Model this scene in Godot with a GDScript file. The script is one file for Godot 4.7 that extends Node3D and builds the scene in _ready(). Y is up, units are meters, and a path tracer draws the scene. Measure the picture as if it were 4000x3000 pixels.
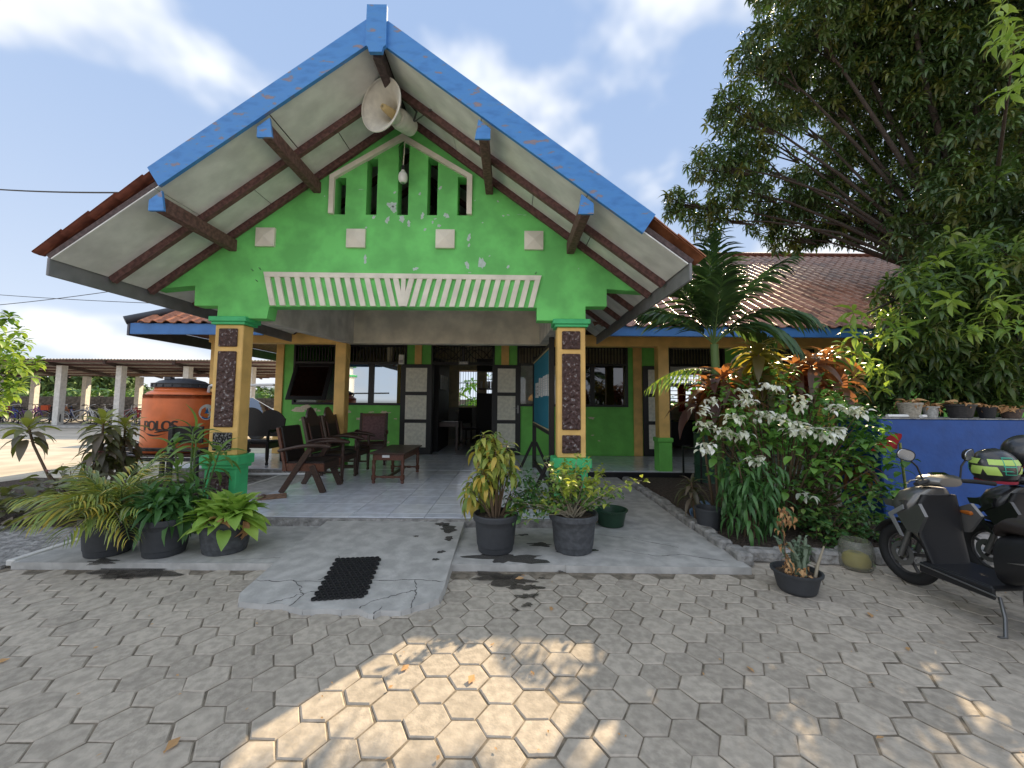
extends Node3D
# An Indonesian school office: green gabled porch, yard of hexagonal pavers, mango tree against the sun.

const EYE := Vector3(0, 1.37, 0)
const FOCAL := 1580.0            # pixels of the 4000 wide photograph
var M := {}
var T := {}
var used := {}
var cache := {}
var rng := RandomNumberGenerator.new()
var cam: Camera3D


# ---------------------------------------------------------------- small helpers
func lin(r: float, g: float, b: float, a := 1.0) -> Color:
	var c := Color(r, g, b).linear_to_srgb()
	c.a = a
	return c


func rnd(a: float, b: float) -> float:
	return rng.randf_range(a, b)


func at(u: float, v: float, depth: float) -> Vector3:
	# the point of the plane z = -depth that lies towards a pixel of the photograph
	var d := cam.transform.basis * Vector3((u - 2000.0) / FOCAL, -(v - 1457.0) / FOCAL, -1.0)
	return EYE + d * (depth / -d.z)


func on(u: float, v: float, height := 0.0) -> Vector3:
	# the point at a height that lies towards a pixel
	var d := cam.transform.basis * Vector3((u - 2000.0) / FOCAL, -(v - 1457.0) / FOCAL, -1.0)
	return EYE + d * ((height - EYE.y) / d.y)


func seen(p: Vector3) -> bool:
	var c := cam.transform.affine_inverse() * p
	if c.z > -0.3:
		return false
	var u := 2000.0 + FOCAL * c.x / -c.z
	var v := 1457.0 - FOCAL * c.y / -c.z
	return u > -60 and u < 4060 and v > -60 and v < 3060


func numbered(called: String) -> String:
	var n: int = used.get(called, 0)
	used[called] = n + 1
	return called if n == 0 else "%s_%03d" % [called, n]


func tag(o: Node3D, label: String, category: String, group := "") -> Node3D:
	o.set_meta("label", label)
	o.set_meta("category", category)
	if group:
		o.set_meta("group", group)
	return o


func thing(called: String, label: String, category: String, where := Vector3.ZERO, turn := 0.0, group := "") -> Node3D:
	var o := Node3D.new()
	o.name = numbered(called)
	add_child(o)
	o.position = where
	o.rotation.y = turn
	tag(o, label, category, group)
	return o


func part(called: String, mesh: Mesh, m: Material, parent: Node, where := Vector3.ZERO, turn := Vector3.ZERO) -> MeshInstance3D:
	var o := MeshInstance3D.new()
	o.name = called
	o.mesh = mesh
	o.material_override = m
	parent.add_child(o, true)
	o.position = where
	o.rotation = turn
	return o


func setting(called: String, mesh: Mesh, m: Material, where := Vector3.ZERO) -> MeshInstance3D:
	var o := part(numbered(called), mesh, m, self, where)
	o.set_meta("kind", "structure")
	return o


func holder(called: String, parent: Node, where := Vector3.ZERO, turn := Vector3.ZERO) -> Node3D:
	var o := Node3D.new()
	o.name = called
	parent.add_child(o, true)
	o.position = where
	o.rotation = turn
	return o


func copy_of(o: Node3D, where: Vector3, turn: float, label: String, kind_name: String) -> Node3D:
	var c := o.duplicate()
	c.name = numbered(kind_name)
	add_child(c)
	c.position = where
	c.rotation.y = turn
	c.set_meta("label", label)
	return c


# ---------------------------------------------------------------- mesh builder
class MB:
	var v := PackedVector3Array()
	var n := PackedVector3Array()
	var t := PackedVector2Array()

	func tri(a: Vector3, b: Vector3, c: Vector3) -> void:
		# counter-clockwise seen from outside; Godot's front faces run clockwise
		var m := (b - a).cross(c - a).normalized()
		for p: Vector3 in [a, c, b]:
			v.append(p)
			n.append(m)
			t.append(Vector2(p.x + p.z, p.y))

	func quad(a: Vector3, b: Vector3, c: Vector3, d: Vector3) -> void:
		tri(a, b, c)
		tri(a, c, d)

	func away(a: Vector3, b: Vector3, c: Vector3, d: Vector3, from: Vector3) -> void:
		if (b - a).cross(c - a).dot((a + b + c + d) / 4.0 - from) < 0.0:
			quad(a, d, c, b)
		else:
			quad(a, b, c, d)

	func face(p: Array, m: Array, uv: Array) -> void:
		for k: int in [0, 2, 1]:
			v.append(p[k])
			n.append(m[k])
			t.append(uv[k])

	func grid(rows: Array, closed := false) -> void:
		# rows of points with smooth normals; outside is to the left of (next column) x (next row)
		var nr := rows.size()
		var nc: int = rows[0].size()
		var no := []
		for i in nr:
			var line := []
			for j in nc:
				var a: Vector3 = rows[mini(i + 1, nr - 1)][j] - rows[maxi(i - 1, 0)][j]
				var b: Vector3
				if closed:
					b = rows[i][(j + 1) % nc] - rows[i][(j - 1 + nc) % nc]
				else:
					b = rows[i][mini(j + 1, nc - 1)] - rows[i][maxi(j - 1, 0)]
				line.append(b.cross(a).normalized())
			no.append(line)
		for i in nr - 1:
			for j in (nc if closed else nc - 1):
				var k := (j + 1) % nc
				var u0 := float(j) / nc
				var u1 := float(j + 1) / nc
				var w0 := float(i) / (nr - 1)
				var w1 := float(i + 1) / (nr - 1)
				face([rows[i][j], rows[i][k], rows[i + 1][k]], [no[i][j], no[i][k], no[i + 1][k]], [Vector2(u0, w0), Vector2(u1, w0), Vector2(u1, w1)])
				face([rows[i][j], rows[i + 1][k], rows[i + 1][j]], [no[i][j], no[i + 1][k], no[i + 1][j]], [Vector2(u0, w0), Vector2(u1, w1), Vector2(u0, w1)])

	func box(c: Vector3, s: Vector3, bas := Basis()) -> void:
		var h := s / 2.0
		for a in 3:
			for g: float in [-1.0, 1.0]:
				var q := []
				for e: Vector2 in [Vector2(-1, -1), Vector2(1, -1), Vector2(1, 1), Vector2(-1, 1)]:
					var p := Vector3.ZERO
					p[a] = g * h[a]
					p[(a + 1) % 3] = e.x * h[(a + 1) % 3]
					p[(a + 2) % 3] = e.y * h[(a + 2) % 3]
					q.append(c + bas * p)
				away(q[0], q[1], q[2], q[3], c)

	func tube(points: Array, radii: Array, sides := 8, caps := true) -> void:
		var rows := []
		var x := Vector3.ZERO
		for i in points.size():
			var d: Vector3 = (points[mini(i + 1, points.size() - 1)] - points[maxi(i - 1, 0)]).normalized()
			if x == Vector3.ZERO:
				x = d.cross(Vector3.UP if absf(d.y) < 0.9 else Vector3.RIGHT).normalized()
			x = (x - d * x.dot(d)).normalized()
			var y := d.cross(x)
			var r: float = radii[mini(i, radii.size() - 1)]
			var ring := []
			for k in sides:
				var w := TAU * k / sides
				ring.append(points[i] + (x * cos(w) + y * sin(w)) * r)
			rows.append(ring)
		grid(rows, true)
		if caps:
			for e: int in [0, points.size() - 1]:
				var s := 1.0 if e else -1.0
				for k in sides:
					var a: Vector3 = rows[e][k]
					var b: Vector3 = rows[e][(k + 1) % sides]
					if s > 0:
						tri(points[e], a, b)
					else:
						tri(points[e], b, a)

	func lathe(profile: Array, segs := 24, smooth := false, sx := 1.0, sz := 1.0, c := Vector3.ZERO) -> void:
		# profile of Vector2(radius, height), from the bottom outwards and up
		var rings := []
		for p: Vector2 in profile:
			var ring := []
			for k in segs:
				var w := -TAU * k / segs
				ring.append(c + Vector3(cos(w) * p.x * sx, p.y, sin(w) * p.x * sz))
			rings.append(ring)
		if smooth:
			grid(rings, true)
		else:
			for i in rings.size() - 1:
				grid([rings[i], rings[i + 1]], true)

	func prism(poly: PackedVector2Array, x: Vector3, y: Vector3, o: Vector3, depth: Vector3) -> void:
		# a polygon in the plane of x and y, given thickness
		var p := poly.duplicate()
		if Geometry2D.is_polygon_clockwise(p):
			p.reverse()
		if x.cross(y).dot(depth) < 0.0:
			o += depth
			depth = -depth
		var tr := Geometry2D.triangulate_polygon(p)
		var w := func(q: Vector2) -> Vector3: return o + x * q.x + y * q.y
		for i in range(0, tr.size(), 3):
			var a: Vector3 = w.call(p[tr[i]])
			var b: Vector3 = w.call(p[tr[i + 1]])
			var c: Vector3 = w.call(p[tr[i + 2]])
			if (b - a).cross(c - a).dot(depth) < 0.0:
				var s := b
				b = c
				c = s
			tri(a + depth, b + depth, c + depth)
			tri(a, c, b)
		for i in p.size():
			var a: Vector3 = w.call(p[i])
			var b: Vector3 = w.call(p[(i + 1) % p.size()])
			quad(a, b, b + depth, a + depth)

	func mesh() -> ArrayMesh:
		var ar := []
		ar.resize(Mesh.ARRAY_MAX)
		ar[Mesh.ARRAY_VERTEX] = v
		ar[Mesh.ARRAY_NORMAL] = n
		ar[Mesh.ARRAY_TEX_UV] = t
		var m := ArrayMesh.new()
		m.add_surface_from_arrays(Mesh.PRIMITIVE_TRIANGLES, ar)
		return m


func cbox(s: Vector3, b := 0.006) -> ArrayMesh:
	# a box with chamfered edges
	var key := "cbox %s %s" % [s, b]
	if cache.has(key):
		return cache[key]
	var m := MB.new()
	var h := s / 2.0
	b = minf(b, minf(h.x, minf(h.y, h.z)) * 0.8)
	for a in 3:
		var u := (a + 1) % 3
		var w := (a + 2) % 3
		for g: float in [-1.0, 1.0]:
			var q := []
			for e: Vector2 in [Vector2(-1, -1), Vector2(1, -1), Vector2(1, 1), Vector2(-1, 1)]:
				var p := Vector3.ZERO
				p[a] = g * h[a]
				p[u] = e.x * (h[u] - b)
				p[w] = e.y * (h[w] - b)
				q.append(p)
			m.away(q[0], q[1], q[2], q[3], Vector3.ZERO)
		for su: float in [-1.0, 1.0]:
			for sw: float in [-1.0, 1.0]:
				var q := []
				for e: Vector2 in [Vector2(0, -1), Vector2(1, -1), Vector2(1, 1), Vector2(0, 1)]:
					var p := Vector3.ZERO
					p[u] = su * (h[u] - b * e.x)
					p[w] = sw * (h[w] - b * (1.0 - e.x))
					p[a] = e.y * (h[a] - b)
					q.append(p)
				m.away(q[0], q[1], q[2], q[3], Vector3.ZERO)
	for sx: float in [-1.0, 1.0]:
		for sy: float in [-1.0, 1.0]:
			for sz: float in [-1.0, 1.0]:
				var p1 := Vector3(sx * h.x, sy * (h.y - b), sz * (h.z - b))
				var p2 := Vector3(sx * (h.x - b), sy * h.y, sz * (h.z - b))
				var p3 := Vector3(sx * (h.x - b), sy * (h.y - b), sz * h.z)
				if (p2 - p1).cross(p3 - p1).dot(p1) < 0.0:
					m.tri(p1, p3, p2)
				else:
					m.tri(p1, p2, p3)
	cache[key] = m.mesh()
	return cache[key]


func block(called: String, lo: Vector3, hi: Vector3, m: Material, parent: Node, b := 0.006) -> MeshInstance3D:
	return part(called, cbox((hi - lo).abs(), b), m, parent, (lo + hi) / 2.0)


func beam(called: String, a: Vector3, b: Vector3, w: float, h: float, m: Material, parent: Node, bev := 0.005) -> MeshInstance3D:
	# a squared timber from a to b
	var d := b - a
	var o := part(called, cbox(Vector3(w, h, d.length()), bev), m, parent)
	o.transform = Transform3D(Basis.looking_at(d.normalized(), Vector3.UP if absf(d.normalized().y) < 0.95 else Vector3.RIGHT), (a + b) / 2.0)
	return o


func rod(called: String, points: Array, r, m: Material, parent: Node, sides := 8) -> MeshInstance3D:
	var b := MB.new()
	b.tube(points, r if r is Array else [r], sides)
	return part(called, b.mesh(), m, parent)


func turned(called: String, profile: Array, m: Material, parent: Node, where := Vector3.ZERO, segs := 20, smooth := false, turn := Vector3.ZERO) -> MeshInstance3D:
	var b := MB.new()
	b.lathe(profile, segs, smooth)
	return part(called, b.mesh(), m, parent, where, turn)


func flat(poly: Array, x: Vector3, y: Vector3, o: Vector3, depth: Vector3) -> ArrayMesh:
	var b := MB.new()
	b.prism(PackedVector2Array(poly), x, y, o, depth)
	return b.mesh()


func blob(n: int, r: float, rough := 0.35, sx := 1.0, sy := 1.0) -> Array:
	# an irregular outline
	var out := []
	var p1 := rnd(0, TAU)
	var p2 := rnd(0, TAU)
	for i in n:
		var w := TAU * i / n
		var q := r * (1.0 + rough * (0.6 * sin(2 * w + p1) + 0.5 * sin(5 * w + p2) + rnd(-0.35, 0.35)))
		out.append(Vector2(cos(w) * q * sx, sin(w) * q * sy))
	return out


# ---------------------------------------------------------------- materials
func noise_tex(called: String, freq: float, octaves: int, low: float, high: float, seed_ := 1, size := 512, kind := FastNoiseLite.TYPE_SIMPLEX_SMOOTH, lo_at := 0.25, hi_at := 0.75) -> NoiseTexture2D:
	var f := FastNoiseLite.new()
	f.seed = seed_
	f.noise_type = kind
	f.frequency = freq
	f.fractal_type = FastNoiseLite.FRACTAL_FBM
	f.fractal_octaves = octaves
	var t := NoiseTexture2D.new()
	t.width = size
	t.height = size
	t.seamless = true
	t.noise = f
	var g := Gradient.new()
	g.set_offset(0, lo_at)
	g.set_color(0, Color(low, low, low))
	g.set_offset(1, hi_at)
	g.set_color(1, Color(high, high, high))
	t.color_ramp = g
	T[called] = t
	return t


func surf(key: String, c: Color, rough := 0.8, tex := "", scale := 1.0, bump := 0.0, more := {}) -> StandardMaterial3D:
	var m := StandardMaterial3D.new()
	m.resource_name = key
	m.albedo_color = c
	m.roughness = rough
	if tex:
		m.albedo_texture = T[tex]
		m.uv1_triplanar = true
		m.uv1_world_triplanar = true
		m.uv1_scale = Vector3.ONE * scale
	if bump > 0.0:
		m.heightmap_enabled = true
		m.heightmap_texture = T[more.get("bump_tex", tex)]
		m.heightmap_scale = bump
		m.uv1_triplanar = true
		m.uv1_world_triplanar = true
		m.uv1_scale = Vector3.ONE * scale
	for k in more:
		if k == "stretch":
			m.uv1_scale = more[k]
		elif k == "own":
			m.uv1_world_triplanar = false
		elif k != "bump_tex":
			m.set(k, more[k])
	M[key] = m
	return m


func leaf_mats(key: String, colors: Array, back: Array, rough := 0.45) -> void:
	# one material for each tone, and one that takes its tone from the copies of a MultiMesh
	var list := []
	for c in colors:
		var m := surf("%s_leaf_%d" % [key, list.size()], lin(c[0], c[1], c[2]), rough)
		m.backlight_enabled = true
		m.backlight = lin(back[0], back[1], back[2])
		m.cull_mode = BaseMaterial3D.CULL_DISABLED
		list.append(m)
	var a := surf(key + "_leaves", Color.WHITE, rough)
	a.vertex_color_use_as_albedo = true
	a.backlight_enabled = true
	a.backlight = lin(back[0], back[1], back[2])
	a.cull_mode = BaseMaterial3D.CULL_DISABLED
	M[key] = {"list": list, "all": a, "colors": colors}


func leaf(length: float, width: float, segs := 4, droop := 0.3, fold := 0.25, shape := 0.45, tip := 0.0) -> ArrayMesh:
	# a leaf along -z from its stalk at the origin, folded along the midrib, face up
	var key := "leaf %s %s %s %s %s %s %s" % [length, width, segs, droop, fold, shape, tip]
	if cache.has(key):
		return cache[key]
	var rows := []
	for i in segs + 1:
		var s := float(i) / segs
		var w: float = width * 0.5 * pow(sin(PI * pow(s, shape * 1.6)), 0.8) if i > 0 and i < segs else width * 0.03
		if i == segs:
			w = width * tip * 0.5 + 0.0005
		var y := -droop * length * s * s + 0.06 * length * sin(PI * s)
		var z := -length * (s - 0.25 * droop * s * s * s)
		rows.append([Vector3(-w, y + w * fold, z), Vector3(0, y, z), Vector3(w, y + w * fold, z)])
	var b := MB.new()
	b.grid(rows)
	cache[key] = b.mesh()
	return cache[key]


func foliage(parent: Node3D, mesh: Mesh, kind: String, xf: Array, keep := 300, called := "leaf") -> void:
	# xf: transforms in the parent's axes. The ones that show largest become parts, the rest one mass.
	var list := []
	for i in xf.size():
		var p: Vector3 = parent.transform * xf[i].origin
		var s: float = xf[i].basis.y.length()
		list.append([(p.distance_to(EYE) / maxf(s, 0.05)) + (0.0 if seen(p) else 1000.0), i])
	list.sort_custom(func(a, b): return a[0] < b[0])
	var mats: Array = M[kind].list
	var cut := mini(keep, list.size())
	if list.size() - cut < 12:
		cut = list.size()
	for k in cut:
		var o := MeshInstance3D.new()
		o.name = called
		o.mesh = mesh
		o.material_override = mats[rng.randi() % mats.size()]
		o.transform = xf[list[k][1]]
		parent.add_child(o, true)
	var rest := list.size() - cut
	if rest <= 0:
		return
	var mm := MultiMesh.new()
	mm.transform_format = MultiMesh.TRANSFORM_3D
	mm.use_colors = true
	mm.mesh = mesh
	mm.instance_count = rest
	var colors: Array = M[kind].colors
	for k in rest:
		mm.set_instance_transform(k, xf[list[cut + k][1]])
		var c: Array = colors[rng.randi() % colors.size()]
		var q := rnd(0.8, 1.2)
		mm.set_instance_color(k, Color(c[0] * q, c[1] * q, c[2] * q))
	var mi := MultiMeshInstance3D.new()
	mi.name = "foliage"
	mi.multimesh = mm
	mi.material_override = M[kind].all
	mi.set_meta("kind", "stuff")
	parent.add_child(mi, true)


func aimed(from: Vector3, dir: Vector3, roll := 0.0, s := 1.0) -> Transform3D:
	# a transform whose -z runs along dir with +y as far up as it can
	var d := dir.normalized()
	var b := Basis.looking_at(d, Vector3.UP if absf(d.y) < 0.98 else Vector3.RIGHT)
	return Transform3D(b.rotated(d, roll).scaled(Vector3.ONE * s), from)


func around(angle: float, pitch: float) -> Vector3:
	return Vector3(cos(angle) * cos(pitch), sin(pitch), sin(angle) * cos(pitch))


func make_sky() -> PanoramaSkyMaterial:
	var w := 1024
	var h := 512
	var im := Image.create(w, h, false, Image.FORMAT_RGBF)
	var f := FastNoiseLite.new()
	f.seed = 11
	f.frequency = 0.9
	f.fractal_octaves = 6
	f.fractal_gain = 0.55
	var g := FastNoiseLite.new()
	g.seed = 5
	g.frequency = 0.35
	g.fractal_octaves = 2
	var sun := -SUN_RAY
	for y in h:
		var th := PI * (y + 0.5) / h
		var up := cos(th)
		for x in w:
			if up < -0.02:
				im.set_pixel(x, y, Color(0.30, 0.29, 0.27))
				continue
			var ph := TAU * ((x + 0.5) / w - 0.5)
			var d := Vector3(sin(ph) * sin(th), up, -cos(ph) * sin(th))
			var e := clampf(up, 0.0, 1.0)
			var k := pow(1.0 - e, 3.0)
			var c := Vector3(0.20, 0.28, 0.435).lerp(Vector3(0.45, 0.50, 0.56), k)
			var ang := acos(clampf(d.dot(sun), -1.0, 1.0))
			c += Vector3(0.26, 0.27, 0.26) * exp(-ang / 0.5) + Vector3(3.2, 3.1, 2.8) * exp(-ang / 0.085)
			# two layers of cloud: streaks high up and heaped banks low down
			var q := Vector3(d.x, d.y * 2.2, d.z) / (e + 0.35)
			var n := f.get_noise_3d(q.x * 1.5 + 3.0, q.y * 1.5, q.z * 1.5)
			var o := g.get_noise_3d(d.x * 3.0 + 7.0, d.y * 5.0, d.z * 3.0)
			var bank := 0.55 * exp(-pow(d.angle_to(BANK) / 0.30, 2.0)) + 0.30 * exp(-pow(d.angle_to(PUFF) / 0.16, 2.0)) - 0.42 * exp(-pow(d.angle_to(CLEAR) / 0.22, 2.0))
			var cover := smoothstep(-0.08, 0.40, n * 1.25 + o * 0.65 + 0.20 * pow(1.0 - e, 2.0) + 0.08 + bank)
			var body := 0.80 + 0.35 * n
			var cl := Vector3(0.66, 0.68, 0.71) * body + Vector3(0.12, 0.11, 0.09) * exp(-ang / 0.8)
			c = c.lerp(cl, cover * 0.85)
			im.set_pixel(x, y, Color(c.x, c.y, c.z))
	var s := PanoramaSkyMaterial.new()
	s.panorama = ImageTexture.create_from_image(im)
	return s


const BANK := Vector3(-0.735, 0.315, -0.60)      # heaped cloud beyond the bicycle shed
const PUFF := Vector3(0.03, 0.72, -0.70)
const CLEAR := Vector3(-0.48, 0.60, -0.64)
const SUN_RAY := Vector3(-0.5075, -0.474, 0.7195)   # the way the light travels


func set_stage() -> void:
	rng.seed = 20240
	cam = Camera3D.new()
	cam.name = "camera"
	cam.position = EYE
	cam.rotation_degrees = Vector3(4.1, 0.0, 0.45)
	cam.projection = Camera3D.PROJECTION_FRUSTUM
	cam.near = 0.05
	cam.far = 600.0
	cam.size = 2.0 * 0.05 * 1500.0 / FOCAL
	cam.frustum_offset = Vector2(0, -0.05 * 43.0 / FOCAL)
	cam.current = true
	add_child(cam)
	var env := Environment.new()
	env.background_mode = Environment.BG_SKY
	env.sky = Sky.new()
	env.sky.sky_material = make_sky()
	env.background_energy_multiplier = 1.0
	env.tonemap_mode = Environment.TONE_MAPPER_LINEAR
	env.tonemap_exposure = 1.9
	env.sdfgi_enabled = true
	env.ssao_enabled = true
	env.ssil_enabled = true
	var we := WorldEnvironment.new()
	we.name = "world_environment"
	we.environment = env
	add_child(we)
	var sun := DirectionalLight3D.new()
	sun.name = "sun"
	sun.light_color = Color(1.0, 0.90, 0.74)
	sun.light_energy = 1.6
	sun.light_angular_distance = 0.55
	sun.shadow_enabled = true
	sun.transform.basis = Basis.looking_at(SUN_RAY, Vector3.UP)
	add_child(sun)


func make_materials() -> void:
	noise_tex("mottle", 0.011, 6, 0.92, 1.0, 3)
	noise_tex("strong", 0.016, 7, 0.76, 1.0, 8)
	noise_tex("fine", 0.07, 4, 0.85, 1.0, 21)
	noise_tex("grain", 0.03, 5, 0.74, 1.0, 33)
	noise_tex("stone", 0.035, 5, 0.0, 1.0, 40, 512, FastNoiseLite.TYPE_SIMPLEX_SMOOTH, 0.3, 0.7)
	noise_tex("dusty", 0.02, 6, 0.88, 1.0, 71)
	noise_tex("plaster", 0.05, 5, 0.3, 0.7, 52)
	noise_tex("blotch", 0.006, 5, 0.88, 1.0, 61, 1024)
	T["bark_relief"] = T["stone"]
	# a brown stone slab whose high ridges are rubbed pale
	var rub: NoiseTexture2D = noise_tex("rubbed", 0.045, 5, 0.0, 1.0, 77, 512)
	rub.color_ramp = Gradient.new()
	rub.color_ramp.offsets = PackedFloat32Array([0.2, 0.66, 0.78, 0.92])
	rub.color_ramp.colors = PackedColorArray([lin(0.045, 0.022, 0.02), lin(0.085, 0.04, 0.035), lin(0.22, 0.20, 0.20), lin(0.36, 0.35, 0.36)])
	# blue paint worn through to wood in places
	var worn: NoiseTexture2D = noise_tex("worn_blue", 0.012, 6, 0.0, 1.0, 19, 1024)
	worn.color_ramp = Gradient.new()
	worn.color_ramp.offsets = PackedFloat32Array([0.1, 0.45, 0.70, 0.76, 0.92])
	worn.color_ramp.colors = PackedColorArray([lin(0.045, 0.19, 0.50), lin(0.06, 0.24, 0.60), lin(0.065, 0.24, 0.57), lin(0.20, 0.19, 0.27), lin(0.30, 0.22, 0.21)])
	surf("green", lin(0.19, 0.69, 0.18), 0.75, "blotch", 0.35, 0.25, {"bump_tex": "plaster"})
	surf("wall_green", lin(0.19, 0.60, 0.11), 0.7, "mottle", 0.4, 0.25, {"bump_tex": "plaster"})
	surf("trim_green", lin(0.07, 0.55, 0.20), 0.55, "mottle", 0.7)
	surf("yellow", lin(0.84, 0.53, 0.17), 0.6, "mottle", 0.5, 0.15, {"bump_tex": "plaster"})
	surf("cream", lin(0.84, 0.79, 0.68), 0.7, "mottle", 0.6, 0.15, {"bump_tex": "plaster"})
	surf("beige", lin(0.86, 0.78, 0.64), 0.85, "blotch", 0.3)
	surf("grey_plaster", lin(0.70, 0.67, 0.62), 0.9, "blotch", 0.4)
	surf("paint_chip", lin(0.55, 0.66, 0.62), 0.85, "mottle", 3.0)
	surf("bare_plaster", lin(0.72, 0.60, 0.45), 0.9, "mottle", 3.0)
	surf("blue_board", Color.WHITE, 0.55, "worn_blue", 0.4, 0.10, {"stretch": Vector3(0.3, 0.75, 0.3), "bump_tex": "grain"})
	surf("blue_fascia", lin(0.05, 0.19, 0.50), 0.55, "mottle", 0.5)
	surf("dark_fascia", lin(0.10, 0.10, 0.125), 0.6, "mottle", 0.8)
	surf("eaves_grey", lin(0.22, 0.22, 0.235), 0.65, "mottle", 0.8)
	surf("pale_fascia", lin(0.42, 0.41, 0.42), 0.7, "blotch", 0.7)
	surf("rafter", lin(0.19, 0.092, 0.085), 0.7, "grain", 1.2, 0.1)
	surf("rafter_dark", lin(0.11, 0.075, 0.075), 0.75, "grain", 1.2, 0.1)
	surf("soffit", lin(0.84, 0.84, 0.82), 0.9, "blotch", 0.55, 0.1, {"bump_tex": "plaster"})
	surf("stone_slab", Color.WHITE, 0.6, "rubbed", 0.75, 1.6, {"bump_tex": "stone"})
	surf("stone_grey", lin(0.30, 0.29, 0.28), 0.7, "stone", 1.9, 1.4)
	surf("black_frame", lin(0.014, 0.013, 0.014), 0.45, "fine", 2.0)
	surf("door_panel", lin(0.86, 0.83, 0.70), 0.65, "mottle", 1.5)
	surf("floor_tile_a", lin(0.80, 0.83, 0.90), 0.16, "mottle", 0.9)
	surf("floor_tile_b", lin(0.76, 0.79, 0.87), 0.18, "mottle", 0.8)
	surf("floor_tile_c", lin(0.83, 0.85, 0.89), 0.15, "mottle", 0.7)
	surf("grout", lin(0.28, 0.28, 0.29), 0.9)
	surf("concrete", lin(0.50, 0.485, 0.46), 0.92, "blotch", 0.8, 0.5, {"bump_tex": "fine"})
	surf("concrete_dark", lin(0.38, 0.365, 0.345), 0.95, "strong", 0.9, 0.8, {"bump_tex": "stone"})
	surf("crack", lin(0.10, 0.095, 0.09), 1.0)
	surf("sand", lin(0.25, 0.21, 0.16), 1.0, "strong", 1.4, 0.6, {"bump_tex": "fine"})
	surf("dirt", lin(0.58, 0.52, 0.43), 1.0, "blotch", 0.15, 0.5, {"bump_tex": "fine"})
	surf("soil", lin(0.14, 0.10, 0.075), 1.0, "strong", 2.0, 2.5, {"bump_tex": "stone"})
	for i in 5:
		var k: float = [1.0, 0.92, 1.05, 0.86, 0.97][i]
		surf("paver_%d" % i, lin(0.49 * k, 0.43 * k, 0.355 * k), 0.95, "dusty", 1.1 + 0.17 * i, 0.4, {"bump_tex": "fine"})
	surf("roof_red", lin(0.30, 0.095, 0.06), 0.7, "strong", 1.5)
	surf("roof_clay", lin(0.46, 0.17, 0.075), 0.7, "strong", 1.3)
	for i in 4:
		var c: Array = [[0.50, 0.25, 0.17], [0.45, 0.215, 0.145], [0.54, 0.29, 0.21], [0.27, 0.145, 0.11]][i]
		surf("tile_%d" % i, lin(c[0], c[1], c[2]), 0.42, "strong", 1.7)
	for i in 3:
		var c: Array = [[0.55, 0.21, 0.10], [0.48, 0.18, 0.09], [0.25, 0.13, 0.09]][i]
		surf("clay_%d" % i, lin(c[0], c[1], c[2]), 0.6, "strong", 1.7)
	surf("wood_dark", lin(0.075, 0.038, 0.026), 0.4, "grain", 1.5, 0.06, {"stretch": Vector3(1.0, 4.0, 1.0)})
	surf("wood_red", lin(0.17, 0.062, 0.036), 0.35, "grain", 1.5, 0.06, {"stretch": Vector3(4.0, 1.0, 1.0)})
	surf("wood_black", lin(0.014, 0.010, 0.009), 0.6, "grain", 1.5)
	surf("leather", lin(0.026, 0.018, 0.016), 0.5, "fine", 3.0, 0.05)
	surf("red_leather", lin(0.20, 0.085, 0.085), 0.5, "strong", 2.0)
	surf("plywood", lin(0.35, 0.2, 0.12), 0.6, "grain", 1.5)
	surf("pot", lin(0.045, 0.048, 0.054), 0.6, "mottle", 2.5)
	surf("pot_pale", lin(0.085, 0.09, 0.10), 0.65, "strong", 2.0)
	surf("tank_orange", lin(0.85, 0.20, 0.06), 0.35, "mottle", 0.6)
	surf("tank_lid", lin(0.055, 0.06, 0.072), 0.5, "mottle", 1.0)
	surf("print_dark", lin(0.05, 0.028, 0.022), 0.5)
	surf("white", lin(0.80, 0.80, 0.79), 0.6)
	surf("paper", lin(0.80, 0.80, 0.80), 0.8, "mottle", 3.0)
	surf("print_blue", lin(0.03, 0.20, 0.50), 0.5)
	surf("print_orange", lin(0.80, 0.25, 0.03), 0.5)
	surf("pinboard", lin(0.012, 0.20, 0.30), 0.85, "fine", 4.0)
	surf("steel", lin(0.20, 0.20, 0.20), 0.35, "", 1.0, 0.0, {"metallic": 0.7})
	surf("chrome", lin(0.75, 0.75, 0.76), 0.12, "", 1.0, 0.0, {"metallic": 1.0})
	surf("stand_steel", lin(0.075, 0.07, 0.07), 0.5, "strong", 2.0)
	surf("pvc", lin(0.80, 0.80, 0.80), 0.4)
	surf("cable", lin(0.012, 0.012, 0.012), 0.6)
	surf("rubber", lin(0.014, 0.014, 0.015), 0.75)
	surf("horn", lin(0.78, 0.76, 0.69), 0.5, "mottle", 2.0)
	surf("horn_core", lin(0.62, 0.48, 0.24), 0.5)
	surf("bulb", lin(0.82, 0.82, 0.80), 0.3)
	surf("water_stain", lin(0.04, 0.035, 0.03, 0.42), 0.4, "", 1.0, 0.0, {"transparency": BaseMaterial3D.TRANSPARENCY_ALPHA})
	surf("glass", lin(0.5, 0.55, 0.55, 0.15), 0.02, "", 1.0, 0.0, {"transparency": BaseMaterial3D.TRANSPARENCY_ALPHA})
	surf("mirror_glass", lin(0.46, 0.50, 0.54), 0.015, "", 1.0, 0.0, {"metallic": 1.0})
	surf("dusk_glass", lin(0.10, 0.10, 0.105), 0.03, "", 1.0, 0.0, {"metallic": 1.0})
	surf("room_wall", lin(0.62, 0.57, 0.42), 0.85, "mottle", 0.6)
	surf("room_dado", lin(0.36, 0.36, 0.35), 0.7)
	surf("curtain_red", lin(0.55, 0.03, 0.02), 0.85)
	surf("curtain_green", lin(0.02, 0.13, 0.10), 0.85)
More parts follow.
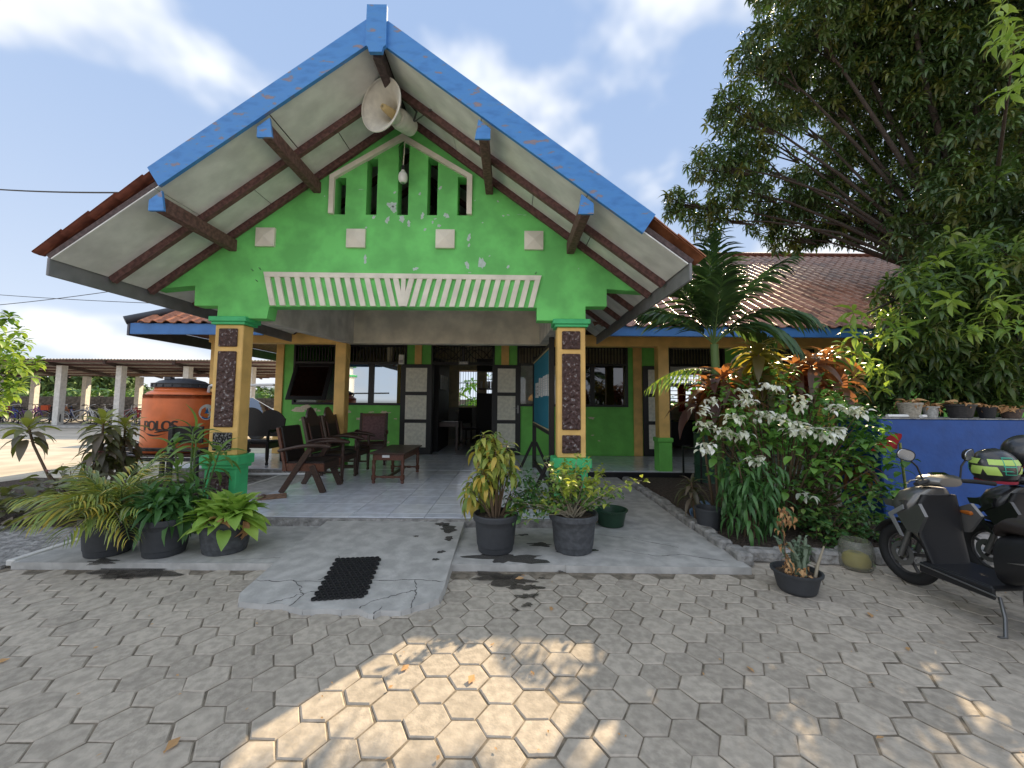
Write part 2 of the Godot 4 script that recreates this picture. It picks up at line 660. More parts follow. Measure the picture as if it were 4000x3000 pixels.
	surf("blue_wall", lin(0.014, 0.075, 0.30), 0.6, "mottle", 0.6, 0.2, {"bump_tex": "plaster"})
	surf("bark", lin(0.085, 0.065, 0.05), 0.95, "strong", 3.0, 1.5, {"bump_tex": "stone"})
	surf("stem_green", lin(0.10, 0.17, 0.05), 0.6)
	surf("stem_brown", lin(0.13, 0.085, 0.05), 0.8)
	surf("stem_pale", lin(0.34, 0.29, 0.21), 0.8)
	surf("shed_sheet", lin(0.45, 0.41, 0.37), 0.9, "strong", 0.35)
	surf("shed_post", lin(0.72, 0.70, 0.66), 0.9, "mottle", 0.8)
	surf("block_wall", lin(0.17, 0.155, 0.14), 0.95, "strong", 0.5)
	leaf_mats("mango", [[0.055, 0.10, 0.032], [0.068, 0.12, 0.035], [0.045, 0.085, 0.03], [0.085, 0.135, 0.035], [0.13, 0.155, 0.035]], [0.22, 0.34, 0.05], 0.38)
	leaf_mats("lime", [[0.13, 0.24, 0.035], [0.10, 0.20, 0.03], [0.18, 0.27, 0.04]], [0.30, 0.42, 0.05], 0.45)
	leaf_mats("bush", [[0.10, 0.23, 0.045], [0.08, 0.18, 0.04], [0.14, 0.29, 0.05]], [0.28, 0.46, 0.06], 0.45)
	leaf_mats("deep", [[0.045, 0.12, 0.035], [0.055, 0.14, 0.04], [0.07, 0.17, 0.045]], [0.07, 0.16, 0.03], 0.45)
	leaf_mats("croton", [[0.27, 0.33, 0.06], [0.20, 0.28, 0.06], [0.38, 0.38, 0.08], [0.14, 0.23, 0.055], [0.50, 0.36, 0.06]], [0.26, 0.30, 0.05], 0.4)
	leaf_mats("gold", [[0.36, 0.42, 0.06], [0.28, 0.38, 0.06], [0.44, 0.46, 0.09]], [0.45, 0.50, 0.07], 0.5)
	leaf_mats("small", [[0.11, 0.20, 0.05], [0.15, 0.25, 0.05], [0.08, 0.16, 0.045]], [0.20, 0.32, 0.05], 0.5)
	leaf_mats("broad", [[0.27, 0.42, 0.08], [0.22, 0.37, 0.07], [0.33, 0.47, 0.09]], [0.28, 0.40, 0.06], 0.42)
	leaf_mats("areca", [[0.29, 0.35, 0.075], [0.20, 0.29, 0.08], [0.40, 0.42, 0.08], [0.26, 0.31, 0.13], [0.50, 0.38, 0.06]], [0.20, 0.24, 0.04], 0.5)
	leaf_mats("palm", [[0.035, 0.08, 0.028], [0.028, 0.065, 0.025], [0.045, 0.10, 0.03]], [0.11, 0.19, 0.04], 0.4)
	leaf_mats("bronze", [[0.10, 0.055, 0.03], [0.075, 0.05, 0.03], [0.12, 0.085, 0.035], [0.055, 0.03, 0.03]], [0.46, 0.18, 0.05], 0.35)
	leaf_mats("yellow_bronze", [[0.10, 0.11, 0.03], [0.09, 0.07, 0.03]], [0.50, 0.42, 0.05], 0.38)
	leaf_mats("plum", [[0.085, 0.085, 0.05], [0.11, 0.125, 0.05], [0.13, 0.10, 0.075], [0.07, 0.06, 0.04]], [0.15, 0.17, 0.03], 0.45)
	leaf_mats("song", [[0.19, 0.22, 0.045], [0.25, 0.27, 0.05], [0.11, 0.12, 0.04]], [0.30, 0.32, 0.04], 0.45)
	leaf_mats("petal", [[0.80, 0.80, 0.70], [0.82, 0.82, 0.76], [0.76, 0.78, 0.62]], [0.40, 0.40, 0.28], 0.7)
	leaf_mats("dry", [[0.42, 0.22, 0.09], [0.34, 0.18, 0.08], [0.50, 0.30, 0.14]], [0.18, 0.09, 0.03], 0.9)
	leaf_mats("succulent", [[0.13, 0.19, 0.12], [0.17, 0.22, 0.15], [0.10, 0.15, 0.09]], [0.04, 0.06, 0.02], 0.6)
	leaf_mats("pink", [[0.38, 0.10, 0.13], [0.30, 0.12, 0.12]], [0.10, 0.03, 0.03], 0.6)
	leaf_mats("far", [[0.07, 0.13, 0.035], [0.09, 0.15, 0.04], [0.06, 0.11, 0.03]], [0.10, 0.12, 0.03], 0.7)


# ---------------------------------------------------------------- the ground
func hexagon(r: float, top: float, low: float, cham: float) -> ArrayMesh:
	var b := MB.new()
	for i in 6:
		var a := Vector3(cos(TAU * i / 6), 0, -sin(TAU * i / 6))
		var c := Vector3(cos(TAU * (i + 1) / 6), 0, -sin(TAU * (i + 1) / 6))
		var ri := r - cham
		b.tri(Vector3(0, top, 0), a * ri + Vector3(0, top, 0), c * ri + Vector3(0, top, 0))
		b.quad(a * r + Vector3(0, top - cham * 0.8, 0), c * r + Vector3(0, top - cham * 0.8, 0), c * ri + Vector3(0, top, 0), a * ri + Vector3(0, top, 0))
		b.quad(a * r + Vector3(0, low, 0), c * r + Vector3(0, low, 0), c * r + Vector3(0, top - cham * 0.8, 0), a * r + Vector3(0, top - cham * 0.8, 0))
	return b.mesh()


func make_ground() -> void:
	var b := MB.new()
	b.quad(Vector3(-300, 0, 60), Vector3(300, 0, 60), Vector3(300, 0, -300), Vector3(-300, 0, -300))
	setting("ground", b.mesh(), M.dirt, Vector3(0, -0.03, 0))
	b = MB.new()
	b.quad(Vector3(-7.5, 0, 3), Vector3(7.5, 0, 3), Vector3(7.5, 0, -4.6), Vector3(-7.5, 0, -4.6))
	var pave := setting("pavement", b.mesh(), M.sand, Vector3(0, -0.0065, 0))
	# hexagonal pavers, vertex to vertex along the front of the porch
	var R := 0.107
	var hexes := [hexagon(R - 0.0035, 0.0, -0.05, 0.006), hexagon(R - 0.005, 0.0, -0.05, 0.008), hexagon(R - 0.0028, 0.0, -0.05, 0.005)]
	var list := []
	for i in range(-46, 47):
		for j in range(-24, 18):
			var p := Vector3(i * 1.5 * R, 0, j * sqrt(3.0) * R + (0.5 * sqrt(3.0) * R if i % 2 else 0.0))
			p = p.rotated(Vector3.UP, 0.02)
			if p.z < -3.30 and p.x < 1.95 or p.z < -4.4 or p.z > 1.2:
				continue
			list.append([p.distance_to(EYE) + (0.0 if seen(p) else 100.0), p])
	list.sort_custom(func(q, w): return q[0] < w[0])
	var rest := []
	for k in list.size():
		var p: Vector3 = list[k][1]
		var worn := 0.5 + 0.5 * sin(p.x * 1.7 + 2.0) * cos(p.z * 2.3)
		var loose := 1.6 if p.x > 1.6 else 1.0
		var t := Transform3D(Basis.from_euler(Vector3(rnd(-0.004, 0.004) * loose, (rng.randi() % 6) * TAU / 6 + rnd(-0.035, 0.035) * loose, rnd(-0.004, 0.004) * loose)), p + Vector3(rnd(-0.003, 0.003), rnd(-0.0025, 0.002) * loose - worn * 0.0015, rnd(-0.003, 0.003)))
		if k < 300:
			var o := part("paver", hexes[rng.randi() % 3], M["paver_%d" % (rng.randi() % 5)], pave)
			o.transform = t
			o.position.y += 0.0065
		else:
			t.origin.y += 0.0065
			rest.append(t)
	var mm := MultiMesh.new()
	mm.transform_format = MultiMesh.TRANSFORM_3D
	mm.mesh = hexes[0]
	mm.instance_count = rest.size()
	for k in rest.size():
		mm.set_instance_transform(k, rest[k])
	var mi := MultiMeshInstance3D.new()
	mi.name = "paver_field"
	mi.multimesh = mm
	mi.material_override = M.paver_0
	mi.set_meta("kind", "stuff")
	pave.add_child(mi, true)

	# concrete apron round the porch, in pieces that butt
	var slab := setting("concrete_apron", flat([Vector2(-4.02, 3.36), Vector2(-2.4, 3.375), Vector2(-1.1, 3.39), Vector2(0.45, 3.40), Vector2(0.452, 3.385), Vector2(1.95, 3.375), Vector2(1.90, 4.6), Vector2(1.93, 6.2), Vector2(1.88, 7.3), Vector2(0.9, 7.3), Vector2(0.9, 4.55), Vector2(-3.2, 4.55), Vector2(-3.2, 7.3), Vector2(-4.02, 7.3)], Vector3.RIGHT, Vector3.FORWARD, Vector3(0, -0.04, 0), Vector3(0, 0.09, 0)), M.concrete)
	part("edge_strip", cbox(Vector3(0.07, 0.05, 3.9), 0.008), M.white, slab, Vector3(-4.06, 0.035, -5.33)).material_override = M.shed_post
	part("flagstone_path", flat([Vector2(-9.5, 3.3), Vector2(-4.1, 3.36), Vector2(-4.1, 7.2), Vector2(-9.5, 6.0)], Vector3.RIGHT, Vector3.FORWARD, Vector3(0, -0.04, 0), Vector3(0, 0.062, 0)), M.concrete_dark, slab)
	for c in [[[-3.9, 3.75], [-3.5, 3.9], [-3.2, 3.8], [-2.8, 4.05]], [[0.95, 3.75], [1.25, 3.6], [1.5, 3.65], [1.8, 3.5]], [[0.75, 4.2], [1.2, 4.05], [1.55, 3.8]], [[-2.3, 3.45], [-2.0, 3.5], [-1.75, 3.45], [-1.5, 3.5]], [[1.2, 5.6], [1.5, 5.5], [1.88, 5.6]], [[-5.2, 3.4], [-4.9, 3.9], [-5.3, 4.4], [-4.6, 4.9]], [[-4.9, 3.9], [-4.3, 3.8]], [[-6.2, 3.4], [-5.7, 4.0], [-5.3, 4.4]]]:
		var pts := []
		for q in c:
			pts.append(Vector3(q[0] + rnd(-0.02, 0.02), 0.0515 if q[0] > -4.05 else 0.0235, -q[1]))
		crack(slab, pts)

	# the ramp, a slab broken at its foot
	var edge := [Vector2(-1.93, 4.40), Vector2(-1.92, 3.55), Vector2(-1.90, 3.30), Vector2(-1.88, 3.05), Vector2(-1.87, 2.90), Vector2(-1.80, 2.79), Vector2(-1.62, 2.76), Vector2(-1.50, 2.77), Vector2(-1.44, 2.74), Vector2(-1.33, 2.70), Vector2(-1.18, 2.715), Vector2(-1.08, 2.70), Vector2(-0.98, 2.72), Vector2(-0.90, 2.665), Vector2(-0.86, 2.655), Vector2(-0.83, 2.70), Vector2(-0.70, 2.70), Vector2(-0.645, 2.73), Vector2(-0.63, 2.75), Vector2(-0.54, 2.80), Vector2(-0.485, 2.86), Vector2(-0.475, 3.00), Vector2(-0.485, 3.4), Vector2(-0.49, 4.40)]
	var mb := MB.new()
	var tri := Geometry2D.triangulate_polygon(PackedVector2Array(edge))
	var lift := func(q: Vector2) -> Vector3: return Vector3(q.x, 0.028 + (q.y - 2.7) / 1.7 * 0.082, -q.y)
	for i in range(0, tr_size(tri), 3):
		var a: Vector3 = lift.call(edge[tri[i]])
		var c: Vector3 = lift.call(edge[tri[i + 1]])
		var d: Vector3 = lift.call(edge[tri[i + 2]])
		if (c - a).cross(d - a).y < 0:
			mb.tri(a, d, c)
		else:
			mb.tri(a, c, d)
	for i in edge.size():
		var a: Vector3 = lift.call(edge[i])
		var c: Vector3 = lift.call(edge[(i + 1) % edge.size()])
		var out := Vector3((c - a).z, 0, -(c - a).x).normalized() * 0.012
		if out.dot((a + c) * 0.5 - Vector3(-1.2, 0, -3.4)) < 0:
			out = -out
		mb.away(a, c, Vector3(c.x, -0.02, c.z) + out, Vector3(a.x, -0.02, a.z) + out, Vector3(-1.2, 0, -3.4))
	var ramp := setting("concrete_ramp", mb.mesh(), M.concrete)
	for c in [[[-1.90, 3.09], [-1.75, 3.075], [-1.6, 3.08], [-1.4, 3.07], [-1.2, 3.075], [-0.9, 3.09], [-0.65, 3.10], [-0.5, 3.075]], [[-1.6, 3.08], [-1.50, 3.0], [-1.47, 2.92], [-1.42, 2.88], [-1.44, 2.74]], [[-1.60, 2.77], [-1.52, 2.82], [-1.44, 2.88], [-1.30, 2.95], [-1.22, 3.07]], [[-0.98, 2.72], [-0.93, 2.80], [-0.82, 2.88], [-0.7, 2.93], [-0.66, 2.96]], [[-0.645, 2.73], [-0.64, 2.85], [-0.66, 2.96], [-0.70, 3.09]], [[-1.45, 3.5], [-1.35, 3.35], [-1.37, 3.2], [-1.42, 3.08]], [[-0.86, 2.66], [-0.84, 2.74]]]:
		var pts := []
		for q in c:
			var s: Vector3 = lift.call(Vector2(q[0], q[1]))
			pts.append(s + Vector3(rnd(-0.008, 0.008), 0.0015, rnd(-0.008, 0.008)))
		crack(ramp, pts)

	# planting beds
	var bed := setting("planting_bed", flat([Vector2(2.02, 3.7), Vector2(4.1, 3.75), Vector2(4.1, 7.2), Vector2(1.98, 7.2)], Vector3.RIGHT, Vector3.FORWARD, Vector3(0, -0.03, 0), Vector3(0, 0.10, 0)), M.soil)
	for i in 12:
		var z := -3.62 - i * 0.3
		part("kerb_stone", cbox(Vector3(0.13, rnd(0.10, 0.14), rnd(0.24, 0.3)), 0.02), M.concrete_dark, bed, Vector3(1.98 + rnd(-0.015, 0.015), 0.055, z), Vector3(rnd(-0.05, 0.05), rnd(-0.08, 0.08), rnd(-0.08, 0.08)))
	for i in 8:
		part("kerb_stone", cbox(Vector3(rnd(0.22, 0.3), rnd(0.10, 0.14), 0.13), 0.022), M.concrete_dark, bed, Vector3(2.2 + i * 0.27, 0.05, -3.64 + rnd(-0.03, 0.03)), Vector3(rnd(-0.08, 0.08), rnd(-0.1, 0.1), rnd(-0.06, 0.06)))
	setting("planting_bed", flat([Vector2(-8.6, 4.5), Vector2(-4.5, 4.35), Vector2(-4.4, 6.6), Vector2(-8.0, 6.9)], Vector3.RIGHT, Vector3.FORWARD, Vector3(0, -0.03, 0), Vector3(0, 0.075, 0)), M.soil)

	# wet patches where the pots were watered
	for s in [[on(520, 2235), 0.22, 0.012, 1.5], [on(480, 2255), 0.10, 0.012, 1.6], [on(600, 2225), 0.09, 0.012, 1.6], [on(1960, 2262), 0.20, 0.010, 1.25], [on(2050, 2295), 0.10, 0.010, 1.1], [on(2058, 2330), 0.07, 0.010, 1.0], [on(2060, 2365), 0.045, 0.010, 1.0], [on(2015, 2385), 0.025, 0.01, 1.0], [on(2190, 2235), 0.03, 0.01, 1.0], [on(2115, 2260), 0.022, 0.01, 1.0], [on(1985, 2180, 0.05), 0.23, 0.0545, 1.3], [on(2110, 2128, 0.05), 0.085, 0.0545, 1.5], [on(2260, 2150, 0.05), 0.12, 0.0545, 1.3], [on(2040, 2090, 0.05), 0.05, 0.0545, 1.3], [on(400, 2195, 0.05), 0.1, 0.0545, 1.4]]:
		var p: Vector3 = s[0]
		var o := part(numbered("water_stain"), flat(blob(44, s[1] * 0.9, 0.5, s[3], 0.55), Vector3.RIGHT, Vector3.FORWARD, Vector3.ZERO, Vector3(0, 0.0012, 0)), M.water_stain, self, Vector3(p.x, s[2] - 0.0055 if s[2] < 0.02 else s[2] - 0.003, p.z))
		o.set_meta("kind", "stuff")
		o.set_meta("label", "dark wet patch of spilled water")
	for s in [[-0.62, 4.15, 0.09], [-0.70, 4.28, 0.06], [-0.58, 3.9, 0.045], [-0.9, 3.95, 0.02], [-0.6, 3.6, 0.03], [-0.62, 3.45, 0.025]]:
		var q: Vector3 = lift.call(Vector2(s[0], s[1]))
		var o := part(numbered("water_stain"), flat(blob(18, s[2], 0.4), Vector3.RIGHT, Vector3(0, 0.048, -1).normalized(), Vector3.ZERO, Vector3(0, 0.0012, 0)), M.water_stain, self, q + Vector3(0, 0.002, 0))
		o.set_meta("kind", "stuff")
		o.set_meta("label", "dark wet patch of spilled water")

	# bits of dry leaf and grit lying about
	var lb := MB.new()
	for i in 90:
		var p := on(rnd(0, 4000), rnd(2240, 2990))
		if i % 3 == 0:
			p = Vector3(rnd(2.0, 3.9), 0.05, rnd(-5.5, -3.3))
		var w := rnd(0, TAU)
		var l := rnd(0.004, 0.014) if i % 5 else rnd(0.02, 0.04)
		var d := Vector3(cos(w), 0, sin(w)) * l
		var e := Vector3(-sin(w), 0, cos(w)) * l * 0.5
		p.y += 0.008
		lb.quad(p - d, p - e + Vector3(0, l * 0.3, 0), p + d, p + e)
	var lit := part("fallen_leaves", lb.mesh(), M.dry.list[2], self)
	lit.set_meta("kind", "stuff")


func tr_size(a: PackedInt32Array) -> int:
	return a.size()


func crack(parent: Node, pts: Array) -> void:
	# a crack: a dark thread of broken edge, uneven in width
	var fine := []
	for i in pts.size() - 1:
		for k in 5:
			var p: Vector3 = pts[i].lerp(pts[i + 1], k / 5.0)
			fine.append(p + Vector3(rnd(-0.012, 0.012), 0, rnd(-0.012, 0.012)) * (0.0 if k == 0 else 1.0))
	fine.append(pts[-1])
	var b := MB.new()
	for i in fine.size() - 1:
		var d: Vector3 = (fine[i + 1] - fine[i]).normalized()
		var s := Vector3(-d.z, 0, d.x) * rnd(0.0015, 0.005)
		b.quad(fine[i] + s, fine[i + 1] + s * 0.7, fine[i + 1] - s * 0.7, fine[i] - s)
	part("crack", b.mesh(), M.crack, parent)


# ---------------------------------------------------------------- the school building
const CX := -1.24       # middle of the porch gable
const APEX := 4.62      # underside of the porch roof at its ridge
const FALL := 0.745
const GZ := -4.40       # face of the gable
const WZ := -9.50       # face of the house wall
const VZ := -7.40       # face of the veranda columns
const FLOOR := 0.14
var house: Node3D


func slope_box(called: String, side: float, t0: float, t1: float, z0: float, z1: float, lift: float, thick: float, m: Material, parent: Node, bev := 0.004) -> MeshInstance3D:
	# a board lying in the slope of the porch roof; t is measured out from the ridge, lift is its middle above the soffit
	var tm := (t0 + t1) / 2.0
	return part(called, cbox(Vector3((t1 - t0) * sqrt(1.0 + FALL * FALL), thick, absf(z1 - z0)), bev), m, parent, Vector3(CX + side * tm, APEX - FALL * tm + lift, (z0 + z1) / 2.0), Vector3(0, 0, -side * atan(FALL)))


func pantile() -> ArrayMesh:
	# clay tile 0.21 wide and 0.31 long with a roll along one side; +z runs down the slope
	if cache.has("pantile"):
		return cache.pantile
	var xs := [-0.105, -0.085, -0.05, -0.015, 0.01, 0.06, 0.095, 0.105]
	var hs := [0.012, 0.034, 0.045, 0.034, 0.010, 0.004, 0.010, 0.016]
	var top := []
	var low := []
	for e: float in [-0.155, 0.155]:
		var a := []
		var b := []
		for i in xs.size():
			a.append(Vector3(xs[i], hs[i] + (0.0 if e < 0 else 0.022), e))
			b.append(Vector3(xs[i], hs[i] - 0.014 + (0.0 if e < 0 else 0.022), e))
		top.append(a)
		low.append(b)
	var m := MB.new()
	m.grid([top[1], top[0]])
	m.grid([low[0], low[1]])
	for i in xs.size() - 1:
		m.quad(low[1][i], low[1][i + 1], top[1][i + 1], top[1][i])
	cache["pantile"] = m.mesh()
	return cache.pantile


func porch_roof() -> void:
	var roof := holder("porch_roof", house)
	for side: float in [-1.0, 1.0]:
		# soffit boards, cut where the joints show
		for band in [[-3.42, -3.92, [0.04, 0.95, 1.9, 2.76]], [-3.98, -4.34, [0.04, 0.6, 1.45, 2.05, 2.76]], [-4.42, -4.98, [0.04, 1.2, 2.0, 2.76]], [-5.02, -5.58, [0.04, 1.2, 2.0, 2.76]], [-5.62, -6.2, [0.04, 1.2, 2.0, 2.76]], [-6.24, -7.3, [0.04, 1.2, 2.0, 2.76]]]:
			var ts: Array = band[2]
			for i in ts.size() - 1:
				var o := slope_box("soffit_panel", side, ts[i] + 0.003, ts[i + 1] - 0.003, band[0], band[1], 0.008 + rnd(-0.003, 0.003), 0.012, M.soffit, roof, 0.002)
				o.rotation.x = rnd(-0.004, 0.004)
		slope_box("roof_deck", side, 0.0, 2.80, -3.43, -10.3, 0.06, 0.05, M.rafter_dark, roof)
		for z: float in [-3.95, -4.375, -5.0, -5.6, -6.22]:
			slope_box("rafter", side, 0.05, 2.74, z + 0.028, z - 0.028 if z != -4.375 else z - 0.02, -0.035, 0.07, M.rafter, roof)
		for t: float in [0.97, 1.88]:
			var y := APEX - FALL * t - 0.135
			block("purlin", Vector3(CX + side * t - 0.042, y - 0.065, -4.42), Vector3(CX + side * t + 0.042, y + 0.065, -3.435), M.rafter, roof)
			part("purlin_cap", flat([Vector2(-0.075 * side - 0.0, -0.075), Vector2(0.062 * side, -0.075), Vector2(0.062 * side, 0.02), Vector2(-0.045 * side, 0.105)], Vector3.RIGHT, Vector3.UP, Vector3(CX + side * t, y, -3.437), Vector3(0, 0, 0.022)), M.blue_board, roof)
		var te := 1.95 if side < 0 else 2.47
		part("bargeboard", flat([Vector2(side * 0.04, -0.032 - FALL * 0.04), Vector2(side * (te - 0.11), -0.032 - FALL * (te - 0.11)), Vector2(side * te, 0.215 - FALL * te), Vector2(side * 0.04, 0.222 - FALL * 0.04)], Vector3.RIGHT, Vector3.UP, Vector3(CX, APEX, -3.418), Vector3(0, 0, 0.033)), M.blue_board, roof)
		# verge tiles, one by one; the rest of the roof is not seen from below
		for i in 13:
			var t := 0.10 + i * 0.222
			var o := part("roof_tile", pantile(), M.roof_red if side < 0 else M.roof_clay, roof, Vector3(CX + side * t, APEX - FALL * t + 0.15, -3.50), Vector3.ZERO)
			var down := Vector3(side, -FALL, 0).normalized()
			o.transform.basis = Basis(down.cross(Vector3(FALL * side, 1, 0).normalized()) * -1.0, Vector3(FALL * side, 1, 0).normalized(), down).orthonormalized()
			o.rotate_object_local(Vector3.RIGHT, 0.13)
		slope_box("tile_field", side, 0.0, 2.84, -3.60, -10.3, 0.11, 0.03, M.roof_red, roof).set_meta("kind", "stuff")
		# the board along the eaves
		var ex := CX + side * 2.78
		var ey := APEX - FALL * 2.78
		block("eaves_board", Vector3(ex - 0.012, ey - 0.12, -3.42), Vector3(ex + 0.012, ey + 0.035, -7.3), M.eaves_grey, roof)
	block("ridge_beam", Vector3(CX - 0.04, APEX - 0.17, -7.3), Vector3(CX + 0.04, APEX - 0.045, -3.44), M.rafter_dark, roof)
	rod("ridge_cap", [Vector3(CX, APEX + 0.15, -3.44), Vector3(CX, APEX + 0.15, -10.3)], 0.07, M.roof_red, roof, 10)
	part("king_post", flat([Vector2(-0.089, 0.447), Vector2(-0.091, 0.075), Vector2(-0.085, 0.06), Vector2(-0.066, 0.045), Vector2(-0.058, 0.0), Vector2(0.058, 0.0), Vector2(0.066, 0.045), Vector2(0.085, 0.06), Vector2(0.091, 0.075), Vector2(0.089, 0.447)], Vector3.RIGHT, Vector3.UP, Vector3(CX + 0.015, 4.436, -3.384), Vector3(0, 0, 0.035)), M.blue_board, roof)


func gable() -> void:
	var wall := holder("gable_wall", house)
	var cut := 3.453
	var s := func(y: float) -> float: return (4.60 - y) / 0.735
	var lower := [Vector2(-3.98, 2.60), Vector2(-3.975, 2.585), Vector2(-3.515, 2.585 + 0.045), Vector2(-3.51, 2.405), Vector2(-3.25, 2.405), Vector2(-3.25, 2.28), Vector2(-2.94, 2.28), Vector2(-2.94, 2.266), Vector2(-2.705, 2.266), Vector2(-2.685, 2.40), Vector2(0.268, 2.41), Vector2(0.27, 2.268), Vector2(0.49, 2.268), Vector2(0.49, 2.28), Vector2(0.805, 2.28), Vector2(0.805, 2.43), Vector2(1.04, 2.43), Vector2(1.04, 2.625), Vector2(1.495, 2.60), Vector2(CX + s.call(cut), cut), Vector2(CX - s.call(cut), cut)]
	part("wall_face", flat(lower, Vector3.RIGHT, Vector3.UP, Vector3(0, 0, GZ), Vector3(0, 0, -0.16)), M.green, wall)
	var upper := [PackedVector2Array([Vector2(CX - s.call(cut), cut), Vector2(CX + s.call(cut), cut), Vector2(CX, 4.60)])]
	for q in [[-2.006, -1.888, 3.88], [-1.655, -1.535, 4.11], [-1.302, -1.182, 4.345], [-0.968, -0.855, 4.13], [-0.628, -0.518, 3.90]]:
		var hole := PackedVector2Array([Vector2(q[0], cut - 0.01), Vector2(q[1], cut - 0.01), Vector2(q[1], q[2]), Vector2(q[0], q[2])])
		var next := []
		for u: PackedVector2Array in upper:
			next.append_array(Geometry2D.clip_polygons(u, hole))
		upper = next
	for u: PackedVector2Array in upper:
		part("wall_face", flat(Array(u), Vector3.RIGHT, Vector3.UP, Vector3(0, 0, GZ), Vector3(0, 0, -0.16)), M.green, wall)
	# cream frame round the vent slots
	var fr := [Vector2(-2.062, 3.452), Vector2(-2.008, 3.452), Vector2(-2.008, 3.862), Vector2(-1.262, 4.318), Vector2(-0.522, 3.88), Vector2(-0.520, 3.455), Vector2(-0.464, 3.455), Vector2(-0.462, 3.905), Vector2(-1.262, 4.385), Vector2(-2.062, 3.892)]
	part("vent_frame", flat(fr, Vector3.RIGHT, Vector3.UP, Vector3(0, 0, GZ - 0.005), Vector3(0, 0, 0.045)), M.cream, wall)
	# four pyramid studs
	for p in [[-2.754, 3.177], [-1.747, 3.171], [-0.755, 3.173], [0.231, 3.163]]:
		var b := MB.new()
		var h := 0.105
		var q := [Vector3(-h, -h, 0), Vector3(h, -h, 0), Vector3(h, h, 0), Vector3(-h, h, 0)]
		for i in 4:
			var a: Vector3 = q[i]
			var c: Vector3 = q[(i + 1) % 4]
			b.quad(a - Vector3(0, 0, 0.01), c - Vector3(0, 0, 0.01), c + Vector3(0, 0, 0.03), a + Vector3(0, 0, 0.03))
			b.tri(a + Vector3(0, 0, 0.03), c + Vector3(0, 0, 0.03), Vector3(0, 0, 0.065))
		part("pyramid_stud", b.mesh(), M.cream, wall, Vector3(p[0], p[1], GZ + 0.002))
	# slatted fret above the opening: a rail and slanting slats that lean towards the middle
	var mid := -1.205
	part("fret_rail", flat([Vector2(-2.752, 2.782), Vector2(-2.737, 2.728), Vector2(0.302, 2.712), Vector2(0.318, 2.764)], Vector3.RIGHT, Vector3.UP, Vector3(0, 0, GZ - 0.004), Vector3(0, 0, 0.034)), M.cream, wall)
	for side: float in [-1.0, 1.0]:
		var out := (mid + 2.74) if side < 0 else (0.305 - mid)
		for i in 14:
			var f := float(i) / 13.0
			var tx := lerpf(out - 0.028, 0.075, f)
			var bx := lerpf(out - 0.105, -0.005, f)
			if i == 13:
				tx = 0.09
				bx = 0.015
			var w := 0.029
			part("fret_slat", flat([Vector2(side * (tx - w), 2.728), Vector2(side * (tx + w), 2.728), Vector2(side * (bx + w), 2.409), Vector2(side * (bx - w), 2.409)], Vector3.RIGHT, Vector3.UP, Vector3(mid, 0, GZ - 0.004), Vector3(0, 0, 0.030)), M.cream, wall)
	part("fret_slat", flat([Vector2(-0.024, 2.728), Vector2(0.024, 2.728), Vector2(0.024, 2.409), Vector2(-0.024, 2.409)], Vector3.RIGHT, Vector3.UP, Vector3(mid, 0, GZ - 0.004), Vector3(0, 0, 0.032)), M.cream, wall)
	# flakes of paint come away below the slots
	for c in [[1530, 800, 0.035, 1.0], [1538, 815, 0.022, 1.8], [1513, 860, 0.02, 1.6], [1460, 848, 0.02, 0.7], [1570, 855, 0.03, 0.9], [1597, 873, 0.018, 1.5], [1650, 842, 0.018, 1.6], [1743, 842, 0.022, 1.2], [1715, 882, 0.014, 1.4], [1660, 897, 0.012, 1.0], [1720, 734, 0.015, 1.2], [1542, 752, 0.014, 0.7], [1640, 757, 0.013, 0.9], [1832, 928, 0.016, 2.2], [1832, 958, 0.01, 1.6], [1882, 1028, 0.028, 2.2], [1427, 1013, 0.016, 2.4], [1825, 1035, 0.018, 2.2], [1623, 1050, 0.022, 0.9], [1985, 840, 0.012, 0.5], [1966, 843, 0.009, 0.9], [2030, 838, 0.02, 0.08], [1410, 740, 0.02, 0.15], [1945, 787, 0.008, 1.2], [1855, 783, 0.007, 0.8], [2050, 840, 0.02, 0.08], [1430, 889, 0.012, 0.6], [1985, 1042, 0.012, 1.5], [1912, 1000, 0.008, 0.8], [1268, 766, 0.008, 0.5], [1690, 868, 0.011, 1.0], [1700, 855, 0.012, 0.6], [1540, 830, 0.008, 1.0], [1885, 870, 0.006, 1.0], [2260, 1050, 0.007, 0.5], [1835, 1065, 0.012, 0.4]]:
		var p := at(c[0], c[1], -GZ)
		part("paint_flake", flat(blob(14, c[2] * 1.15, 0.5, 1.0, c[3]), Vector3.RIGHT, Vector3.UP, Vector3(p.x, p.y, GZ - 0.003), Vector3(0, 0, 0.0045)), M.paint_chip, wall)
	for p in [[-2.885, 2.80], [-2.80, 2.815], [-2.83, 2.68], [0.25, 2.79]]:
		rod("nail", [Vector3(p[0], p[1], GZ - 0.01), Vector3(p[0] + 0.01, p[1] + 0.006, GZ + 0.05)], 0.004, M.steel, wall, 5)


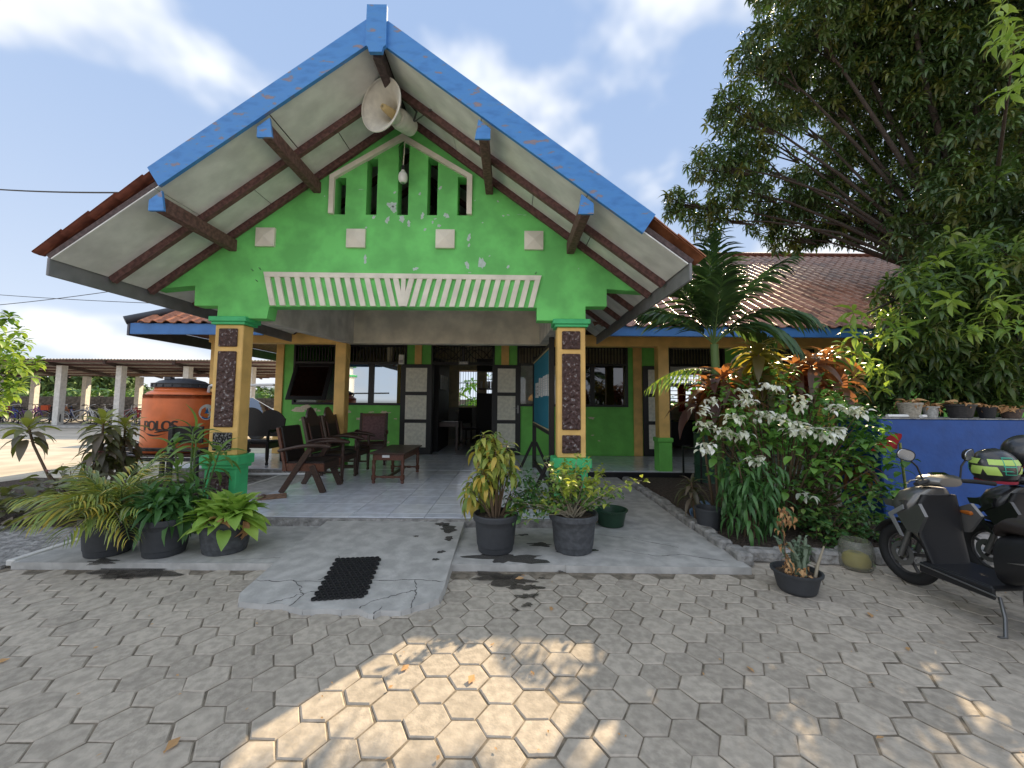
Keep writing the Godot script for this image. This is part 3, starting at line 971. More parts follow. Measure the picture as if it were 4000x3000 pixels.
func porch_column(x0: float, x1: float) -> void:
	var c := holder("porch_column", house)
	var z0 := GZ - 0.002
	var z1 := GZ - 0.18
	var xm := (x0 + x1) / 2.0
	block("shaft", Vector3(x0, 0.775, z0), Vector3(x1, 2.195, z1), M.yellow, c, 0.008)
	block("capital", Vector3(x0 - 0.028, 2.195, z0 + 0.03), Vector3(x1 + 0.028, 2.225, z1 - 0.03), M.trim_green, c, 0.004)
	block("capital", Vector3(x0 - 0.05, 2.225, z0 + 0.05), Vector3(x1 + 0.05, 2.28, z1 - 0.05), M.trim_green, c, 0.006)
	block("base", Vector3(x0 - 0.055, 0.67, z0 + 0.055), Vector3(x1 + 0.055, 0.775, z1 - 0.055), M.trim_green, c, 0.01)
	block("base", Vector3(x0 - 0.035, 0.635, z0 + 0.035), Vector3(x1 + 0.035, 0.67, z1 - 0.035), M.trim_green, c, 0.005)
	block("base", Vector3(x0 - 0.015, 0.05, z0 + 0.015), Vector3(x1 + 0.015, 0.635, z1 - 0.015), M.trim_green, c, 0.006)
	for p in [[1.950, 2.150], [1.075, 1.900], [0.825, 1.018]]:
		part("stone_panel", cbox(Vector3(0.200, p[1] - p[0], 0.03), 0.008), M.stone_slab if p[0] > 0.9 else (M.stone_grey if x0 < 0 else M.stone_slab), c, Vector3(xm - 0.003, (p[0] + p[1]) / 2.0, z0 + 0.006))
	part("stone_panel", cbox(Vector3(0.20, 0.40, 0.03), 0.008), M.stone_slab, c, Vector3(xm, 0.40, z0 + 0.022))


func window(x0: float, x1: float, panes: Array, vent_bars: int, z := WZ, y0 := 1.27, ym := 2.26, y1 := 2.71, pane_mat: Material = null, called := "window") -> Node3D:
	var w := holder(called, house)
	var f := 0.055
	var zf := z + 0.02
	var zb := z - 0.10
	block("frame", Vector3(x0, y0, zb), Vector3(x0 + f, y1, zf), M.black_frame, w)
	block("frame", Vector3(x1 - f, y0, zb), Vector3(x1, y1, zf), M.black_frame, w)
	for y: float in [y0, ym - f / 2, y1 - f]:
		block("frame", Vector3(x0 + f, y, zb), Vector3(x1 - f, y + f, zf - 0.002), M.black_frame, w)
	for i in vent_bars:
		var x := lerpf(x0 + f, x1 - f, (i + 0.5) / vent_bars)
		block("bar", Vector3(x - 0.010, ym + f / 2, z - 0.04), Vector3(x + 0.010, y1 - f, z - 0.02), M.black_frame, w, 0.003)
	for i in panes.size():
		var a: float = panes[i][0]
		var b: float = panes[i][1]
		if i > 0:
			block("frame", Vector3(panes[i - 1][1], y0 + f, zb), Vector3(a, ym - f / 2, zf - 0.003), M.black_frame, w)
		part("pane", cbox(Vector3(b - a, ym - f / 2 - y0 - f, 0.006), 0.001), pane_mat if pane_mat else M.glass, w, Vector3((a + b) / 2, (ym - f / 2 + y0 + f) / 2, z - 0.03))
	return w


func door_leaf(hinge: Vector3, turn: float, width: float, grip := 0.0) -> Node3D:
	# a black door with three cream panels; it runs from its hinge along +x before it is turned
	var d := holder("door", house, hinge, Vector3(0, turn, 0))
	block("door_frame", Vector3(0, 0, -0.02), Vector3(width, 2.085, 0.02), M.black_frame, d)
	for i in 3:
		var y := 0.16 + i * 0.64
		block("door_panel", Vector3(0.12, y, -0.024), Vector3(width - 0.12, y + 0.56, 0.024), M.door_panel, d, 0.005)
	if grip > 0.0:
		block("handle_plate", Vector3(grip - 0.02, 0.96, 0.02), Vector3(grip + 0.02, 1.14, 0.027), M.steel, d, 0.002)
		rod("handle", [Vector3(grip, 1.08, 0.027), Vector3(grip, 1.08, 0.06), Vector3(grip - 0.11, 1.085, 0.06)], 0.008, M.chrome, d, 6)
	return d


func house_wall() -> void:
	var w := holder("front_wall", house)
	var z1 := WZ - 0.15
	# piers between the openings, bands above and below them
	for q in [[-5.45, -5.15], [-4.12, -3.93], [-2.48, -1.91], [-0.41, 0.12], [1.32, 1.50], [2.73, 3.70], [5.02, 5.7], [7.4, 13.5]]:
		block("wall_face", Vector3(q[0], FLOOR, z1), Vector3(q[1], 2.71, WZ), M.wall_green, w, 0.002)
	for q in [[-5.15, -4.12], [-3.93, -2.48], [0.12, 1.32], [1.50, 2.73], [5.7, 7.4]]:
		block("wall_face", Vector3(q[0], FLOOR, z1 + 0.003), Vector3(q[1], 1.27, WZ - 0.001), M.wall_green, w, 0.002)
	block("wall_face", Vector3(-5.45, 2.711, z1), Vector3(13.5, 4.2, WZ), M.wall_green, w, 0.002)
	for q in [[-5.55, -5.37], [-2.292, -2.128], [-0.255, -0.072], [2.848, 3.052], [8.0, 8.27]]:
		block("pilaster", Vector3(q[0], FLOOR, WZ - 0.05), Vector3(q[1], 3.4, WZ + 0.035), M.yellow, w, 0.006)
	block("side_wall", Vector3(-5.45, 0, -15.0), Vector3(-5.30, 3.2, z1 - 0.002), M.wall_green, w, 0.002)
	block("side_wall", Vector3(13.35, 0, -15.0), Vector3(13.5, 3.2, z1 - 0.002), M.wall_green, w, 0.002)
	# the plaster shows where the paint has come off
	for c in [[1180, 1597, 0.22, 0.35, 1], [1222, 1603, 0.10, 0.5, 0], [1355, 1608, 0.07, 0.6, 0], [1450, 1610, 0.06, 0.3, 0], [1500, 1610, 0.07, 0.5, 0], [1520, 1612, 0.035, 0.4, 0], [1400, 1636, 0.045, 0.7, 0], [1415, 1634, 0.05, 0.5, 0], [1440, 1634, 0.03, 0.4, 0], [1497, 1636, 0.03, 0.6, 0], [1545, 1636, 0.03, 0.5, 0], [1510, 1655, 0.02, 0.6, 0], [1246, 1604, 0.03, 1.0, 0], [1270, 1632, 0.025, 0.6, 0], [1172, 1640, 0.02, 1.0, 0], [1495, 1732, 0.02, 1.6, 0], [1517, 1728, 0.02, 1.8, 0], [2310, 1633, 0.06, 0.5, 0], [2315, 1700, 0.03, 0.5, 0], [2340, 1722, 0.03, 0.4, 0]]:
		var p := at(c[0], c[1], -WZ)
		part("bare_patch", flat(blob(16, c[2], 0.45, 1.0, c[3]), Vector3.RIGHT, Vector3.UP, Vector3(p.x, minf(p.y, 1.235), WZ - 0.003), Vector3(0, 0, 0.0045)), M.bare_plaster, w)

	# windows
	var w1 := window(-5.15, -4.12, [], 13)
	part("dark_pane", cbox(Vector3(0.92, 0.86, 0.006), 0.001), M.glass, w1, Vector3(-4.635, 1.755, WZ - 0.05))
	var sash := holder("sash", w1, Vector3(-4.635, 2.225, WZ + 0.03), Vector3(-0.42, 0, 0))
	for q in [[-0.45, -0.36, -0.92, 0.0], [0.36, 0.45, -0.92, 0.0]]:
		block("sash_frame", Vector3(q[0], q[2], -0.02), Vector3(q[1], q[3], 0.02), M.black_frame, sash)
	for q in [[-0.92, -0.83], [-0.08, 0.0]]:
		block("sash_frame", Vector3(-0.36, q[0], -0.019), Vector3(0.36, q[1], 0.019), M.black_frame, sash)
	part("pane", cbox(Vector3(0.72, 0.75, 0.006), 0.001), M.dusk_glass, sash, Vector3(0, -0.455, 0))
	window(-3.93, -2.48, [[-3.875, -3.37], [-3.25, -2.56]], 17, WZ, 1.27, 2.26, 2.71, M.mirror_glass)
	window(0.12, 1.32, [[0.175, 0.68], [0.76, 1.265]], 15)
	window(1.50, 2.73, [[1.555, 1.85], [1.94, 2.62]], 15, WZ, 1.27, 2.26, 2.71, M.dusk_glass)
	window(5.70, 7.40, [[5.755, 6.5], [6.6, 7.345]], 20)

	# double doors and the lattice over them
	var tr := window(-1.91, -0.41, [], 0, WZ, 2.245, 2.26, 2.73, null, "transom")
	block("frame", Vector3(-1.19, 2.30, WZ - 0.1), Vector3(-1.12, 2.67, WZ + 0.017), M.black_frame, tr)
	for side in [[-1.855, -1.19], [-1.12, -0.465]]:
		for i in 9:
			var x := lerpf(side[0], side[1], (i + 0.5) / 9.0)
			block("bar", Vector3(x - 0.006, 2.29, WZ - 0.045), Vector3(x + 0.006, 2.675, WZ - 0.033), M.black_frame, tr, 0.002)
		for k in 3:
			var pts := []
			for i in 13:
				var f := i / 12.0
				pts.append(Vector3(lerpf(side[0], side[1], f), [2.30 + 0.30 * sin(PI * f), 2.66 - 0.30 * sin(PI * f), 2.48 + 0.12 * sin(TAU * f)][k], WZ - 0.03))
			rod("scroll", pts, 0.008, M.black_frame, tr, 5)
	block("door_post", Vector3(-1.91, FLOOR, WZ - 0.1), Vector3(-1.85, 2.245, WZ + 0.018), M.black_frame, w)
	block("door_post", Vector3(-0.47, FLOOR, WZ - 0.1), Vector3(-0.41, 2.245, WZ + 0.018), M.black_frame, w)
	door_leaf(Vector3(-1.86, FLOOR + 0.01, WZ + 0.06), PI - 0.03, 0.74)
	door_leaf(Vector3(-0.455, FLOOR + 0.01, WZ + 0.06), 0.06, 0.66, 0.60)
	door_leaf(Vector3(3.70, FLOOR + 0.01, WZ + 0.06), PI - 0.02, 0.64)
	window(3.70, 5.02, [], 17, WZ, 2.235, 2.26, 2.71, null, "transom")
	block("lintel", Vector3(3.70, 2.10, WZ - 0.1), Vector3(5.02, 2.234, WZ - 0.003), M.room_dado, w)


func rooms() -> void:
	var r := holder("office_room", house)
	var zb := -13.6
	# back wall with barred windows to the daylight behind
	var holes := [[-1.78, -1.18, 1.21, 2.42], [-0.85, -0.55, 1.6, 2.42], [0.9, 1.9, 1.4, 2.3], [5.15, 5.62, 1.26, 1.95], [5.75, 6.45, 1.26, 1.95], [5.15, 6.45, 2.02, 2.36]]
	var polys := [PackedVector2Array([Vector2(-5.3, 0), Vector2(13.35, 0), Vector2(13.35, 3.2), Vector2(-5.3, 3.2)])]
	var strips := []
	var xs := [-5.3, 13.35]
	for q in holes:
		xs.append(q[0])
		xs.append(q[1])
	xs.sort()
	for i in xs.size() - 1:
		if xs[i + 1] - xs[i] < 0.001:
			continue
		var mx: float = (xs[i] + xs[i + 1]) / 2.0
		var cuts := [[0.0, 0.0]]
		for q in holes:
			if q[0] < mx and mx < q[1]:
				cuts.append([q[2], q[3]])
		cuts.append([3.2, 3.2])
		cuts.sort_custom(func(a, b): return a[0] < b[0])
		for k in cuts.size() - 1:
			var lo: float = cuts[k][1]
			var hi: float = cuts[k + 1][0]
			if hi - lo > 0.01:
				block("back_wall", Vector3(xs[i], lo, zb - 0.15), Vector3(xs[i + 1], hi, zb), M.room_wall, r, 0.001)
	block("dado", Vector3(-2.9, FLOOR, zb), Vector3(1.5, 1.18, zb + 0.02), M.room_dado, r, 0.002)
	for q in holes:
		var n := int((q[1] - q[0]) / 0.085)
		for i in n:
			var x := lerpf(q[0], q[1], (i + 0.5) / n)
			if q[0] > 4 and q[2] < 1.9:
				break
			block("window_bar", Vector3(x - 0.007, q[2], zb - 0.08), Vector3(x + 0.007, q[3], zb - 0.066), M.black_frame, r, 0.002)
		for y: float in ([q[2] + 0.02, (q[2] * 0.35 + q[3] * 0.65), q[3] - 0.02] if q[0] < 4 else [q[2] + 0.02, q[2] + 0.14, q[2] + 0.27, q[2] + 0.4, q[2] + 0.53, q[3] - 0.02]):
			if y < q[3]:
				block("window_bar", Vector3(q[0], y - 0.012, zb - 0.06), Vector3(q[1], y + 0.012, zb - 0.046), M.black_frame, r, 0.002)
	block("partition", Vector3(-3.0, FLOOR, zb), Vector3(-2.9, 3.2, -9.66), M.room_wall, r, 0.002)
	block("partition", Vector3(1.40, FLOOR, zb), Vector3(1.48, 3.2, -9.66), M.room_wall, r, 0.002)
	block("partition", Vector3(7.45, FLOOR, zb), Vector3(7.55, 3.2, -9.66), M.room_wall, r, 0.002)
	block("ceiling", Vector3(-5.3, 3.2, -15.0), Vector3(13.35, 3.26, -9.66), M.room_wall, r, 0.002)
	for q in [[5.56, 5.82]]:
		var rows := []
		for i in 9:
			var y := 1.10 + i * 0.11
			var line := []
			for k in 13:
				var f := k / 12.0
				var pinch := 1.0 - 0.35 * exp(-pow((y - 1.3) / 0.16, 2.0))
				line.append(Vector3(lerpf(q[0], q[1], 0.5 + (f - 0.5) * pinch), y, zb + 0.06 + 0.02 * sin(f * 22.0)))
			rows.append(line)
		var b := MB.new()
		b.grid(rows)
		part("curtain", b.mesh(), M.curtain_red, r)


func main_roof() -> void:
	var roof := holder("main_roof", house)
	var s := 0.6
	var ang := atan(s)
	var e := Vector3(0, 2.60, -6.5)
	var up := Vector3(0, sin(ang), -cos(ang))
	var nrm := Vector3(0, cos(ang), sin(ang))
	var run := 5.1 / cos(ang)
	part("roof_deck", flat([Vector2(-6.25, 0), Vector2(-4.03, 0.0), Vector2(-4.02, 0.16), Vector2(CX, 3.6 / cos(ang)), Vector2(1.54, 0.16), Vector2(1.55, 0.0), Vector2(13.9, 0), Vector2(13.9, run), Vector2(-1.15, run)], Vector3.RIGHT, up, e, nrm * -0.06), M.rafter_dark, roof)
	var ridge := Vector3(0, 2.60 + 5.1 * s, -11.6)
	part("roof_deck", flat([Vector2(-1.15, 0), Vector2(13.9, 0), Vector2(13.9, run), Vector2(-6.25, run)], Vector3.RIGHT, Vector3(0, -sin(ang), -cos(ang)), ridge, Vector3(0, 0.05, 0)), M.roof_red, roof)
	var b := MB.new()
	b.tri(Vector3(-6.25, 2.61, -16.7), Vector3(-6.25, 2.61, -6.5), Vector3(-1.15, ridge.y, -11.6))
	part("hip_face", b.mesh(), M.roof_red, roof)
	rod("ridge_cap", [Vector3(-1.15, ridge.y + 0.05, -11.6), Vector3(13.9, ridge.y + 0.05, -11.6)], 0.09, M.roof_red, roof, 10)
	rod("hip_cap", [Vector3(-6.28, 2.64, -6.48), Vector3(-1.15, ridge.y + 0.07, -11.6)], 0.07, M.tank_lid, roof, 10)
	# clay tiles
	var list := []
	for i in 25:
		for j in 96:
			var x := -6.15 + j * 0.205 + (rnd(-0.004, 0.004))
			var d := 0.12 + i * 0.236
			var p := Vector3(x, 0, 0) + e + up * d + nrm * 0.012
			if x < -6.1 + d * cos(ang) or d > run:
				continue
			if absf(x - CX) < 2.75 and APEX + 0.15 - FALL * absf(x - CX) > p.y + 0.12:
				continue
			list.append([p.distance_to(EYE) + (0.0 if seen(p) and (x > 2.2 or x < -4.4) else 100.0), p])
	list.sort_custom(func(q, w): return q[0] < w[0])
	var rest := []
	for k in list.size():
		var p: Vector3 = list[k][1]
		var t := Transform3D(Basis(Vector3.RIGHT, nrm, -up) * Basis.from_euler(Vector3(0.045 + rnd(-0.012, 0.012), rnd(-0.015, 0.015), rnd(-0.01, 0.01))), p)
		if k < 300:
			var o := part("roof_tile", pantile(), (M["tile_%d" % [0, 1, 2, 0, 1, 2, 3][rng.randi() % 7]] if p.x > 0 else M["clay_%d" % [0, 1, 0, 1, 2][rng.randi() % 5]]), roof)
			o.transform = t
		else:
			rest.append(t)
	var mm := MultiMesh.new()
	mm.transform_format = MultiMesh.TRANSFORM_3D
	mm.mesh = pantile()
	mm.use_colors = true
	mm.instance_count = rest.size()
	var cols := [Color(0.50, 0.25, 0.17), Color(0.45, 0.215, 0.145), Color(0.54, 0.29, 0.21), Color(0.30, 0.16, 0.12)]
	for k in rest.size():
		mm.set_instance_transform(k, rest[k])
		mm.set_instance_color(k, cols[rng.randi() % 4])
	var mi := MultiMeshInstance3D.new()
	mi.name = "tile_field"
	mi.multimesh = mm
	var tm := surf("tile_field", Color.WHITE, 0.42, "strong", 1.7)
	tm.vertex_color_use_as_albedo = true
	mi.material_override = tm
	mi.set_meta("kind", "stuff")
	roof.add_child(mi, true)
	block("fascia", Vector3(-6.2, 2.42, -6.53), Vector3(-4.04, 2.60, -6.49), M.blue_fascia, roof)
	block("fascia", Vector3(1.56, 2.45, -6.53), Vector3(13.9, 2.62, -6.49), M.blue_fascia, roof)
	block("fascia", Vector3(-6.25, 2.40, -16.7), Vector3(-6.21, 2.60, -6.49), M.dark_fascia, roof)
	for i in 24:
		var x := -6.0 + i * 0.85
		var d := maxf(0.0, (2.1 - FALL * absf(x - CX)) / s)
		beam("rafter", Vector3(x, 2.5 + d * s, -6.55 - d), Vector3(x, 2.5 + 5.0 * s, -11.55), 0.06, 0.08, M.rafter_dark, roof)


func floors() -> void:
	# grout bed and the tiles on it
	var bed := MB.new()
	for q in [[-3.2, 0.88, -4.38, -7.36], [-6.2, 13.9, -7.36, -9.52], [-5.3, 13.3, -9.52, -13.6]]:
		bed.box(Vector3((q[0] + q[1]) / 2, 0.048, (q[2] + q[3]) / 2), Vector3(q[1] - q[0], 0.176, q[2] - q[3]))
	var f := setting("porch_floor", bed.mesh(), M.grout)
	var rim := part("floor_edge", cbox(Vector3(4.09, 0.16, 0.03), 0.006), M.concrete_dark, f, Vector3(-1.16, 0.051, -4.372))
	rim.position.y = 0.05
	part("floor_edge", cbox(Vector3(12.9, 0.155, 0.03), 0.006), M.black_frame, f, Vector3(7.35, 0.05, -7.352))
	part("floor_edge", cbox(Vector3(3.0, 0.155, 0.03), 0.006), M.concrete_dark, f, Vector3(-4.72, 0.05, -7.352))
	var mats := [M.floor_tile_a, M.floor_tile_b, M.floor_tile_c]
	var seen_tiles := 0
	for q in [[-3.2, 0.88, -4.38, -7.36], [-6.2, 5.4, -7.36, -9.42], [-2.2, 0.2, -9.42, -13.4]]:
		for i in range(-16, 16):
			for j in range(-2, 26):
				var x0: float = maxf(-0.517 + i * 0.4, q[0] + 0.002)
				var x1: float = minf(-0.517 + (i + 1) * 0.4, q[1] - 0.002)
				var z0: float = minf(-4.53 - (j - 1) * 0.4, q[2] - 0.002)
				var z1: float = maxf(-4.53 - j * 0.4, q[3] + 0.002)
				if x1 - x0 < 0.03 or z0 - z1 < 0.03 or seen_tiles > 299:
					continue
				seen_tiles += 1
				part("floor_tile", cbox(Vector3(snappedf(x1 - x0 - 0.005, 0.001), 0.008, snappedf(z0 - z1 - 0.005, 0.001)), 0.0015), mats[rng.randi() % 3], f, Vector3((x0 + x1) / 2, FLOOR - 0.0005 + rnd(-0.0006, 0.0006), (z0 + z1) / 2))


func make_building() -> void:
	house = thing("school_office", "green gabled school office with yellow columns and a tiled roof", "building")
	porch_roof()
	gable()
	porch_column(-3.265, -2.955)
	porch_column(0.494, 0.803)
	# inside of the porch: side beams, the beige wall over the veranda, a ceiling
	for q in [[-3.10, -2.93], [0.50, 0.68]]:
		part("side_beam", flat([Vector2(4.57, 2.285), Vector2(7.40, 2.43), Vector2(7.40, 3.3), Vector2(4.57, 3.3)], Vector3.FORWARD, Vector3.UP, Vector3(q[0], 0, 0), Vector3(q[1] - q[0], 0, 0)), M.grey_plaster, house)
	block("porch_header", Vector3(-3.10, 2.432, VZ - 0.2), Vector3(0.66, 3.3, VZ), M.beige, house)
	block("porch_ceiling", Vector3(-3.1, 3.3, -7.6), Vector3(0.68, 3.34, -4.56), M.soffit, house)
	# veranda: beam, columns with green feet
	for q in [[-5.6, -3.102, 2.425, 2.635], [0.682, 13.5, 2.41, 2.62]]:
		block("veranda_beam", Vector3(q[0], q[2], VZ - 0.2), Vector3(q[1], q[3], VZ), M.yellow, house, 0.008)
	for x: float in [-5.45, -3.155, 2.782, 5.81, 8.8]:
		var c := holder("veranda_column", house)
		block("shaft", Vector3(x - 0.10, 0.72, VZ - 0.202), Vector3(x + 0.10, 2.43, VZ + 0.002), M.yellow, c, 0.01)
		block("foot", Vector3(x - 0.14, 0.665, VZ - 0.235), Vector3(x + 0.14, 0.745, VZ + 0.045), M.trim_green if x < 0 else M.wall_green, c, 0.012)
		block("foot", Vector3(x - 0.12, FLOOR, VZ - 0.225), Vector3(x + 0.12, 0.665, VZ + 0.03), M.wall_green, c, 0.008)
	house_wall()
	rooms()
	main_roof()
	floors()


# ---------------------------------------------------------------- things on and about the porch
func loft(called: String, secs: Array, m: Material, parent: Node, sides := 18, power := 2.6) -> MeshInstance3D:
	# sections [centre, half width along x, half height, pitch]; with pitch 0 a section stands upright
	var rows := []
	for s in secs:
		var ring := []
		var u := Vector3(0, cos(s[3]), sin(s[3]))
		for k in sides:
			var w := TAU * k / sides
			var c := cos(w)
			var d := sin(w)
			ring.append(s[0] + Vector3.RIGHT * s[1] * signf(c) * pow(absf(c), 2.0 / power) + u * s[2] * signf(d) * pow(absf(d), 2.0 / power))
		rows.append(ring)
	var b := MB.new()
	# walk so that the skin faces out
	var dir: Vector3 = secs[-1][0] - secs[0][0]
	var nrm := Vector3.RIGHT.cross(Vector3(0, cos(secs[0][3]), sin(secs[0][3])))
	if dir.dot(nrm) < 0:
		for i in rows.size():
			rows[i].reverse()
	b.grid(rows, true)
	for e: int in [0, rows.size() - 1]:
		for k in sides:
			var p: Vector3 = rows[e][k]
			var q: Vector3 = rows[e][(k + 1) % sides]
			if e:
				b.tri(secs[e][0], p, q)
			else:
				b.tri(secs[e][0], q, p)
	return part(called, b.mesh(), m, parent)


func torus(R: float, r: float, segs := 28, sides := 8, flatten := 1.0) -> MB:
	# a ring standing in the yz plane, its axle along x
	var rows := []
	for i in segs + 1:
		var w := TAU * i / segs
		var ring := []
		for k in sides:
			var a := TAU * k / sides
			var d := R + cos(a) * r
			ring.append(Vector3(sin(a) * r * flatten, sin(w) * d, cos(w) * d))
		rows.append(ring)
	var b := MB.new()
	b.grid(rows, true)
	return b


func letters(text: String, size: float, m: Material, parent: Node, where: Vector3, turn := Vector3.ZERO, bold := true, depth := 0.004, called := "lettering") -> MeshInstance3D:
	var t := TextMesh.new()
	var f := SystemFont.new()
	f.font_names = PackedStringArray(["Droid Sans"])
	f.font_weight = 700 if bold else 400
	t.font = f
	t.font_size = 64
	t.pixel_size = size / 64.0
	t.depth = depth
	t.text = text
	return part(called, t, m, parent, where, turn)


func loudspeaker() -> void:
	var o := thing("horn_loudspeaker", "large cream horn loudspeaker fixed under the gable ridge", "loudspeaker", at(1490, 412, 3.78))
	o.transform.basis = Basis.looking_at(-Vector3(-0.45, -0.10, 0.887), Vector3.UP)
	# +z runs out of the mouth
	var prof := [Vector2(0.055, -0.34), Vector2(0.065, -0.26), Vector2(0.085, -0.18), Vector2(0.12, -0.11), Vector2(0.17, -0.05), Vector2(0.215, -0.015), Vector2(0.245, 0.0)]
	var b := MB.new()
	b.lathe(prof, 40, true)
	b.lathe([Vector2(0.245, 0.0), Vector2(0.257, 0.004), Vector2(0.258, 0.014), Vector2(0.250, 0.018), Vector2(0.240, 0.010)], 40)
	var inner := []
	for p: Vector2 in prof:
		inner.push_front(Vector2(p.x - 0.006, p.y + 0.004))
	b.lathe(inner, 40, true)
	part("bell", b.mesh(), M.horn, o, Vector3.ZERO, Vector3(PI / 2, 0, 0))
	b = MB.new()
	b.lathe([Vector2(0.05, -0.30), Vector2(0.043, -0.12), Vector2(0.033, -0.03), Vector2(0.026, -0.012), Vector2(0.0, -0.010)], 20)
	part("core", b.mesh(), M.horn_core, o, Vector3.ZERO, Vector3(PI / 2, 0, 0))
	b = MB.new()
	b.lathe([Vector2(0.0, -0.44), Vector2(0.085, -0.44), Vector2(0.09, -0.43), Vector2(0.10, -0.34), Vector2(0.105, -0.26), Vector2(0.095, -0.22), Vector2(0.07, -0.21)], 24)
	part("driver", b.mesh(), M.horn, o, Vector3.ZERO, Vector3(PI / 2, 0, 0))
	rod("bracket", [Vector3(-0.10, 0, -0.36), Vector3(-0.11, 0.10, -0.40), Vector3(0.0, 0.27, -0.30)], 0.012, M.steel, o, 6)
	rod("bracket", [Vector3(0.10, 0, -0.36), Vector3(0.11, 0.12, -0.40), Vector3(0.02, 0.27, -0.30)], 0.012, M.steel, o, 6)
	rod("bracket", [Vector3(0.06, 0.02, -0.40), Vector3(0.36, 0.02, -0.32)], 0.007, M.steel, o, 5)

	var p := at(1574, 690, 4.30)
	var l := thing("hanging_bulb", "white bulb hanging on a wire before the gable vents", "light bulb", p)
	turned("bulb", [Vector2(0.0, -0.075), Vector2(0.03, -0.07), Vector2(0.048, -0.045), Vector2(0.050, -0.005), Vector2(0.047, 0.025), Vector2(0.034, 0.045), Vector2(0.022, 0.055), Vector2(0.020, 0.075)], M.bulb, l, Vector3.ZERO, 20, true)
	turned("socket", [Vector2(0.020, 0.07), Vector2(0.023, 0.075), Vector2(0.023, 0.12), Vector2(0.008, 0.13), Vector2(0.0, 0.13)], M.black_frame, l)
	rod("wire", [Vector3(0, 0.125, 0), Vector3(0.003, 0.28, -0.01), Vector3(0.0, 0.44, -0.04)], 0.006, M.cream, l, 5)
	rod("wire", [Vector3(0, 0.13, 0), Vector3(-0.05, 0.25, -0.02), Vector3(-0.07, 0.38, -0.05), Vector3(0.0, 0.45, -0.05)], 0.004, M.cable, l, 5)

	var mb := thing("meter_box", "small grey electricity meter box beside the office window", "meter", at(1568, 1402, 9.40))
	block("case", Vector3(-0.06, -0.12, -0.06), Vector3(0.06, 0.10, 0.02), M.horn, mb)
	block("dial_cover", Vector3(-0.045, -0.01, 0.02), Vector3(0.045, 0.085, 0.028), M.white, mb, 0.003)
	block("label_plate", Vector3(-0.04, -0.09, 0.02), Vector3(0.04, -0.03, 0.025), M.pale_fascia, mb, 0.002)
	rod("conduit", [Vector3(-0.02, 0.10, -0.02), Vector3(-0.02, 0.36, -0.02)], 0.012, M.cable, mb, 6)

	var sg := thing("door_sign", "small white KANTOR sign over the double doors", "sign", Vector3(-1.142, 2.279, WZ + 0.03))
	block("plate", Vector3(-0.105, -0.03, -0.006), Vector3(0.105, 0.03, 0.004), M.white, sg, 0.003)
	letters("KANTOR", 0.052, M.print_dark, sg, Vector3(0, 0, 0.005), Vector3.ZERO, true, 0.003)


func notice_board() -> void:
	var a := Vector3(0.53, 0, -5.35)
	var b := Vector3(0.43, 0, -7.75)
	var o := thing("notice_board", "blue pin board on a dark stand with a row of white papers", "notice board", (a + b) / 2.0, atan2(-(a - b).x, -(a - b).z) + PI)
	# local: +z towards the camera end, -x the written side
	var h := (a - b).length() / 2.0
	block("board", Vector3(-0.012, 0.99, -h + 0.03), Vector3(0.012, 2.11, h - 0.03), M.pinboard, o, 0.003)
	for q in [[0.93, 0.99], [2.11, 2.17]]:
		block("frame", Vector3(-0.03, q[0], -h + 0.06), Vector3(0.03, q[1], h - 0.06), M.wood_black, o)
		block("frame_bead", Vector3(-0.034, q[0] + (0.06 if q[0] < 1.5 else -0.012), -h + 0.06), Vector3(-0.013, q[0] + (0.072 if q[0] < 1.5 else 0.0), h - 0.06), M.horn_core, o, 0.002)
	for z: float in [-h + 0.03, h - 0.03]:
		block("post", Vector3(-0.035, 0.02, z - 0.03), Vector3(0.035, 2.24, z + 0.03), M.wood_black, o)
		block("foot", Vector3(-0.33, 0.0, z - 0.03), Vector3(0.33, 0.05, z + 0.03), M.wood_black, o)
		for s: float in [-1.0, 1.0]:
			beam("brace", Vector3(s * 0.30, 0.04, z), Vector3(s * 0.03, 0.62, z), 0.035, 0.05, M.wood_black, o)
	block("rail", Vector3(-0.02, 0.22, -h + 0.06), Vector3(0.02, 0.30, h - 0.06), M.wood_black, o)
	block("frame_bead", Vector3(-0.034, 0.99, h - 0.075), Vector3(-0.013, 2.11, h - 0.061), M.horn_core, o, 0.002)
	for i in 7:
		var z := h - 0.20 - i * 0.285
		var y := 1.56 + (0.05 if i < 5 else 0.02) + rnd(-0.012, 0.012)
		part("paper", cbox(Vector3(0.002, 0.30 if i < 5 else 0.26, 0.24), 0.0005), M.paper, o, Vector3(-0.0155, y, z), Vector3(rnd(-0.02, 0.02), 0, 0))
		if i >= 5:
			for k in 3:
				part("drawing", cbox(Vector3(0.001, 0.03, rnd(0.05, 0.12)), 0.0003), M.print_dark, o, Vector3(-0.0175, y - 0.06 + k * 0.06, z + rnd(-0.02, 0.02)), Vector3(rnd(-0.8, 0.8), 0, 0))
		else:
			for k in 6:
				part("text_line", cbox(Vector3(0.001, 0.006, 0.14), 0.0003), M.pale_fascia, o, Vector3(-0.0172, y + 0.1 - k * 0.035, z))


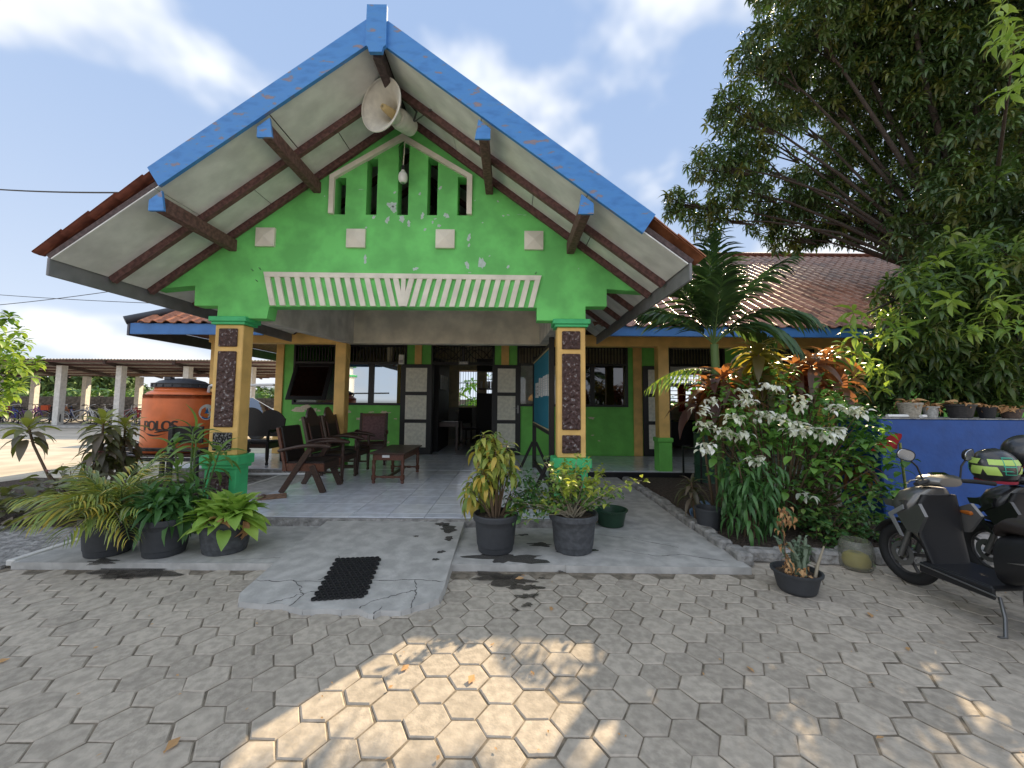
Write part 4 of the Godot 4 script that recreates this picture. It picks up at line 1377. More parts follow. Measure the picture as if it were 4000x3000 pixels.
func armchair(style: int, label: String, where: Vector3, turn: float) -> void:
	# faces +z before it is turned; 0 slanting legs and leather, 1 carved crest, 2 panelled back
	var o := thing("wooden_armchair", label, "chair", where, turn, "wooden chairs on the porch")
	var wood: Material = M.wood_dark
	if style == 0:
		block("seat", Vector3(-0.24, 0.36, -0.26), Vector3(0.24, 0.41, 0.27), M.leather, o, 0.015)
		block("seat_rail", Vector3(-0.27, 0.28, -0.28), Vector3(-0.235, 0.385, 0.28), M.wood_red, o)
		block("seat_rail", Vector3(0.235, 0.28, -0.28), Vector3(0.27, 0.385, 0.28), M.wood_red, o)
		block("seat_rail", Vector3(-0.235, 0.29, 0.24), Vector3(0.235, 0.38, 0.275), M.wood_dark, o)
		for s: float in [-1.0, 1.0]:
			beam("leg", Vector3(s * 0.285, 0.0, -0.27), Vector3(s * 0.275, 0.60, 0.10), 0.035, 0.07, wood, o)
			beam("leg", Vector3(s * 0.27, 0.0, 0.29), Vector3(s * 0.265, 0.36, 0.12), 0.04, 0.08, wood, o)
			beam("back_post", Vector3(s * 0.25, 0.28, -0.23), Vector3(s * 0.25, 0.86, -0.36), 0.035, 0.07, M.wood_red, o)
			var pts := []
			for i in 8:
				var f := i / 7.0
				pts.append(Vector3(s * (0.285 + 0.02 * f), 0.55 + 0.08 * sin(f * 2.2), lerpf(-0.33, 0.38, f)))
			rod("armrest", pts, [0.020, 0.022, 0.024, 0.026, 0.028, 0.03, 0.03, 0.022], wood, o, 8)
		var bk := block("backrest", Vector3(-0.235, 0.0, -0.02), Vector3(0.235, 0.52, 0.025), M.leather, o, 0.012)
		bk.position = Vector3(0, 0.62, -0.295)
		bk.rotation.x = -0.22
	else:
		block("seat", Vector3(-0.25, 0.38, -0.25), Vector3(0.25, 0.42, 0.27), M.leather if style == 1 else M.wood_dark, o, 0.012)
		for q in [[-0.27, -0.235, -0.27, 0.27], [0.235, 0.27, -0.27, 0.27]]:
			block("seat_rail", Vector3(q[0], 0.30, q[2]), Vector3(q[1], 0.385, q[3]), wood, o)
		block("seat_rail", Vector3(-0.235, 0.30, 0.24), Vector3(0.235, 0.38, 0.27), wood, o)
		var leg := [Vector2(0.0, 0.0), Vector2(0.02, 0.0), Vector2(0.027, 0.02), Vector2(0.018, 0.05), Vector2(0.022, 0.07), Vector2(0.026, 0.16), Vector2(0.03, 0.20), Vector2(0.03, 0.30), Vector2(0.03, 0.40), Vector2(0.02, 0.42), Vector2(0.028, 0.47), Vector2(0.02, 0.53), Vector2(0.026, 0.58), Vector2(0.018, 0.61)]
		for s: float in [-1.0, 1.0]:
			turned("leg", leg, wood, o, Vector3(s * 0.255, 0, 0.25), 12)
			beam("leg", Vector3(s * 0.25, 0.0, -0.30), Vector3(s * 0.25, 0.42, -0.24), 0.045, 0.045, wood, o)
			beam("back_post", Vector3(s * 0.25, 0.40, -0.24), Vector3(s * 0.25, 0.98, -0.38), 0.045, 0.05, wood, o)
			block("stretcher", Vector3(s * 0.255 - 0.012, 0.13, -0.27), Vector3(s * 0.255 + 0.012, 0.16, 0.24), wood, o)
			var pts := []
			for i in 9:
				var f := i / 8.0
				pts.append(Vector3(s * (0.26 + 0.03 * f), 0.60 + 0.05 * sin(f * 3.0) - 0.05 * maxf(0.0, f - 0.8), lerpf(-0.30, 0.36, f)))
			rod("armrest", pts, [0.018, 0.02, 0.022, 0.024, 0.026, 0.03, 0.033, 0.032, 0.018], wood, o, 8)
		if style == 1:
			# shaped back with a rounded crest
			var out := []
			for q in [[-0.23, 0.0], [0.23, 0.0], [0.235, 0.50], [0.21, 0.545], [0.165, 0.56], [0.15, 0.60], [0.11, 0.65], [0.06, 0.70], [0.0, 0.715], [-0.06, 0.70], [-0.11, 0.65], [-0.15, 0.60], [-0.165, 0.56], [-0.21, 0.545], [-0.235, 0.50]]:
				out.append(Vector2(q[0], q[1]))
			part("backrest", flat(out, Vector3.RIGHT, Vector3.UP, Vector3.ZERO, Vector3(0, 0, 0.03)), M.wood_dark, o, Vector3(0, 0.42, -0.26), Vector3(-0.23, 0, 0))
			part("back_panel", cbox(Vector3(0.30, 0.36, 0.02), 0.006), M.leather, o, Vector3(0, 0.66, -0.285), Vector3(-0.23, 0, 0))
			rod("back_groove", [Vector3(-0.19, 0.46, -0.225), Vector3(-0.19, 0.88, -0.325)], 0.012, M.wood_red, o, 6)
			rod("back_groove", [Vector3(0.19, 0.46, -0.225), Vector3(0.19, 0.88, -0.325)], 0.012, M.wood_red, o, 6)
		else:
			part("backrest", cbox(Vector3(0.50, 0.56, 0.03), 0.006), M.wood_red, o, Vector3(0, 0.70, -0.31), Vector3(-0.22, 0, 0))
			part("back_panel", cbox(Vector3(0.42, 0.46, 0.02), 0.006), M.red_leather, o, Vector3(0, 0.69, -0.293), Vector3(-0.22, 0, 0))


func porch_furniture() -> void:
	armchair(0, "dark wooden armchair with slanting legs and black leather back", Vector3(-2.79, FLOOR, -5.76), PI / 2)
	armchair(1, "carved wooden armchair next to the one with slanting legs", Vector3(-2.81, FLOOR, -6.47), PI / 2)
	armchair(1, "carved wooden armchair next to the one with reddish back panel", Vector3(-2.83, FLOOR, -7.12), PI / 2)
	armchair(2, "wooden armchair with a reddish panelled back against the green wall", Vector3(-2.75, FLOOR, -8.05), 0.25)
	# coffee table on turned legs
	var o := thing("coffee_table", "low reddish wooden table with turned legs on the porch", "table", Vector3(-1.84, FLOOR, -6.62))
	block("tabletop", Vector3(-0.27, 0.44, -0.56), Vector3(0.27, 0.465, 0.56), M.wood_dark, o, 0.006)
	for q in [[-0.23, -0.205, -0.50, 0.50], [0.205, 0.23, -0.50, 0.50], [-0.205, 0.205, 0.475, 0.50], [-0.205, 0.205, -0.50, -0.475]]:
		block("apron", Vector3(q[0], 0.345, q[2]), Vector3(q[1], 0.44, q[3]), M.wood_red, o, 0.003)
	var leg := [Vector2(0.0, 0.0), Vector2(0.018, 0.0), Vector2(0.028, 0.02), Vector2(0.02, 0.045), Vector2(0.03, 0.055), Vector2(0.034, 0.075), Vector2(0.034, 0.12), Vector2(0.02, 0.135), Vector2(0.026, 0.17), Vector2(0.03, 0.24), Vector2(0.022, 0.29), Vector2(0.028, 0.31), Vector2(0.03, 0.345)]
	for x: float in [-0.215, 0.215]:
		for z: float in [-0.485, 0.485]:
			turned("leg", leg, M.wood_red, o, Vector3(x, 0, z), 14)
	for z: float in [-0.485, 0.485]:
		turned("stretcher", [Vector2(0.0, -0.2), Vector2(0.016, -0.19), Vector2(0.012, -0.12), Vector2(0.022, -0.08), Vector2(0.018, 0.0), Vector2(0.022, 0.08), Vector2(0.012, 0.12), Vector2(0.016, 0.19), Vector2(0.0, 0.2)], M.wood_red, o, Vector3(0, 0.098, z), 12, false, Vector3(0, 0, PI / 2))
	block("stretcher", Vector3(-0.035, 0.085, -0.47), Vector3(0.035, 0.105, 0.47), M.wood_dark, o)
	block("number_plate", Vector3(-0.09, 0.385, 0.499), Vector3(0.02, 0.425, 0.504), M.white, o, 0.002)

	# long bench whose back has three carved waves
	o = thing("carved_bench", "black carved wooden bench with a wavy back on the veranda", "bench", Vector3(-5.30, FLOOR, -7.98))
	var out := [Vector2(-0.70, 0.0), Vector2(0.70, 0.0), Vector2(0.72, 0.36)]
	for i in 31:
		var f := i / 30.0
		var x := lerpf(0.70, -0.70, f)
		out.append(Vector2(x, 0.36 + 0.12 * pow(absf(sin(f * PI * 3.0)), 0.7) + 0.10 * sin(f * PI)))
	out.append(Vector2(-0.72, 0.36))
	part("backrest", flat(out, Vector3.RIGHT, Vector3.UP, Vector3.ZERO, Vector3(0, 0, 0.035)), M.wood_black, o, Vector3(0, 0.50, -0.24), Vector3(-0.14, 0, 0))
	block("seat", Vector3(-0.70, 0.40, -0.24), Vector3(0.70, 0.44, 0.25), M.wood_black, o)
	block("seat_rail", Vector3(-0.68, 0.32, 0.21), Vector3(0.68, 0.40, 0.24), M.wood_dark, o)
	for s: float in [-1.0, 1.0]:
		turned("leg", [Vector2(0.0, 0.0), Vector2(0.024, 0.0), Vector2(0.03, 0.03), Vector2(0.02, 0.06), Vector2(0.03, 0.12), Vector2(0.034, 0.32), Vector2(0.034, 0.42), Vector2(0.02, 0.45), Vector2(0.03, 0.52), Vector2(0.02, 0.62)], M.wood_black, o, Vector3(s * 0.67, 0, 0.22), 12)
		beam("leg", Vector3(s * 0.67, 0, -0.28), Vector3(s * 0.67, 0.5, -0.22), 0.05, 0.05, M.wood_black, o)
		rod("armrest", [Vector3(s * 0.68, 0.68, -0.26), Vector3(s * 0.69, 0.65, -0.05), Vector3(s * 0.70, 0.63, 0.15), Vector3(s * 0.71, 0.66, 0.30)], [0.022, 0.024, 0.03, 0.026], M.wood_black, o, 8)
		block("side_rail", Vector3(s * 0.67 - 0.015, 0.30, -0.24), Vector3(s * 0.67 + 0.015, 0.40, 0.22), M.wood_dark, o)

	var d := thing("wooden_plank", "short reddish plank lying at the porch edge beside the pots", "plank", on(1100, 1945, FLOOR) + Vector3(-0.12, 0.004, 0), 0.5)
	block("plank", Vector3(-0.16, 0.0, -0.11), Vector3(0.16, 0.022, 0.11), M.plywood, d, 0.004)
	block("plank_batten", Vector3(-0.12, 0.022, -0.10), Vector3(-0.08, 0.034, 0.10), M.wood_red, d, 0.003)
	var pp := thing("plastic_pipe", "white plastic pipe lying along the veranda step", "pipe", Vector3(-4.1, 0.075, -7.22), 0.05)
	rod("tube", [Vector3(-0.9, 0, 0.0), Vector3(0.88, 0, 0.0)], 0.022, M.pvc, pp, 12)
	rod("coupling", [Vector3(0.80, 0, 0.0), Vector3(0.90, 0, 0.0)], 0.027, M.pvc, pp, 12)


func rubber_mat() -> void:
	var lift := func(u: float, v: float) -> Vector3:
		var p := on(u, v, 0.06)
		for i in 3:
			p = on(u, v, 0.030 + (-p.z - 2.7) / 1.7 * 0.082)
		return p
	var tl: Vector3 = lift.call(1316, 2185)
	var tr: Vector3 = lift.call(1497, 2178)
	var bl: Vector3 = lift.call(1218, 2350)
	var br: Vector3 = lift.call(1436, 2335)
	var c := (tl + tr + bl + br) / 4.0
	var o := thing("rubber_mat", "black rubber ring mat lying on the concrete ramp", "doormat", c)
	var b := MB.new()
	for i in 9:
		for j in 17:
			var f := (i + 0.25 + 0.5 * (j % 2)) / 9.5
			var g := (j + 0.5) / 17.0
			var p := tl.lerp(tr, f).lerp(bl.lerp(br, f), g) - c + Vector3(0, 0.001, 0)
			var rows := []
			for e in [[0.0215, 0.0], [0.0215, 0.012], [0.0165, 0.012], [0.0165, 0.0]]:
				var ring := []
				for k in 10:
					var w := -TAU * k / 10.0
					ring.append(p + Vector3(cos(w) * e[0], e[1], sin(w) * e[0]))
				rows.append(ring)
			for k in 3:
				b.grid([rows[k], rows[k + 1]], true)
	part("ring_web", b.mesh(), M.rubber, o)


func water_tank() -> void:
	var at0 := Vector3(-5.28, 0.0, -6.55)
	var st := thing("tank_stand", "dark wooden bench frame under the orange water tank", "stand", at0)
	for x: float in [-0.72, 0.34, 0.72]:
		for z: float in [-0.5, 0.62]:
			block("leg", Vector3(x - 0.03, 0.03, z - 0.03), Vector3(x + 0.03, 0.98 if x == 0.34 and z > 0 else 0.66, z + 0.03), M.stand_steel, st)
	for y: float in [0.50, 0.64]:
		for z: float in [-0.5, 0.62]:
			block("rail", Vector3(-0.78, y - 0.025, z - 0.022), Vector3(0.78, y + 0.025, z + 0.022), M.stand_steel, st)
		for x: float in [-0.75, 0.75]:
			block("rail", Vector3(x - 0.024, y - 0.024, -0.47), Vector3(x + 0.024, y + 0.024, 0.595), M.stand_steel, st)
	for i in 7:
		block("plank", Vector3(-0.74, 0.526, -0.46 + i * 0.15), Vector3(0.74, 0.55, -0.34 + i * 0.15), M.wood_dark, st)
	block("back_board", Vector3(0.35, 0.74, 0.60), Vector3(0.80, 0.98, 0.625), M.wood_black, st)
	var o := thing("water_tank", "orange plastic water tank with a black screw lid and POLOS print", "water tank", at0 + Vector3(-0.03, 0.552, 0.02))
	var R := 0.475
	var body := [Vector2(0.0, 0.0), Vector2(R - 0.03, 0.0), Vector2(R, 0.03)]
	for k in 4:
		var y := 0.03 + k * 0.22
		body.append_array([Vector2(R, y + 0.06), Vector2(R, y + 0.20)])
	body.append_array([Vector2(R, 0.83), Vector2(R - 0.01, 0.88), Vector2(R - 0.05, 0.925), Vector2(0.38, 0.95), Vector2(0.36, 0.955), Vector2(0.35, 0.96), Vector2(0.345, 1.03), Vector2(0.0, 1.03)])
	turned("tank_body", body, M.tank_orange, o, Vector3.ZERO, 56, true)
	turned("lid", [Vector2(0.33, 1.0), Vector2(0.375, 1.0), Vector2(0.38, 1.01), Vector2(0.38, 1.055), Vector2(0.395, 1.06), Vector2(0.395, 1.07), Vector2(0.34, 1.075), Vector2(0.29, 1.11), Vector2(0.18, 1.14), Vector2(0.08, 1.155), Vector2(0.0, 1.158)], M.tank_lid, o, Vector3.ZERO, 48)
	for k in 20:
		var w := TAU * k / 20.0
		part("lid_lug", cbox(Vector3(0.016, 0.045, 0.02), 0.003), M.tank_lid, o, Vector3(cos(w) * 0.386, 1.032, sin(w) * 0.386), Vector3(0, -w, 0))
	block("lid_knob", Vector3(-0.10, 1.12, 0.16), Vector3(0.0, 1.165, 0.25), M.tank_lid, o)
	# lettering that follows the round wall: each letter is bent over the tank
	var face := atan2(at0.x - 0.03, at0.z)   # the side that faces the camera
	for i in 5:
		var t: String = "POLOS"[i]
		var w := 0.89 + 0.98 - i * 0.21
		var n := Vector3(cos(w), 0, sin(w))
		letters(t, 0.20, M.print_dark, o, n * (R - 0.002) + Vector3(0, 0.42, 0), Vector3(0, PI / 2 - w, 0), true, 0.012)
	for k in 2:
		var pts := []
		for i in 12:
			var f := i / 11.0
			var w := 0.89 + 0.95 - 0.28 * k - f * 0.60
			pts.append(Vector3(cos(w) * R, 0.31 - 0.03 * sin(f * PI) * (1 if k == 0 else -1) + 0.01 * k, sin(w) * R))
		rod("wave_mark", pts, [0.004, 0.008, 0.012, 0.014, 0.014, 0.012, 0.010, 0.008, 0.006, 0.004, 0.003, 0.002], M.print_dark, o, 6)
	# round sticker with a blue triangle
	var ws := 0.89 - 0.72
	var nn := Vector3(cos(ws), 0, sin(ws))
	var tt := Vector3(-sin(ws), 0, cos(ws)) * -1.0
	var disc := []
	for i in 28:
		disc.append(Vector2(cos(TAU * i / 28.0), sin(TAU * i / 28.0)))
	var bent := func(poly: Array, s: float, off: Vector2, lift: float) -> ArrayMesh:
		var b := MB.new()
		var pv := PackedVector2Array(poly)
		var tri := Geometry2D.triangulate_polygon(pv)
		for i in range(0, tri.size(), 3):
			var q := []
			for k in 3:
				var e: Vector2 = pv[tri[i + k]] * s + off
				var a := ws - e.x / R
				q.append(Vector3(cos(a) * (R + lift), 0.62 + e.y, sin(a) * (R + lift)))
			if (q[1] - q[0]).cross(q[2] - q[0]).dot(q[0] * Vector3(1, 0, 1)) < 0:
				b.tri(q[0], q[2], q[1])
			else:
				b.tri(q[0], q[1], q[2])
		return b.mesh()
	part("sticker", bent.call(disc, 0.125, Vector2.ZERO, 0.003), M.white, o)
	part("sticker_triangle", bent.call([Vector2(-0.8, -0.7), Vector2(0.8, -0.7), Vector2(0.1, 1.1)], 0.048, Vector2(0.0, 0.015), 0.005), M.print_blue, o)
	part("sticker_print", bent.call([Vector2(-1, -0.35), Vector2(1, -0.35), Vector2(1, 0.35), Vector2(-1, 0.35)], 0.04, Vector2(0, -0.045), 0.005), M.print_orange, o)
	var arc := []
	for i in 9:
		arc.append(Vector2(cos(PI + PI * 0.25 + i * PI / 16.0), sin(PI + PI * 0.25 + i * PI / 16.0)))
	for i in 9:
		arc.append(Vector2(cos(PI * 1.75 - i * PI / 16.0), sin(PI * 1.75 - i * PI / 16.0)) * 0.84)
	part("sticker_print", bent.call(arc, 0.112, Vector2.ZERO, 0.005), M.print_blue, o)
	rod("inlet_pipe", [Vector3(0.40, 0.93, -0.02), Vector3(0.43, 1.03, 0.0), Vector3(0.46, 1.045, 0.0), Vector3(1.5, 1.06, 0.05)], 0.022, M.pvc, o, 10)


func yard_things() -> void:
	var p := on(2395, 2062, 0.05)
	var o := thing("plastic_basin", "round dark green plastic basin on the concrete by the pots", "basin", Vector3(p.x, 0.052, p.z - 0.10))
	turned("basin", [Vector2(0.0, 0.0), Vector2(0.125, 0.0), Vector2(0.135, 0.01), Vector2(0.165, 0.155), Vector2(0.182, 0.16), Vector2(0.184, 0.172), Vector2(0.172, 0.175), Vector2(0.162, 0.168), Vector2(0.13, 0.02), Vector2(0.0, 0.012)], surf("basin_green", lin(0.018, 0.055, 0.03), 0.4, "mottle", 2.0), o, Vector3.ZERO, 40)
	part("water", flat(blob(24, 0.147, 0.0), Vector3.RIGHT, Vector3.FORWARD, Vector3(0, 0.085, 0), Vector3(0, 0.001, 0)), surf("basin_water", lin(0.02, 0.05, 0.035), 0.04), o)

	p = on(2735, 2022, 0.07)
	o = thing("overturned_bucket", "small pale blue bucket lying on its side in the bed", "bucket", Vector3(p.x, 0.15, p.z), 0.4)
	turned("bucket", [Vector2(0.0, -0.10), Vector2(0.06, -0.10), Vector2(0.085, 0.08), Vector2(0.092, 0.085), Vector2(0.09, 0.10), Vector2(0.08, 0.09), Vector2(0.055, -0.085), Vector2(0.0, -0.085)], surf("bucket_blue", lin(0.20, 0.32, 0.52), 0.5, "mottle", 3.0), o, Vector3.ZERO, 28, false, Vector3(0, 0, -1.35))

	p = on(3378, 2235)
	o = thing("plastic_jar", "dusty plastic jar with a yellow bag inside by the bed", "jar", Vector3(p.x, 0.0, p.z - 0.08), 0.3)
	turned("jar", [Vector2(0.0, 0.0), Vector2(0.10, 0.0), Vector2(0.115, 0.02), Vector2(0.12, 0.14), Vector2(0.115, 0.20), Vector2(0.10, 0.235), Vector2(0.095, 0.235), Vector2(0.108, 0.19)], surf("jar_plastic", lin(0.22, 0.22, 0.18, 0.5), 0.3, "", 1.0, 0.0, {"transparency": BaseMaterial3D.TRANSPARENCY_ALPHA}), o, Vector3.ZERO, 28, true)
	var b := MB.new()
	var rows := []
	for i in 7:
		var ring := []
		for k in 14:
			var w := -TAU * k / 14.0
			var r: float = [0.0, 0.085, 0.098, 0.10, 0.09, 0.06, 0.0][i] * rnd(0.88, 1.06)
			ring.append(Vector3(cos(w) * r, [0.012, 0.015, 0.04, 0.075, 0.11, 0.13, 0.135][i], sin(w) * r))
		rows.append(ring)
	b.grid(rows, true)
	part("yellow_bag", b.mesh(), surf("bag_yellow", lin(0.55, 0.45, 0.06), 0.5), o)

	# blue wall with old pots on its top
	var wz := -4.62
	var bw := thing("blue_wall", "low royal blue painted garden wall behind the scooters", "wall", Vector3(4.2, 0, wz))
	block("wall_body", Vector3(-0.02, 0.0, -0.6), Vector3(5.0, 1.21, 0.0), M.blue_wall, bw, 0.012)
	part("wall_cap", cbox(Vector3(5.02, 0.012, 0.61), 0.003), M.concrete_dark, bw, Vector3(2.49, 1.2165, -0.3))
	var top := 1.224
	var pots := [[3558, 1618, 0.115, 0.175, "wide pale grey plastic pot of dry leaves on blue wall", "pot_cream", lin(0.46, 0.42, 0.35)], [3640, 1620, 0.075, 0.135, "white painted pot with a faded flower on blue wall", "pot_white", lin(0.52, 0.52, 0.50)], [3757, 1625, 0.13, 0.16, "dark grey pot with drooping withered plant on blue wall", "pot_grey", lin(0.045, 0.042, 0.042)], [3860, 1628, 0.085, 0.13, "black pot with curling pale dead leaves on blue wall", "pot_black", lin(0.02, 0.02, 0.025)], [3955, 1628, 0.10, 0.11, "low brown pot next to the black pot on blue wall", "pot_brown", lin(0.12, 0.085, 0.07)]]
	for q in pots:
		var g := at(q[0], q[1], 4.75)
		var t := thing("old_pot", q[4], "flower pot", Vector3(g.x, top, -4.76))
		var r: float = q[2]
		var h: float = q[3]
		turned("pot", [Vector2(0.0, 0.0), Vector2(r * 0.72, 0.0), Vector2(r * 0.97, h * 0.86), Vector2(r * 1.04, h * 0.87), Vector2(r * 1.05, h), Vector2(r * 0.96, h), Vector2(r * 0.9, h * 0.85), Vector2(0.0, h * 0.84)], surf(q[5], q[6], 0.6, "strong", 4.0), t, Vector3.ZERO, 26)
		var xf := []
		for i in 16:
			var w := rnd(0, TAU)
			xf.append(aimed(Vector3(cos(w) * r * rnd(0.2, 0.8), h * 0.9 + rnd(0.0, 0.03), sin(w) * r * 0.6), around(w, rnd(-0.3, 1.2)), rnd(-1, 1), rnd(0.5, 1.1)))
		foliage(t, leaf(0.10, 0.045, 4, 0.9, 0.8), "dry", xf, 40)
	var pr := thing("pipe_offcut", "two short white pipe offcuts lying on the blue wall top", "pipe", at(3480, 1628, 4.70) * Vector3(1, 0, 0) + Vector3(0, top + 0.02, -4.70), 0.1)
	rod("tube", [Vector3(-0.05, 0, 0), Vector3(0.22, 0, 0.0)], 0.019, M.pvc, pr, 10)
	rod("tube", [Vector3(0.30, 0, 0.07), Vector3(0.38, 0.0, 0.055)], 0.019, M.pvc, pr, 10)

	var fl := thing("red_flag", "red cloth tied to a green bamboo stick before the blue wall", "flag", Vector3(at(3530, 1900, 4.4).x, 0.0, -4.4))
	var hook := at(3515, 1730, 4.4) - fl.position
	var foot := Vector3(0.03, 0.05, 0.02)
	rod("bamboo_stick", [foot, foot.lerp(hook, 0.25), foot.lerp(hook, 0.5), foot.lerp(hook, 0.75), hook], 0.013, surf("bamboo", lin(0.22, 0.26, 0.06), 0.5, "strong", 4.0), fl, 8)
	b = MB.new()
	rows = []
	for i in 9:
		var line := []
		for k in 7:
			var f := i / 8.0
			var g := k / 6.0 - 0.5
			line.append(hook + Vector3(-0.30 * f, 0.02 - 0.07 * f + g * (0.16 - 0.10 * f + 0.04 * sin(f * 9.0)), 0.03 * sin(f * 7.0 + g * 4.0)))
		rows.append(line)
	b.grid(rows)
	part("cloth", b.mesh(), surf("flag_red", lin(0.36, 0.012, 0.015), 0.85, "fine", 5.0), fl)

	var rl := thing("steel_railing", "low chrome steel railing beyond the end of the blue wall", "railing", Vector3(4.2, 0.07, -5.4))
	for y: float in [0.62, 0.92]:
		rod("rail", [Vector3(-1.0, y, 0), Vector3(0.4, y, 0)], 0.02, M.steel, rl, 10)
	for x: float in [-0.95, -0.25, 0.35]:
		rod("post", [Vector3(x, 0, 0), Vector3(x, 0.92, 0)], 0.02, M.steel, rl, 10)

	var db := thing("storage_drum", "dull green steel drum in a black frame by the veranda", "drum", Vector3(3.42, 0.05, -6.95))
	turned("drum_body", [Vector2(0.0, 0.0), Vector2(0.29, 0.0), Vector2(0.30, 0.02), Vector2(0.29, 0.04), Vector2(0.29, 0.27), Vector2(0.305, 0.29), Vector2(0.29, 0.31), Vector2(0.29, 0.54), Vector2(0.305, 0.56), Vector2(0.29, 0.58), Vector2(0.29, 0.80), Vector2(0.30, 0.82), Vector2(0.0, 0.82)], surf("drum_green", lin(0.035, 0.105, 0.065), 0.5, "strong", 1.5), db, Vector3.ZERO, 36)
	for x: float in [-0.36, 0.36]:
		for z: float in [-0.34, 0.34]:
			block("frame_leg", Vector3(x - 0.015, -0.04, z - 0.015), Vector3(x + 0.015, 0.58, z + 0.015), M.black_frame, db)
	for z: float in [-0.34, 0.34]:
		block("frame_rail", Vector3(-0.345, 0.545, z - 0.013), Vector3(0.345, 0.575, z + 0.013), M.black_frame, db)
	for x: float in [-0.36, 0.36]:
		block("frame_rail", Vector3(x - 0.013, 0.545, -0.325), Vector3(x + 0.013, 0.575, 0.325), M.black_frame, db)


func indoor_things() -> void:
	var o := thing("office_desk", "dark wooden desk just inside the double doors", "desk", Vector3(-1.62, FLOOR, -10.6))
	block("desktop", Vector3(-0.5, 0.72, -0.5), Vector3(0.30, 0.75, 0.5), M.dusk_glass, o)
	for x: float in [-0.46, 0.26]:
		for z: float in [-0.46, 0.46]:
			block("leg", Vector3(x - 0.03, 0, z - 0.03), Vector3(x + 0.03, 0.72, z + 0.03), M.wood_dark, o)
	block("apron", Vector3(-0.44, 0.60, 0.43), Vector3(0.24, 0.72, 0.45), M.wood_dark, o)
	block("footrail", Vector3(0.24, 0.12, -0.43), Vector3(0.28, 0.16, 0.43), M.wood_dark, o)
	o = thing("display_case", "black cabinet with framed sheets inside the office door", "cabinet", Vector3(-1.98, FLOOR, -10.9))
	block("case", Vector3(-0.2, 0, -0.7), Vector3(0.18, 2.3, 0.9), M.wood_black, o)
	for i in 4:
		part("framed_sheet", cbox(Vector3(0.01, 0.36, 0.22), 0.002), M.paper, o, Vector3(0.19, 1.72, 0.65 - i * 0.3))
	o = thing("dark_cupboard", "tall dark cupboard beside the far office window", "cupboard", Vector3(-0.62, FLOOR, -13.1))
	block("case", Vector3(-0.50, 0, -0.25), Vector3(0.55, 1.5, 0.25), M.wood_black, o)
	block("shelf_board", Vector3(-0.45, 1.62, -0.22), Vector3(0.55, 1.66, 0.22), M.wood_dark, o)
	for i in 8:
		part("file_box", cbox(Vector3(0.06, 0.22, 0.2), 0.004), [M.paper, M.horn_core, M.door_panel][i % 3], o, Vector3(-0.36 + i * 0.085, 1.78, 0.0), Vector3(0, 0, rnd(-0.05, 0.05)))
	block("top_board", Vector3(-0.5, 2.2, -0.25), Vector3(0.55, 2.6, 0.25), M.wood_black, o)
	o = thing("office_chair", "dark chair standing between the desk and the far wall", "chair", Vector3(-1.25, FLOOR, -11.9), 0.6)
	block("seat", Vector3(-0.22, 0.42, -0.22), Vector3(0.22, 0.47, 0.22), M.wood_black, o)
	block("backrest", Vector3(-0.22, 0.6, -0.24), Vector3(0.22, 1.05, -0.20), M.wood_black, o, 0.02)
	for x: float in [-0.19, 0.19]:
		block("leg", Vector3(x - 0.02, 0, -0.21), Vector3(x + 0.02, 0.62, -0.17), M.wood_black, o)
		block("leg", Vector3(x - 0.02, 0, 0.17), Vector3(x + 0.02, 0.42, 0.21), M.wood_black, o)
	o = thing("wash_basin", "white wash basin on the office back wall", "sink", Vector3(-1.62, FLOOR + 0.78, -13.35))
	turned("bowl", [Vector2(0.0, 0.0), Vector2(0.08, 0.0), Vector2(0.2, 0.10), Vector2(0.25, 0.15), Vector2(0.25, 0.17), Vector2(0.21, 0.16), Vector2(0.0, 0.05)], M.white, o, Vector3.ZERO, 24)
	rod("tap", [Vector3(0.0, 0.20, -0.2), Vector3(0.0, 0.34, -0.2), Vector3(0.0, 0.34, -0.08)], 0.014, M.chrome, o, 8)
	rod("drain", [Vector3(0, 0, 0), Vector3(0, -0.2, 0), Vector3(0.03, -0.3, -0.2)], 0.02, M.pvc, o, 8)
	o = thing("water_bottle", "clear plastic water bottle on the office floor", "bottle", Vector3(-0.95, FLOOR, -12.6))
	turned("bottle", [Vector2(0.0, 0.0), Vector2(0.045, 0.0), Vector2(0.045, 0.22), Vector2(0.02, 0.28), Vector2(0.016, 0.32)], surf("bottle_plastic", lin(0.5, 0.65, 0.8, 0.4), 0.1, "", 1.0, 0.0, {"transparency": BaseMaterial3D.TRANSPARENCY_ALPHA}), o, Vector3.ZERO, 16)
	turned("cap", [Vector2(0.017, 0.315), Vector2(0.018, 0.335), Vector2(0.0, 0.336)], M.print_blue, o, Vector3.ZERO, 12)
	o = thing("classroom_desk", "black desk seen through the open second door", "desk", Vector3(4.5, FLOOR, -11.2))
	block("desktop", Vector3(-0.8, 0.74, -0.35), Vector3(0.8, 0.78, 0.35), M.dusk_glass, o)
	block("front_panel", Vector3(-0.75, 0.1, 0.30), Vector3(0.75, 0.74, 0.33), M.wood_black, o)
	block("side_panel", Vector3(-0.78, 0.0, -0.33), Vector3(-0.74, 0.74, 0.33), M.wood_black, o)
	block("side_panel", Vector3(0.74, 0.0, -0.33), Vector3(0.78, 0.74, 0.33), M.wood_black, o)

	# a woman in an ochre headscarf and dress, standing in the second doorway
	var skin := surf("skin", lin(0.42, 0.24, 0.15), 0.6)
	var cloth := surf("ochre_cloth", lin(0.28, 0.145, 0.04), 0.85, "fine", 4.0)
	o = thing("person", "person in an ochre headscarf and brown dress inside the second doorway", "person", Vector3(4.98, FLOOR, -10.35), -0.35)
	var b := MB.new()
	var rows := []
